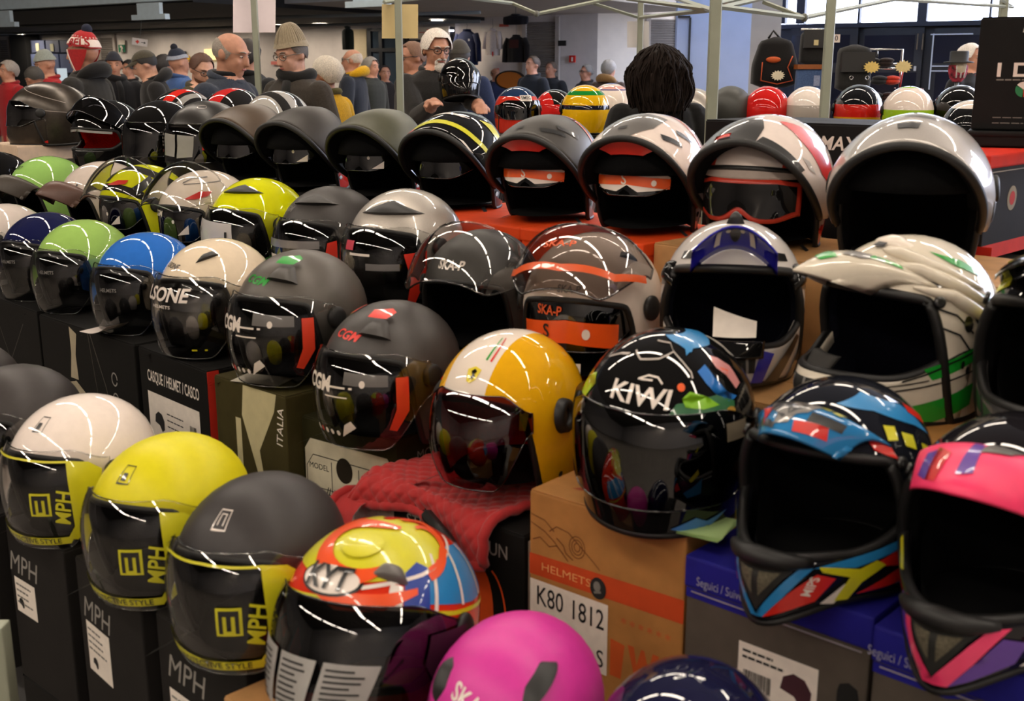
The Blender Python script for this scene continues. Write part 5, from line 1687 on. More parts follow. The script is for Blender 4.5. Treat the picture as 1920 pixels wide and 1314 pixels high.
wr('window_frame', 1456, 39, PX1, 48, M_BLUEF, .04, .14, wi)
wr('window_frame', 1456, -420, PX1, -400, M_BLUEF, .04, .14, wi)
wa = wr('wall_over_windows', 1456, -900, PX1, -400, M_WALLG, -.1, .1); wa['kind'] = 'structure'
# bright overcast daylight stands behind the panes
dl = WR_.box('sky_daylight', -1, 14, -1.2, -1.1, 1.6, 6.5, SKY); dl['kind'] = 'structure'
for n_, (x0, x1) in enumerate(((1476, 1600), (1612, 1722), (1742, 1862))):
    do = empty('door_%d' % (n_ + 3), (0, 0, 0)); do['kind'] = 'structure'
    wr('door_leaf', x0, 52, x1, 320, M_DOOR, .02, .06, do)
    wr('door_panel', x0 + 8, 66, x1 - 8, 118, mat('door_glass_dark', (24, 28, 44), .12, ns=3), .03, .02, do)
    wr('door_panel', x0 + 8, 136, x1 - 8, 230, mat('door_glass_dark', (24, 28, 44), .12, ns=3), .03, .02, do)
    if n_ == 2:
        LT = plain((196, 206, 226), .3)
        for q in ((1745, 63, 1824, 65), (1745, 63, 1747, 168), (1745, 123, 1784, 125), (1745, 132, 1780, 134)):
            wr('glazing_bead', *q, LT, .05, .02, do)
    for hx in ((1719, 1721), (1729, 1731)) if n_ == 1 else ():
        wr('door_handle', hx[0], 63, hx[1], 93, CHROME, .1, .03, do)
wr('door_lock', 1713, 124, 1717, 133, plain((190, 190, 196)), .06, .03, bpy.data.objects['door_4'])

# ------------------------------------------------------------------ folding tent frame over the stalls
TENT = mat('tent_green_grey', (150, 154, 136), .45, .0, coat=.2, ns=10, nv=.06)
TB = plain((110, 112, 104), .5)
tn = empty('canopy_tent', (0, 0, 0), 0, 'pale green folding canopy frame with square legs and crossing bars over the stalls', 'tent')
for px_, d_, w_ in ((482, 6.6, .035), (749, 6.0, .037), (1199, 7.4, .037), (1338, 4.3, .042), (1552, 4.9, .038), (1872, 7.6, .05)):
    P = at_d(px_, 110, d_)
    tp = 3.1 if d_ > 4.5 else 2.9
    lg = bevbox('leg', w_, w_, tp, TENT, tn, .004, (P.x, P.y, 0), 1)
    bevbox('foot', w_ * 1.8, w_ * 1.8, .012, TB, lg, 0, (P.x, P.y, 0))
    if d_ < 6.5:
        bevbox('bracket', w_ * 1.5, w_ * 1.5, .07, TENT, lg, .004, (P.x, P.y, tp - .1), 1)
leg1, leg2 = at_d(1338, 110, 4.3), at_d(1552, 110, 4.9)
def bar(x0, y0, d0, x1, y1, d1, r=.011):
    obj('bar', tube([at_d(x0, y0, d0), at_d(x1, y1, d1)], r, 4), TENT, tn, False)
for q in ((958, 5, 7, 1006, 25, 7), (1006, 26, 7, 1145, -3, 7.2), (1112, 6, 7.2, 1198, 33, 7.4), (1198, 33, 7.4, 1337, 18, 4.5), (1175, -2, 7.3, 1337, 18, 4.5), (1265, -4, 6, 1337, 20, 4.4),
          (1338, 18, 4.4, 1450, -8, 5.4), (1338, 8, 4.4, 1400, -6, 5.2), (1345, 12, 4.4, 1508, 33, 5.2), (1430, 3, 5.2, 1508, 33, 5.2), (1508, 33, 5.2, 1690, -4, 6.4), (1640, -4, 6.2, 1900, 13, 7.6), (1875, -2, 7.4, 1898, 12, 7.6), (720, 4, 6, 790, -4, 6.4), (880, -4, 6.2, 960, 6, 7)):
    bar(*q)
for x, y, d in ((1006, 26, 7), (1508, 33, 5.2)):
    obj('bar_joint', ellipsoid(at_d(x, y, d), (.02, .02, .02), 10, 6), TB, tn)
lf = empty('tent_pole', (at_d(2, 1250, 1.95).x, at_d(2, 1250, 1.95).y, 0), 0, 'pale green tent leg at the lower left corner beside the black cartons', 'tent leg')
bevbox('post', .035, .035, .60, TENT, lf, .004)
bevbox('foot', .07, .07, .012, TB, lf, 0)


def paper(label, x0, y0, x1, y1, d, col):
    A, B, C_, D_ = (at_d(*q, d) for q in ((x0, y0), (x1, y0), (x1, y1), (x0, y1)))
    cen = (A + C_) / 2
    o = empty('paper_sign', cen, 0, label, 'paper')
    def fn(u, v):
        p = A.lerp(B, u).lerp(D_.lerp(C_, u), v) - cen
        p.y += .012 * sin(u * 5) * v
        return p
    g1 = grid(fn, 9, 7)
    K = len(g1[0])
    obj('sheet', (g1[0] + [p + Vector((0, .0015, 0)) for p in g1[0]], list(g1[1]) + [tuple(i + K for i in f)[::-1] for f in g1[1]]), mat('paper_%d_%d_%d' % col, col, .8, nv=.04, ns=8), o)
    obj('tape', [([A.lerp(B, .45) - cen + Vector((0, -.002, .02)), A.lerp(B, .55) - cen + Vector((0, -.002, .02)), A.lerp(B, .55) - cen + Vector((0, -.004, -.02)), A.lerp(B, .45) - cen + Vector((0, -.004, -.02))]), [(0, 1, 2, 3)]], plain((200, 196, 180), .3), o)
paper('white paper sheet hanging on the tent leg by the bald man', 437, -20, 517, 61, 6.66, (226, 212, 216))
paper('cream paper sheet hanging behind the tent leg by the bearded man', 716, 8, 784, 72, 6.06, (204, 182, 130))
paper('white paper sheet hanging on the far tent leg behind the dark haired woman', 1176, 40, 1217, 89, 7.45, (196, 192, 190))

# ------------------------------------------------------------------ garments on the back wall
def garment(label, px, py0, py1, w, col, F=WB, k=.6, sleeves=True, accents=None, name='jacket', cat='jacket', long_=.9):
    top, bot = F.at(px, py0, k), F.at(px, py1, k)
    H = top.z - bot.z
    ang = math.atan2(F.t.y, F.t.x)
    o = empty(name, bot, ang, label, cat)
    m = cloth(col)
    def fn(u, v):
        a = 2 * pi * u
        sh = (1 - .0 * v) * (1 - .75 * smst(.80, 1.0, v))
        x = w / 2 * cos(a) * sh * (1 + .08 * sin(3 * v))
        y = .07 * sin(a) * sh + .01 * sin(9 * a) * (1 - v)
        return Vector((x, y, H * v))
    obj('body', grid(fn, 28, 12, True), m, o)
    if sleeves:
        for s in (-1, 1):
            obj('sleeve', tube([(s * w * .40, 0, H * .86), (s * w * .56, -.01, H * .6), (s * w * .60, -.02, H * (1 - long_))], [.06, .052, .045], 10), m, o)
    obj('collar', tube([(cos(t) * w * .13, sin(t) * .06, H * .98) for t in [k_ * pi / 6 for k_ in range(12)]], .018, 6, True), m, o)
    hg = obj('hanger', tube([(-w * .3, 0, H * .9), (0, 0, H * 1.02), (w * .3, 0, H * .9)], .008, 6), PIPE, o)
    obj('hanger_hook', tube([(0, 0, H * 1.02), (0, 0, H * 1.08), (.02, 0, H * 1.11), (.0, 0, H * 1.13), (0, 0, max(H * 1.14, (2.515 if k > 3 else 2.455) - bot.z))], .004, 5), PIPE, hg)
    if accents:
        for nm, x, z, a, b_, c in accents:
            obj(nm, ([(x + sx * a, -.075, H * z + sz * b_) for sx, sz in ((-1, -1), (1, -1), (1, 1), (-1, 1))], [(0, 1, 2, 3)]), cloth(c), o)
    return o
garment('navy blue jacket on a hanger on the back wall', 876, 55, 122, .46, (26, 34, 64), accents=[('badge', .1, .7, .02, .02, (150, 150, 160))])
garment('white long sleeved shirt on a hanger with a red tag', 924, 54, 104, .28, (222, 210, 204), name='shirt', cat='shirt', long_=.75, accents=[('red_tag', .05, .05, .015, .04, (190, 40, 36))])
garment('black jacket with faded red print on a hanger', 968, 66, 117, .40, (24, 20, 19), long_=1.0, accents=[('print', 0, .68, .1, .07, (70, 26, 22))])
garment('dark green coat on a hanger high up on the wall behind the yellow collared man', 653, 50, 93, .26, (50, 56, 48), sleeves=False, k=.9, name='coat', cat='coat')
garment('dark empty jacket on a hanger near the ceiling left of the shutter', 967, 28, 46, .40, (30, 30, 36), sleeves=False, k=3.5)

# ------------------------------------------------------------------ second display with the crowns of its helmets
bt = empty('back_table', (0, 0, 0), 0, 'long cloth covered table carrying the far row of helmets', 'table')
tA, tB = at_d(1010, 250, 6.2), at_d(1840, 250, 6.2)
zt_ = 1.20
obj('table_top', boxvf(tB.x - tA.x + .5, .5, .03, (tA.x + tB.x) / 2, tA.y + .02, zt_ - .03), MC, bt, False)
obj('table_cloth', boxvf(tB.x - tA.x + .48, .48, zt_ - .035, (tA.x + tB.x) / 2, tA.y + .02, 0), MC, bt, False)


def far(label, px, d, yaw, paint, sc=1.0, visor=None, kind='full'):
    P = at_d(px, 230, d)
    P.z = zt_
    h = Hel('far_helmet', label, 0, 0, 0, yaw, sc, loc=P, seg=60, S=Shell(chin=.015, pk=2))
    h.shell(paint, brow=.36, a1=66, a2=90)
    h.chinbar(paint)
    h.visor(visor or DARKV, w=86, lo=-.36, hi=.44, lo_s=-.12, hi_s=.2, off=.005, mid=.6)
    h.pivots()
    return h


h = far('navy blue and red helmet with a white label, leftmost of the far row', 970, 6.2, 20, striped('navy_red_paint', (28, 50, 84), [('Z', .0, .20, (206, 48, 30)), ('Z', .08, .15, (120, 30, 36))]))
h.decal(poly_vf(rect_poly(-.035, -.016, .035, .016)), WHITE_I, 'label', 0, .52, True, off=.010)
h.text('SMEG', .024, BLACK_I, 0, .52, .01, off=.012)
far('red and black glossy helmet in the far row, left of the yellow one', 1040, 6.6, 200, striped('red_black_paint', (206, 34, 30), [('X', -.05, .06, (20, 18, 18)), ('Z', .10, .16, (206, 34, 30))]), .92)
far('yellow helmet with green and dark blue bands in the far row', 1097, 6.1, 195, striped('yellow_green_paint', (232, 180, 12), [('Z', .20, .222, (20, 128, 46)), ('Z', .128, .15, (22, 24, 40))]), 1.04)
far('white helmet with purple and pink lines in the far row behind the yellow one', 1145, 6.5, 190, striped('white_purple_paint', (232, 218, 206), [('Z', .214, .220, (60, 48, 120)), ('Z', .222, .236, (220, 160, 150)), ('Z', .246, .3, (60, 60, 150))]), 1.06)
far('silver helmet in the far row right of the dark haired woman', 1300, 6.3, 200, metalpaint((176, 168, 158)), .96)
far('matte dark grey helmet behind the right tent leg', 1368, 6.5, 185, matte((58, 58, 54)), 1.0)
far('glossy red helmet in the far row', 1436, 6.4, 190, glossy((206, 28, 24)), 1.0)
far('white and silver helmet in the far row left of the slim tent leg', 1512, 6.3, 185, striped('white_silver_paint', (232, 220, 210), [('Z', .0, .150, (170, 160, 150))]), 1.0)
far('glossy black helmet with red and yellow lower bands in the far row', 1607, 6.2, 180, striped('black_red_yellow_paint', (16, 16, 20), [('Z', .085, .152, (196, 32, 22)), ('Z', .0, .087, (214, 150, 20))]), 1.04)
h = far('white helmet with lime green trim in the far row', 1700, 5.9, 180, striped('white_lime_paint', (232, 216, 204), [('Z', .0, .135, (150, 190, 30)), ('Z', .242, .3, (150, 190, 30))]), 1.02)
far('glossy black helmet in the far row beside the tall black carton', 1796, 5.9, 180, GLOSSK, 1.04)
h = Hel('far_helmet', 'black and white helmet in front of the far row below the tall black carton', 0, 0, 0, 180, 1.0, loc=at_d(1818, 238, 5.2) - Vector((0, 0, .13)), seg=60, S=Shell(chin=.015))
h.shell(striped('black_white_paint', (230, 218, 208), [('Z', .0, .215, (18, 18, 20))]), brow=.36, a1=66, a2=90); h.chinbar(GLOSSK); h.pivots()

# ------------------------------------------------------------------ cartons at the right end
def u_of(px, py, q):
    P = at_q(px, py, q)
    return (P.y - P.x) * .7071, P.z
MATK = card((24, 23, 23))
b = row_box('low black carton lettered MAX standing behind the back row', 1.25, 1.75, -2.46, HC - .118, .30, .28, MATK)
b.text('front', 'MAX', .045, WHITE_I, .135, .235, .02, .2)
st2 = obj('step', boxvf(1.7, .66, HC - .118 - .285, -(.1 + 1.8) / 2, 2.80, 0), MC, bpy.data.objects['display_stand'], False)
uc, zc_ = u_of(1859, 292, -2.30)
b = row_box('black carton with red lid band and round red emblem at the right end', uc, uc + .30, -2.30, zc_, .33, .215, card((32, 27, 24)), lid=.028, lid_m=card((206, 44, 28)))
b.art('right', poly_vf(rect_poly(-.165, .0, .165, .03)), card((206, 44, 28)), 'red_band')
b.art('right', poly_vf(ell_poly(-.03, .12, .024, .026)), card((150, 140, 120)), 'round_emblem')
b.art('right', poly_vf(ell_poly(-.03, .12, .014, .015)), card((180, 40, 30)), 'round_emblem', off=.0012)
b.art('right', poly_vf(stroke([(-.165, .18), (.165, .18)], .002)), card((170, 160, 150)), 'thin_line')
b.art('front', poly_vf(rect_poly(-.17, .0, .17, .03)), card((206, 44, 28)), 'red_band')
redb = b
sp_ = empty('carton_support', (0, 0, 0))
bpy.data.objects.remove(sp_)
st3 = obj('step', boxvf(.50, .36, zc_ - .215 - .004, -(uc + .10), 2.80, 0), MC, bpy.data.objects['display_stand'], False)
def corner_box(label, px, py, d, w, dep, hgt, zb, yaw, **kw):
    """box whose lower left front corner stands at a pixel"""
    P = at_d(px, py, d)
    c, s_ = cos(R(yaw)), sin(R(yaw))
    return Box2('helmet_box', label, P.x + c * w / 2 - s_ * dep / 2, P.y + s_ * w / 2 + c * dep / 2, zb + hgt, yaw, w, dep, hgt, MATK, **kw)
b = corner_box('flat black carton lying on the red banded carton', 1814, 262, 2.50, .34, .30, .032, zc_ + .004, -24, lid=.012, lid_m=MATK)
b = corner_box('tall black carton with large white letters and a tricolour dot', 1820, 240, 2.52, .30, .24, .240, zc_ + .039, -24)
b.text('front', 'MAX', .020, WHITE_I, -.043, .215, .01, .2)
b.art('front', poly_vf(rect_poly(-.107, .115, -.099, .145), [(-.074, .115), (-.074, .145), (.0, .145), (.0, .139), (-.066, .139), (-.066, .121), (.0, .121), (.0, .115)]), WHITE_I, 'big_letters')
b.art('front', poly_vf(*rows_poly(-.107, .110, .0, 1, .01, .003, 3, 1.0), *rows_poly(-.107, .028, .0, 2, .012, .002, 5)), GREYINK, 'small_print')
for c_, t0, t1 in ((plain((30, 120, 70)), pi * .85, pi * 1.52), (WHITE_I, pi * .18, pi * .85), (RED_I, -pi * .48, pi * .18)):
    b.art('front', poly_vf([(-.050, .088)] + ell_poly(-.050, .088, .0165, .0165, 10, t0, t1 + .08)), c_, 'tricolour_dot')

# ------------------------------------------------------------------ goods by the dark doors
def mesh_bag(name, label, px0, py0, px1, py1, d, col, depth=.16, cat='bag', taper=.3, rz=0):
    A, B = at_d(px0, py1, d), at_d(px1, py0, d)
    w, hh_ = B.x - A.x, B.z - A.z
    o = empty(name, ((A.x + B.x) / 2, A.y, A.z), R(rz), label, cat)
    def fn(u, v):
        a = 2 * pi * u
        k = (1 - taper * smst(.35, 1, v)) * min(1, .55 + 6 * v) * (1 - .85 * smst(.9, 1, v))
        c, s_ = cos(a), sin(a)
        return Vector((w / 2 * k * abs(c) ** .6 * (1 if c > 0 else -1), depth / 2 * k * abs(s_) ** .6 * (1 if s_ > 0 else -1), hh_ * v))
    obj('body', grid(fn, 32, 14, True), cloth(col), o)
    obj('bottom', ([Vector((w / 2 * .55 * cos(2 * pi * i / 16), depth / 2 * .55 * sin(2 * pi * i / 16), .002)) for i in range(16)], [tuple(range(16))[::-1]]), cloth(col), o)
    return o, w, hh_, depth
def burst(o, x, y, z, r, col, name='price_star'):
    pts = []
    for i in range(28):
        rr = r * (1 if i % 2 else .72)
        pts.append(Vector((x + rr * cos(pi * i / 14) * 1.2, y, z + rr * .85 * sin(pi * i / 14))))
    K = len(pts)
    V = pts + [p + Vector((0, .004, 0)) for p in pts]
    F = [tuple(range(K))[::-1], tuple(range(K, 2 * K))] + [(i, (i + 1) % K, (i + 1) % K + K, i + K) for i in range(K)]
    return obj(name, (V, F), plain(col), o, False)
o, w, hh_, dp = mesh_bag('backpack', 'black backpack with orange piping and a cream price star', 1408, 70, 1492, 164, 7.5, (22, 20, 20), .18)
burst(o, .0, -.115, hh_ * .24, .04, (232, 220, 190))
obj('piping', tube([(-w * .34, -.092, hh_ * .5), (-w * .36, -.1, hh_ * .14), (0, -.105, hh_ * .07), (w * .34, -.1, hh_ * .14), (w * .22, -.095, hh_ * .4), (w * .32, -.09, hh_ * .62)], .004, 5), plain((176, 70, 20)), o)
obj('badge', ellipsoid((-.03, -.09, hh_ * .55), (.05, .012, .02), 12, 8), plain((190, 80, 24)), o)
obj('strap', tube([(-.05, 0, hh_ * .97), (-.02, 0, hh_ * 1.12), (.03, 0, hh_ * .97)], .008, 6), BLK, o)
o, w, hh_, dp = mesh_bag('leather_satchel', 'black leather satchel with a cream tag hanging by the door', 1498, 56, 1556, 122, 7.6, (34, 33, 32), .12, taper=.05)
obj('flap', boxvf(w * .96, .02, hh_ * .5, 0, -.07, hh_ * .48), mat('leather_black', (36, 35, 34), .45, bump=.2), o, False)
obj('tag', boxvf(.03, .004, .035, -.02, -.085, hh_ * .55), plain((206, 190, 140)), o, False)
obj('rail', tube([(-w * .5, 0, hh_), (w * .5, 0, hh_)], .008, 8), CHROME, o)
o, w, hh_, dp = mesh_bag('jeans', 'blue jeans with a brown belt on a stand between the bags', 1488, 122, 1538, 200, 7.4, (74, 96, 136), .10, cat='trousers', taper=.05)
obj('belt', boxvf(w * 1.02, .11, .03, 0, 0, hh_ * .9), mat('belt_brown', (150, 84, 34), .5), o, False)
obj('wear', ([(x_, -.052, z_) for x_, z_ in ((.02, hh_ * .5), (.06, hh_ * .5), (.06, hh_ * .75), (.02, hh_ * .75))], [(0, 1, 2, 3)]), cloth((150, 160, 190)), o, False)
o, w, hh_, dp = mesh_bag('saddlebag', 'large black leather saddlebag with buckles and a yellow price star', 1566, 84, 1628, 172, 7.2, (40, 39, 38), .16, taper=.06)
obj('flap', boxvf(w * .98, .03, hh_ * .42, 0, -.085, hh_ * .42), mat('leather_black', (36, 35, 34), .45, bump=.2), o, False)
for x_ in (-.04, .06):
    obj('buckle', tube([(x_ + .012 * cos(t), -.105, hh_ * .3 + .012 * sin(t)) for t in [k_ * pi / 5 for k_ in range(10)]], .003, 5, True), CHROME, o)
burst(o, .08, -.12, hh_ * .52, .045, (226, 196, 110))
# chrome rack with folded goods
rk = empty('chrome_rack', at_d(1640, 245, 7.6), 0, 'chrome tube rack with folded dark goods beside the saddlebag', 'rack')
sc_ = 7.6 / FPX
def rp(x, y): return Vector(((x - 1640) * sc_, 0, (245 - y) * sc_))
for pts in (((1612, 98), (1612, 240)), ((1600, 98), (1634, 98), (1634, 112)), ((1634, 98), (1680, 98), (1680, 240)), ((1600, 124), (1680, 124)), ((1612, 132), (1680, 132)), ((1612, 155), (1680, 155)), ((1612, 184), (1680, 184))):
    obj('tube', tube([rp(*p) for p in pts], .008, 6), CHROME, rk)
rnd = random.Random(11)
for i, (x, y, c) in enumerate(((1650, 118, (40, 30, 28)), (1624, 118, (28, 26, 26)), (1664, 150, (200, 60, 40)), (1640, 150, (40, 40, 42)), (1634, 180, (30, 28, 28)), (1660, 180, (52, 30, 30)))):
    P = rk.location + rp(x, y)
    g = empty('folded_garment', P - Vector((0, 0, .02)), 0, ['dark brown folded garment on the top rail of the chrome rack', 'black folded garment at the upper left of the chrome rack', 'orange red folded garment on the middle rail of the chrome rack',
                                         'charcoal folded garment beside the orange red one', 'black folded garment at the lower left of the chrome rack', 'dark maroon folded garment on the lowest rail of the chrome rack'][i], 'garment')
    obj('fold', ellipsoid((0, 0, 0), (.055, .06, .022), 14, 8), cloth(c), g)
    obj('fold', ellipsoid((.005, -.005, .022), (.05, .055, .018), 14, 8), cloth(c), g)
# second price star on its stick, jewellery tray
pr_ = empty('price_star', at_d(1694, 125, 7.0), 0, 'cream price star on a red stick above the trinket tray', 'price tag')
burst(pr_, 0, 0, 0, .048, (222, 200, 140), 'card')
obj('stick', tube([(0, .004, -.03), (-.01, .004, -.13)], .005, 6), plain((170, 34, 40)), pr_)
ty = empty('trinket_tray', at_d(1706, 165, 6.9), 0, 'low glittering tray of small metal trinkets behind the white helmet', 'tray')
obj('tray', boxvf(.19, .10, .012, 0, 0, -.05), CHROME, ty, False)
V, F = [], []
for i in range(120):
    c = Vector((rnd.uniform(-.085, .085), rnd.uniform(-.045, .045), -.036 + rnd.uniform(0, .035)))
    e = ellipsoid(c, (.007, .004, .005), 5, 4)
    n0 = len(V); V += e[0]; F += [tuple(j + n0 for j in f) for f in e[1]]
o = obj('trinkets', (V, F), mat('trinket_metal', (150, 120, 118), .25, .8, ns=200, nv=.6), ty); o['kind'] = 'stuff'
# mannequin head with a dark hat and red patterned scarf
MHZ = at_d(1797, 122, 8.2).z
mh = empty('mannequin_head', at_d(1797, 122, 8.2), 0, 'display head with a black brimmed hat and red white patterned scarf', 'display head')
obj('hat', lathe([(0, .10), (.06, .10), (.066, .09), (.066, .03), (.105, .022), (.105, .015), (0, .02)], 24), plain((26, 26, 26)), mh)
obj('head_form', ellipsoid((0, 0, -.02), (.06, .075, .07), 18, 12), plain((190, 176, 150)), mh)
obj('scarf', lathe([(.066, .0), (.07, -.03), (.055, -.09), (.03, -.12)], 20), mat('scarf_red_white', (150, 40, 56), .8, ns=30, nv=.9), mh)
obj('stand_pole', tube([(0, 0, -.10), (0, 0, .02 - MHZ)], .015, 8), PIPE, mh)
obj('stand_base', lathe([(0, 0 - MHZ + .001), (.14, .001 - MHZ), (.14, .015 - MHZ), (.02, .03 - MHZ), (0, .03 - MHZ)], 20), PIPE, mh)
for t in (-.5, 0, .5):
    obj('scarf_stripe', tube([(.068 * sin(t), -.068 * cos(t), -.002), (.057 * sin(t), -.057 * cos(t), -.09)], .006, 5), plain((210, 200, 196)), mh)
nb = empty('number_plate_tag', at_d(1568, 72, 7.1), R(10), 'small white plate with a black zero hanging by the saddlebag', 'tag')
obj('plate', boxvf(.05, .004, .05, 0, 0, -.025), WHITEP, nb, False)
tv = text_vf('0', .045)
obj('digit', ([Vector((v.x, -.003, v.y)) for v in tv[0]], tv[1]), INK, nb, False)

# ------------------------------------------------------------------ small things on the stall
def sheet_paper(label, px, py, z, w, d, rz, col, curl=.02, name='paper_sheet', n=1):
    P = at_z(px, py, z)
    o = empty(name, P, R(rz), label, 'paper')
    for i in range(n):
        def fn(u, v):
            return Vector(((u - .5) * w, (v - .5) * d, .0012 + i * .0016 + curl * (u - .3) ** 2 * (1 if u > .3 else .3)))
        g1 = grid(fn, 10, 4)
        K = len(g1[0])
        g = obj('sheet', (g1[0] + [p - Vector((0, 0, .0008)) for p in g1[0]], list(g1[1]) + [tuple(i_ + K for i_ in f)[::-1] for f in g1[1]]), mat('paper_%d_%d_%d' % col, col, .8, nv=.04, ns=8), o)
        g.rotation_euler = (0, 0, R(3 * i))
    return o
o = sheet_paper('white paper sheet curling over the edge of the scuffed black carton', 196, 622, HC - .648, .105, .07, -30, (226, 214, 206), .05)
o = sheet_paper('small pile of light green leaflets on the edge of the brown carton', 1296, 984, HC - .671, .12, .085, -32, (168, 196, 130), .0, n=3)
pvf = poly_vf(*[rect_poly(-.04, .02 - .012 * k, .03 - .01 * (k % 2), .024 - .012 * k) for k in range(4)])
obj('print', ([Vector((v.x, v.y, .0062)) for v in pvf[0]], pvf[1]), plain((110, 140, 84)), o, False)
o = sheet_paper('white paper corner under the grey helmet with green vents', 492, 712, HC - .657, .12, .07, -20, (206, 198, 180), .0)

# red quilted cloth draped under the yellow helmet
q = empty('quilted_cloth', (0, 0, 0), 0, 'red quilted padded cloth with white lining draped over carton under yellow helmet', 'cloth')
c0 = at_z(850, 905, HC - .757)
QB = mat('red_quilt', (172, 28, 30), .8, ns=40, nv=.12, bump=.3, bs=240, sheen=.2)
QL = cloth((196, 184, 180))
tx = Vector((.7071, -.7071, 0)); ty_ = Vector((-.7071, -.7071, 0))
ctr = at_q(885, 870, -1.40); ctr.z = HC - .748
def quilt(u, v, off=0):
    # u across the carton front (left to right), v from behind the helmet over the front edge and down
    x = -.175 + u * .38
    hang = .045 + .05 * u + .015 * sin(u * 9 + .5)
    L = .245 + .02
    s_ = v * (L + hang)
    flat = min(s_, L)
    y = -.13 + flat
    dz = 0
    over = max(0, s_ - L)
    if over > 0:
        r_ = .022
        t = min(over / r_, pi / 2)
        y += r_ * sin(t)
        dz -= r_ * (1 - cos(t)) + max(0, over - r_ * pi / 2)
        y += .012 * sin(u * 8 + .4) * smst(0, .05, over)
    side = max(0, .16 - u)
    dz -= side * side * 2.2
    y += side * .12
    a, b_ = (u * 12 + v * 10) % 1, (u * 12 - v * 10) % 1
    puff = .0042 * (min(1, 3.2 * min(a, 1 - a)) * min(1, 3.2 * min(b_, 1 - b_))) ** .6 + .003 * noise.noise(Vector((u * 7, v * 7, 2)))
    p = ctr + tx * x + ty_ * y
    n_ = ty_ if over > .02 else Vector((0, 0, 1))
    p.z += dz + .010 * sin(u * 6 + 1) * smst(.3, .8, v) * (over == 0)
    return p + n_ * (puff + off)
g1 = grid(lambda u, v: quilt(u, v), 150, 110)
obj('quilted_face', g1, QB, q)
obj('white_lining', grid(lambda u, v: quilt(u, v, -.010), 40, 30), QL, q)
obj('bound_edge', tube([quilt(u / 40, 1, -.004) for u in range(41)], .010, 8), QB, q)
obj('bound_edge', tube([quilt(0, v / 20, -.004) for v in range(21)], .010, 8), QB, q)
obj('bound_edge', tube([quilt(1, v / 20, -.004) for v in range(21)], .010, 8), QB, q)
# under layer: the pale lined flap that sags below the front edge at the left
def flap(u, v, off=0):
    p = quilt(.02 + .62 * u, 1, 0) + Vector((0, 0, -.004)) + ty_ * (-.012 - .02 * v)
    p.z -= v * (.030 + .022 * sin(u * pi)) 
    return p + ty_ * off
obj('lining_flap', grid(lambda u, v: flap(u, v), 30, 6), QL, q)
obj('bound_edge', tube([flap(u / 30, 1, .004) for u in range(31)], .011, 8), QB, q)
# the loose tube of the cloth's left end with its pale inside
lp = quilt(.0, .86)
ln = []
for k_ in range(13):
    t = 2 * pi * k_ / 12
    ln.append(lp + tx * (-.012) + ty_ * (.050 * cos(t)) + Vector((0, 0, -.034 + .040 * sin(t))))
ring2 = [p + tx * .075 for p in ln]
K = 13
obj('rolled_end', (ln + ring2, [(i_, i_ + 1, i_ + 1 + K, i_ + K) for i_ in range(12)]), QB, q)
ln3 = [lp + (p - lp) * .9 + tx * .004 for p in ln]
obj('rolled_lining', (ln3 + [p + tx * .07 for p in ln3], [(i_ + 1, i_, i_ + K, i_ + 1 + K) for i_ in range(12)]), QL, q)
obj('bound_edge', tube(ln[:-1], .010, 8, True), QB, q)
# helmet strap hanging off the carton
sp = empty('hanging_strap', at_z(800, 985, HC - .80), 0, 'black strap with metal ring hanging over the orange disc carton', 'strap')
A_ = [at_q(800, 965, -1.22), at_q(838, 1010, -1.20), at_q(868, 1060, -1.19), at_q(884, 1110, -1.18), at_q(880, 1150, -1.19)]
obj('webbing', tube([p - sp.location for p in A_], .012, 6), BLK, sp)
obj('ring', tube([at_q(838, 1036, -1.17) - sp.location + Vector((.012 * cos(t), 0, .012 * sin(t))) for t in [k * pi / 6 for k in range(12)]], .0025, 5, True), CHROME, sp)
# ------------------------------------------------------------------ people
def capsule(a, b, r0, r1, n=10, k=5):
    a, b = Vector(a), Vector(b)
    return tube([a.lerp(b, i / k) for i in range(k + 1)], [r0 + (r1 - r0) * i / k for i in range(k + 1)], n)


def blob_tube(pts, rs, n=12):
    """a tube with rounded ends through joints"""
    P, Rr = [], []
    for i in range(len(pts) - 1):
        for k in range(5):
            t = k / 5
            P.append(Vector(pts[i]).lerp(Vector(pts[i + 1]), t)); Rr.append(rs[i] + (rs[i + 1] - rs[i]) * t)
    P.append(Vector(pts[-1])); Rr.append(rs[-1])
    return cat_vf(tube(P, Rr, n), ellipsoid(P[0], (rs[0],) * 3, 10, 8), ellipsoid(P[-1], (rs[-1],) * 3, 10, 8))


def ik(s, w, l1, l2, hint):
    s, w = Vector(s), Vector(w)
    d = w - s
    L = min(d.length, (l1 + l2) * .995)
    dn = d.normalized()
    a = (l1 * l1 - l2 * l2 + L * L) / (2 * L)
    hh_ = sqrt(max(0, l1 * l1 - a * a))
    h_ = Vector(hint) - dn * Vector(hint).dot(dn)
    return s + dn * a + h_.normalized() * hh_, s + dn * L


SKIN = {'a': (204, 154, 130), 'b': (190, 136, 110), 'c': (178, 124, 98)}
_pc = [0]


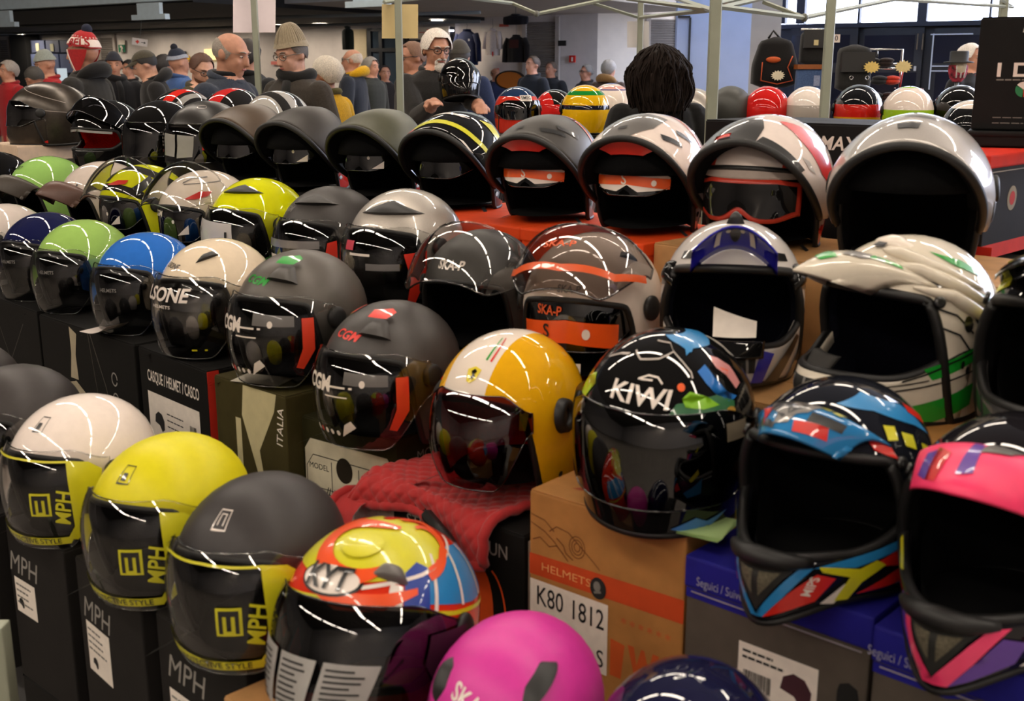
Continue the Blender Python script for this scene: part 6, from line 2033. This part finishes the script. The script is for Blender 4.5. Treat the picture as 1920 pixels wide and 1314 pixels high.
def person(label, px, py, d, yaw, jacket, hair=None, hair_kind='short', hat=None, glasses=None, beard=None, scarf=None, hood=None, collar=None, head=(0, 0, 0), skin='a', lean=0, wr=None, wl=None,
           trousers=(34, 36, 44), voxel=None, extras=None, bulk=1.0, elbow=None):
    C = at_d(px, py, d)                                     # middle of the head
    k = (C.z + .10) / 1.75
    root = empty('person', (C.x, C.y, 0), R(yaw), label, 'person', scale=k)
    lean_ = R(lean)
    hp = Vector((0, 0, .95))
    Ml = Matrix.Translation(hp) @ Matrix.Rotation(lean_, 4, 'X') @ Matrix.Translation(-hp)
    neck = Vector((0, .012, 1.53))
    Mh = Ml @ Matrix.Translation(neck) @ Euler((R(head[0]), R(head[2]), R(head[1])), 'XYZ').to_matrix().to_4x4() @ Matrix.Translation(-neck)
    # shift so that the head lands on its pixel
    off = Mh @ Vector((0, -.01, 1.645))
    root.location -= Matrix.Rotation(R(yaw), 3, 'Z') @ Vector((off.x, off.y, 0)) * k
    b_ = bulk
    rings = [(.80, .185, .130), (.95, .185, .130), (1.10, .182 * b_, .132 * b_), (1.25, .202 * b_, .142 * b_), (1.37, .214 * b_, .134 * b_), (1.44, .196, .118), (1.485, .14, .095), (1.515, .095, .080), (1.535, .066, .066)]
    tor = []
    for z, a, c in rings:
        for i in range(24):
            t = 2 * pi * i / 24
            ct, st_ = cos(t), sin(t)
            tor.append(Vector((a * (abs(ct) ** .8) * (1 if ct > 0 else -1), c * (abs(st_) ** .8) * (1 if st_ > 0 else -1) + .005, z)))
    F = []
    for j in range(len(rings) - 1):
        for i in range(24):
            F.append((j * 24 + i, j * 24 + (i + 1) % 24, (j + 1) * 24 + (i + 1) % 24, (j + 1) * 24 + i))
    F += [tuple(range(24))[::-1], tuple(range((len(rings) - 1) * 24, len(rings) * 24))]
    parts = [xf((tor, F), Ml), xf(capsule((0, .015, 1.46), (0, .005, 1.60), .058, .054, 14), Ml)]
    hd = [ellipsoid((0, .012, 1.662), (.077, .098, .090), 24, 16), ellipsoid((0, -.026, 1.606), (.060, .066, .074), 20, 14), ellipsoid((0, -.058, 1.560), (.034, .030, .024), 14, 10),
          ellipsoid((0, -.096, 1.628), (.013, .020, .026), 12, 10), ellipsoid((0, -.108, 1.612), (.016, .014, .011), 12, 8), ellipsoid((0, -.074, 1.672), (.056, .022, .012), 16, 8),
          ellipsoid((.034, -.066, 1.618), (.022, .018, .020), 10, 8), ellipsoid((-.034, -.066, 1.618), (.022, .018, .020), 10, 8), ellipsoid((0, -.082, 1.585), (.024, .013, .008), 12, 8)]
    for s in (-1, 1):
        hd.append(ellipsoid((.079 * s, .014, 1.636), (.010, .020, .032), 10, 10))
    parts += [xf(h_, Mh) for h_ in hd]
    hands = []
    for s, w in ((-1, wr), (1, wl)):
        sh = Ml @ Vector((.196 * s * b_, .01, 1.415))
        if w is None:
            wrist = Ml @ Vector((.27 * s, -.10, .90))
            grip = False
        else:
            root_m = Matrix.Translation(root.location) @ Matrix.Rotation(R(yaw), 4, 'Z') @ Matrix.Scale(k, 4)
            wrist = root_m.inverted() @ at_d(w[1], w[2], w[3])
            grip = True
        el, wrist = ik(sh, wrist, .30, .27, elbow or (s * .6, .6, -.5))
        parts.append(blob_tube([sh, el, wrist], [.078 * b_, .062, .046]))
        dr_ = (wrist - el).normalized()
        sd = dr_.cross(Vector((0, 0, 1)))
        sd = sd.normalized() if sd.length > .1 else Vector((s, 0, 0))
        nr = sd.cross(dr_)
        hc = wrist + dr_ * .055
        parts.append(blob_tube([wrist, wrist + dr_ * .085], [.028, .034], 10))
        parts.append(blob_tube([wrist + dr_ * .04 + sd * .02, wrist + dr_ * .085 + sd * .026], [.02, .02], 8))
        parts.append(blob_tube([wrist + dr_ * .04 - sd * .02, wrist + dr_ * .085 - sd * .026], [.02, .02], 8))
        for fi, (o_, l_) in enumerate(((-.030, .066), (-.010, .078), (.010, .074), (.029, .058))):
            p0 = wrist + dr_ * .09 + sd * o_
            p1 = p0 + dr_ * l_ * .5 - nr * .008
            p2 = p1 + dr_ * l_ * .42 - nr * (.022 if grip else .028)
            parts.append(blob_tube([p0, p1, p2], [.0095, .0088, .0075], 8))
        th = -s * 1
        q0 = wrist + dr_ * .03 + sd * .026 * th
        q1 = q0 + dr_ * .032 + sd * .026 * th - nr * .012
        parts.append(blob_tube([q0, q1, q1 + dr_ * .032 - nr * .014], [.013, .011, .009], 8))
        hands.append((wrist, dr_))
        a = Vector((.092 * s, .0, .90)); kn = Vector((.105 * s, -.02, .49)); an = Vector((.11 * s, .02, .09))
        parts.append(blob_tube([a, kn, an], [.088, .060, .046]))
        parts.append(ellipsoid((.112 * s, -.045, .045), (.045, .125, .045), 14, 8))
    vf = cat_vf(*parts)
    me = bpy.data.meshes.new('tmp')
    me.from_pydata([tuple(v) for v in vf[0]], [], vf[1])
    tmp = bpy.data.objects.new('tmp', me)
    COL.objects.link(tmp)
    rm = tmp.modifiers.new('r', 'REMESH')
    rm.mode = 'VOXEL'
    rm.voxel_size = voxel or (.0095 if d < 9 else .014)
    smm = tmp.modifiers.new('s', 'SMOOTH'); smm.factor = .5; smm.iterations = 2
    return root, tmp, dict(Mh=Mh, Ml=Ml, hands=hands, jacket=jacket, trousers=trousers, skin=skin, hair=hair, hair_kind=hair_kind, hat=hat, glasses=glasses, beard=beard, scarf=scarf, hood=hood, collar=collar, extras=extras, b=b_)


def head_shell(lowf, highf, off, n=30, m=9, wob=0, seed=0, c=(0, .012, 1.662), r=(.077, .098, .090)):
    """band round the skull between two elevations given per azimuth (0 = face)"""
    def fn(u, v):
        az = -pi + 2 * pi * u
        e = lowf(az) + (highf(az) - lowf(az)) * v
        o = off + (wob * noise.noise(Vector((sin(az) * 4 + seed, e * 5, cos(az) * 4))) if wob else 0)
        return Vector((c[0] + (r[0] + o) * cos(e) * sin(az), c[1] - (r[1] + o) * cos(e) * cos(az), c[2] + (r[2] + o) * sin(e)))
    g = grid(fn, n, m, True)
    return g


def ad(az): return abs(math.degrees(az))


def finish(root, tmp, k):
    dg = bpy.context.evaluated_depsgraph_get()
    me = bpy.data.meshes.new_from_object(tmp.evaluated_get(dg))
    bpy.data.objects.remove(tmp)
    Mh, Ml = k['Mh'], k['Ml']
    Hi, Li = Mh.inverted(), Ml.inverted()
    me.materials.clear()
    sk = mat('skin_' + k['skin'], SKIN[k['skin']], .55, ns=40, nv=.10, bump=.05)
    for m_ in (cloth(k['jacket']), sk, cloth(k['trousers']), plain((24, 22, 21), .5)): me.materials.append(m_)
    idx = []
    for p in me.polygons:
        c = p.center
        h_ = Hi @ c
        l_ = Li @ c
        i = 0
        if h_.z > 1.525 and (h_ - Vector((0, -.01, 1.64))).length < .155: i = 1
        elif h_.z > 1.50 and Vector((h_.x, h_.y - .01)).length < .07: i = 1
        elif c.z < .085: i = 3
        elif c.z < .86 and abs(c.x) < .2 and all((c - w).length > .14 for w, _ in k['hands']): i = 2
        for w, dr_ in k['hands']:
            if (c - w).dot(dr_) > .012 and (c - w).length < .24: i = 1
        idx.append(i)
    me.polygons.foreach_set('material_index', idx)
    me.polygons.foreach_set('use_smooth', [True] * len(me.polygons))
    me.name = 'body'
    link(bpy.data.objects.new('body', me), root)

    def H(name, vf, m, parent=None): return obj(name, xf(vf, Mh), m, parent or root)
    for s in (-1, 1):
        e = H('eye', ellipsoid((.031 * s, -.0795, 1.650), (.0115, .008, .0055), 12, 8), plain((190, 174, 164), .2))
        H('iris', ellipsoid((.031 * s, -.0860, 1.649), (.0058, .003, .0048), 10, 6), plain((50, 36, 26), .2), e)
        bc = k['hair'] or (90, 74, 60)
        H('eyebrow', tube([(.014 * s, -.094, 1.672), (.032 * s, -.092, 1.678), (.050 * s, -.080, 1.674)], [.003, .004, .0025], 6), plain(bc))
    H('lips', ellipsoid((0, -.0925, 1.584), (.021, .004, .005), 12, 6), plain((168, 96, 86), .5))
    hc, hk = k['hair'], k['hair_kind']
    if hc and hk:
        hm = mat('hair_%d_%d_%d' % hc, hc, .6, ns=160, nv=.28, bump=.5, bs=300)
        if hk == 'bald':
            g = head_shell(lambda a: R(-28 if ad(a) > 70 else -2), lambda a: R(-1 + 34 * smst(60, 125, ad(a))), .004, wob=.003)
        elif hk == 'short':
            g = head_shell(lambda a: R(46 - 50 * smst(38, 72, ad(a)) - 32 * smst(85, 130, ad(a))), lambda a: R(89), .010, wob=.005)
        elif hk == 'full':
            g = head_shell(lambda a: R(38 - 46 * smst(34, 62, ad(a)) - 36 * smst(80, 120, ad(a))), lambda a: R(89), .019, wob=.008, m=11)
        H('hair', g, hm)
    hat = k['hat']
    if hat:
        kind, col = hat[0], hat[1]
        hm = mat('knit_%d_%d_%d' % col, col, .95, ns=90, nv=.14, bump=.5, bs=260, sheen=.2)
        if kind in ('beanie', 'tall', 'flap'):
            tall = {'beanie': .03, 'tall': .058, 'flap': .03}[kind]
            V, F = head_shell(lambda a: R(22 - 14 * smst(60, 140, ad(a))), lambda a: R(89.5), .014, 36, 12)
            V = [Vector((v.x * (1 - .25 * max(0, (v.z - 1.72) / .1) * (tall > .05)), v.y + .02 * max(0, (v.z - 1.70) / .1), v.z + tall * smst(1.69, 1.77, v.z) + (.0015 if i % 2 else 0))) for i, v in enumerate(V)]
            hb_ = H('hat', (V, F), hm)
            cf = head_shell(lambda a: R(20 - 14 * smst(60, 140, ad(a))), lambda a: R(40 - 14 * smst(60, 140, ad(a))), .020, 36, 4)
            c2 = hat[2] if len(hat) > 2 and hat[2] else col
            H('hat_cuff', cf, mat('knit_%d_%d_%d' % c2, c2, .95, ns=90, nv=.14, bump=.5, bs=260, sheen=.2), hb_)
            if kind == 'tall':
                for i in range(40):
                    az = -pi + 2 * pi * i / 40
                    H('knit_rib', tube([V[j * 36 + int(i * 36 / 40)] for j in range(11)], .0035, 4), hm, hb_)
            if kind == 'flap':
                for s in (-1, 1):
                    P = lambda u, v: Vector((s * (.097 - .004 * (2 * u - 1) ** 2 - .012 * v), .012 - .016 * v + .070 * (1 - 2 * u) * (1 - .82 * v ** 1.4), 1.668 - .145 * v))
                    H('ear_flap', grid(P, 6, 8), hm, hb_)
                    H('flap_edge', tube([P(1, v / 8) for v in range(9)], .005, 6), mat('knit_white', (222, 206, 196), .95, bump=.4), hb_)
                    H('tassel', tube([P(.5, 1), P(.5, 1) + Vector((0, 0, -.10)), P(.5, 1) + Vector((0, .0, -.17))], [.010, .012, .012], 8), hm, hb_)
            if len(hat) > 3 and hat[3]:
                H('bobble', ellipsoid((0, .045, 1.80), (.036,) * 3, 14, 10), mat('knit_%d_%d_%d' % hat[3], hat[3], .95, bump=.8, bs=200), hb_)
            if len(hat) > 4:
                hat[4](H, hb_)
        elif kind == 'cap':
            hb_ = H('hat', head_shell(lambda a: R(28 - 20 * smst(60, 140, ad(a))), lambda a: R(89.5), .013, 32, 10), hm)
            P = lambda u, v: Vector(((u - .5) * .15 * (1 - .25 * v), -.075 - .085 * v * (1 - (2 * u - 1) ** 2 * .5) + .05 * (2 * u - 1) ** 2, 1.712 - .018 * v - .014 * (2 * u - 1) ** 2))
            g = grid(P, 13, 6)
            K = len(g[0])
            H('cap_bill', (g[0] + [p - Vector((0, 0, .004)) for p in g[0]], list(g[1]) + [tuple(i + K for i in f)[::-1] for f in g[1]]), hm, hb_)
    if k['glasses']:
        gm = plain(k['glasses'], .3)
        fr = None
        for s in (-1, 1):
            ring = [(.032 * s + .024 * cos(t), -.102 + .012 * abs(.032 * s + .024 * cos(t)) / .05, 1.650 + .018 * sin(t)) for t in [i * pi / 9 for i in range(18)]]
            o = H('glasses_frame', tube(ring, .0028, 6, True), gm, fr)
            if fr is None: fr = o
            H('temple', tube([(.056 * s, -.09, 1.656), (.079 * s, -.04, 1.656), (.086 * s, .01, 1.650)], .0025, 5), gm, fr)
        H('bridge', tube([(-.009, -.104, 1.655), (0, -.108, 1.658), (.009, -.104, 1.655)], .0025, 5), gm, fr)
    if k['beard']:
        kind, col = k['beard']
        bm2 = mat('hair_%d_%d_%d' % col, col, .7, ns=160, nv=.25, bump=.5, bs=300)
        if kind == 'goatee':
            H('beard', cat_vf(ellipsoid((0, -.070, 1.545), (.036, .032, .040), 16, 12), ellipsoid((.028, -.072, 1.575), (.010, .016, .022), 8, 8), ellipsoid((-.028, -.072, 1.575), (.010, .016, .022), 8, 8)), bm2)
            H('moustache', cat_vf(ellipsoid((.015, -.093, 1.597), (.018, .008, .007), 10, 6), ellipsoid((-.015, -.093, 1.597), (.018, .008, .007), 10, 6)), bm2)
        else:
            H('beard', grid(lambda u, v: Vector((0, -.026, 1.606)) + Vector(((.066) * sin((u - .5) * 3.6) * cos(-.2 - 1.1 * v), -.073 * cos((u - .5) * 3.6) * cos(-.2 - 1.1 * v), .080 * sin(-.2 - 1.1 * v))), 20, 8), bm2)
    def L(name, vf, m, parent=None): return obj(name, xf(vf, Ml), m, parent or root)
    if k['scarf']:
        sm_ = cloth(k['scarf'])
        s0 = L('scarf', tube([(.088 * cos(t), .01 + .085 * sin(t), 1.515 + .012 * sin(2 * t)) for t in [i * pi / 10 for i in range(20)]], .038, 10, True), sm_)
        L('scarf_end', tube([(.03, -.09, 1.48), (.05, -.125, 1.40), (.055, -.135, 1.22)], [.03, .036, .034], 8), sm_, s0)
    if not k['collar'] and not k['scarf']:
        jc = tuple(int(c_ * .85) for c_ in k['jacket'])
        L('collar', tube([(.086 * cos(t), .014 + .080 * sin(t), 1.512 + .018 * sin(t)) for t in [i * pi / 10 for i in range(20)]], .022, 8, True), cloth(jc))
    if k['collar']:
        L('collar', tube([(.087 * cos(t), .012 + .080 * sin(t), 1.512 + .02 * sin(t)) for t in [i * pi / 10 for i in range(20)]], .022, 8, True), cloth(k['collar']))
    if k['hood']:
        L('hood', tube([(.112 * cos(t), .045 + .085 * sin(t), 1.500 + .040 * sin(t)) for t in [-.5 + i * (pi + 1) / 14 for i in range(15)]], [.02 + .035 * sin(pi * i / 14) for i in range(15)], 10), cloth(k['hood']))
    if k['extras']: k['extras'](H, L, root)


PEOPLE = []
def P_(*a, **k): PEOPLE.append(person(*a, **k))


def jersey(H, hb_):
    # knitted white band with red letters round the earflap hat
    wh, rd = mat('knit_white', (222, 206, 196), .95, bump=.4), mat('knit_red2', (150, 30, 34), .95)
    H('white_band', head_shell(lambda a: R(24 - 14 * smst(60, 140, ad(a))), lambda a: R(52 - 14 * smst(60, 140, ad(a))), .0235, 36, 5), wh, hb_)
    H('dark_band', head_shell(lambda a: R(54 - 14 * smst(60, 140, ad(a))), lambda a: R(60 - 14 * smst(60, 140, ad(a))), .022, 36, 3), mat('knit_navy', (26, 26, 36), .95), hb_)
    tv = sliced(text_vf('BELS', .078, .03), .008)
    V = []
    for v in tv[0]:
        az = R(96) + v.x / .115
        e = R(25) + v.y / .11
        V.append(Vector(((.077 + .027) * cos(e) * sin(az), .012 - (.098 + .027) * cos(e) * cos(az), 1.662 + (.09 + .027) * sin(e))))
    H('letters', (V, tv[1]), rd, hb_)
    for i in range(20):
        az = -pi + 2 * pi * i / 20
        e = R(57 - 14 * smst(60, 140, ad(az)))
        H('knit_dot', ellipsoid((.102 * cos(e) * sin(az), .012 - .123 * cos(e) * cos(az), 1.662 + .115 * sin(e)), (.006,) * 3, 6, 4), wh, hb_)


def zipper(H, L, root):
    L('zip_edge', tube([(-.07, -.06, 1.49), (-.05, -.125, 1.38), (-.03, -.142, 1.2)], .006, 6), plain((150, 146, 140)))
    L('inner_collar', tube([(.07 * cos(t), .012 + .07 * sin(t), 1.535) for t in [i * pi / 10 for i in range(20)]], .016, 8, True), cloth((20, 20, 22)))


# near group across the aisle
P_('bald man in a navy jacket looking down to the right, grey hair at the sides', 437, 97, 6.0, 72, (44, 50, 62), (150, 140, 130), 'bald', head=(10, 0, 0), skin='b', collar=(46, 52, 64), extras=zipper, lean=5)
P_('man in a tall knitted beige cap, glasses and black scarf looking down', 543, 99, 6.6, -38, (58, 52, 46), (90, 80, 72), 'short', hat=('tall', (150, 136, 112)), glasses=(120, 110, 100), scarf=(24, 23, 22), head=(14, 0, 0), skin='a')
P_('white haired man in a mustard yellow sweater seen from behind at left', 608, 140, 7.2, -112, (204, 156, 12), (206, 196, 180), 'full', collar=(84, 78, 40), skin='b')
P_('man with white goatee, dark glasses and white hair holding up a black helmet', 820, 88, 7.2, 22, (40, 38, 37), (226, 216, 204), 'full', glasses=(24, 20, 20), beard=('goatee', (214, 206, 194)), head=(12, 4, 0), skin='b', collar=(36, 34, 34), voxel=.0075, wr=('px', 806, 200, 6.80), wl=('px', 902, 206, 6.75), elbow=(0, .2, -1))
P_('man with brown hair and black glasses partly hidden by the tent leg', 770, 106, 8.3, -62, (58, 54, 50), (120, 86, 66), 'short', glasses=(30, 26, 26), hood=(40, 37, 36), head=(8, 0, 0), skin='c')
P_('woman with long dark brown hair and black coat seen from behind', 1234, 138, 5.5, 186, (20, 19, 19), None, None, skin='b')
P_('man in a red and white bobble hat with ear flaps and a black hooded jacket', 152, 98, 7.6, -98, (38, 36, 33), None, None, hat=('flap', (168, 26, 30), (168, 26, 30), (30, 34, 52), jersey), hood=(26, 25, 25), skin='b')
P_('man in a dark olive cap and black padded jacket bending forward', 268, 116, 9.4, -70, (32, 30, 30), (30, 26, 24), 'short', hat=('cap', (66, 60, 46)), hood=(34, 32, 32), head=(18, 0, 0), skin='a', lean=8)
P_('bearded man with short brown hair and glasses looking down behind the bald man', 380, 126, 7.9, 42, (74, 70, 48), (84, 54, 40), 'short', glasses=(40, 36, 34), beard=('full', (104, 70, 50)), head=(24, 0, 0), skin='a', collar=(60, 56, 40))
P_('person in a black jacket standing behind the bald man by the tent leg', 468, 104, 8.4, 150, (26, 27, 30), (40, 32, 28), 'full', skin='b')
P_('white haired man in a black jacket half hidden by the tall black carton', 1822, 108, 9.6, 40, (26, 26, 28), (214, 206, 198), 'full', collar=(96, 30, 34), skin='b')
# further away
P_('person in a grey knitted cap and red jacket looking down at left', 82, 120, 11, -46, (166, 34, 40), None, None, hat=('beanie', (140, 146, 138)), head=(14, 0, 0), skin='b')
P_('person in a dark navy jacket leaning over in front of the red jacket', 62, 138, 10.2, -120, (28, 38, 60), (60, 56, 52), 'short', lean=22, skin='b')
P_('man in a navy beanie and dark jacket facing the stall', 214, 123, 11.5, 18, (26, 26, 30), None, None, hat=('beanie', (28, 30, 42)), scarf=(22, 22, 24), skin='b')
P_('person with grey hair in a red jacket at the left edge', 14, 134, 12, -40, (160, 30, 36), (150, 140, 132), 'full', skin='b')
P_('person with dark hair behind the dark beanie man', 241, 130, 14, -30, (28, 27, 28), (30, 26, 24), 'full', skin='b')
P_('person with dark hair just right of the bobble hat man', 194, 133, 12.6, 60, (50, 46, 44), (54, 44, 40), 'full', skin='c')
P_('person in a striped bobble hat of blue and grey', 338, 118, 11, 130, (66, 96, 150), None, None, hat=('beanie', (28, 34, 52), (150, 156, 170), (30, 32, 44)), skin='b')
P_('person in a beige hooded coat beside the olive cap man', 312, 124, 11.6, 120, (120, 112, 96), (40, 36, 36), 'full', skin='b')
P_('balding man in navy padded jacket with a yellow collar facing left', 658, 112, 11.6, -100, (38, 42, 52), (190, 176, 160), 'bald', glasses=(30, 28, 28), collar=(206, 156, 24), hood=(206, 156, 24), skin='b')
P_('grey haired person in a dark green coat behind the yellow sweater', 697, 126, 13, 60, (44, 46, 42), (130, 124, 116), 'full', skin='b')
P_('person in a dark grey cap and navy jacket behind the bearded man', 864, 106, 9.8, 165, (36, 46, 76), (60, 54, 50), 'short', hat=('beanie', (66, 62, 56)), skin='a')
P_('man in a dark jacket facing left among the far shoppers', 997, 121, 14.5, -50, (30, 34, 42), (70, 56, 46), 'short', skin='b')
P_('man in a dark padded jacket beside the left facing man', 1032, 130, 16, -40, (38, 40, 46), (90, 76, 66), 'short', skin='c')
P_('grey haired man with glasses at the foot of the pale wall', 1098, 136, 15.5, -62, (44, 40, 40), (110, 108, 106), 'short', glasses=(40, 36, 34), skin='c')
P_('grey haired person in a brown coat with fur trimmed hood', 1143, 130, 14, 140, (74, 60, 52), (150, 144, 136), 'full', hood=(140, 104, 60), skin='b')
P_('far balding man in a navy top near the orange oval board', 930, 140, 18, 30, (36, 42, 70), (90, 70, 60), 'bald', skin='c')
P_('person in dark clothes between the yellow collar and the tent leg', 722, 138, 15, 20, (40, 36, 36), (60, 50, 46), 'short', skin='b')

bpy.context.view_layer.update()
for root, tmp, k in PEOPLE:
    finish(root, tmp, k)

# the dark haired woman's hair: a thick mass of locks falling to the shoulders
wom = [o for o in bpy.data.objects if o.get('label', '').startswith('woman with long dark')][0]
HM = mat('hair_dark_brown', (28, 20, 16), .75, ns=60, nv=.5, bump=.6, bs=120, spec=.12)
def wh(u, v):
    az = 2 * pi * u
    e = pi / 2 - v * 2.30
    r = .112 + .028 * smst(0, .8, v) + .020 * noise.noise(Vector((cos(az) * 4, sin(az) * 4, v * 5)))
    c_, s_ = cos(az), sin(az)
    if e > 0: p = Vector((r * cos(e) * c_ * 1.08, r * cos(e) * s_ * 1.10 + .015, 1.655 + .125 * sin(e)))
    else: p = Vector((r * c_ * (1.10 + .10 * smst(0, .35, -e) - .16 * smst(.5, .72, -e)) * (1 + .05 * sin(7 * e + 2 * c_)), r * s_ * 1.02 + .02, 1.655 + .28 * e / 1.0))
    if s_ < -.55 and e < .35: p.y += .12 * smst(-.55, -.9, s_) * smst(.35, -.1, e)
    return p
hw = obj('hair', grid(wh, 64, 26, True), HM, wom)
rnd = random.Random(3)
for i in range(150):
    az = rnd.uniform(-.3, 1.3) * pi
    u = az / (2 * pi)
    v0 = rnd.uniform(-.05, .75)
    ln_ = rnd.uniform(.92, 1.14)
    ph, am = rnd.uniform(0, 6.3), rnd.uniform(.006, .020)
    pts = []
    for j in range(10):
        v = v0 + (ln_ - v0) * j / 9
        p = wh(u + am * sin(v * 11 + ph), max(0, min(v, 1.0)))
        n_ = Vector((p.x, p.y - .01, .02)).normalized()
        pts.append(p + n_ * (.002 + .010 * abs(sin(v * 9 + ph))) - Vector((0, 0, max(0, v - 1) * .45)))
    r_ = rnd.uniform(.005, .010)
    obj('lock', tube(pts, [r_ * (1 - .08 * j) for j in range(10)], 5), HM, hw)

# the helmet held up by the bearded man
h = Hel('full_face_helmet', 'glossy black helmet held up in the hand of the bearded man', 0, 0, 0, 14, 1.0, loc=at_d(863, 187, 6.9), tilt=-12, seg=80, S=Shell(chin=.02))
h.shell(GLOSSK, brow=.30, a1=66, a2=90); h.chinbar(GLOSSK); h.visor(DARKV, w=86, lo=-.36, hi=.36, lo_s=-.12, hi_s=.2, off=.005, mid=.6); h.pivots()
h.vent(CHROME, 0, 40, 14, 4, .01)
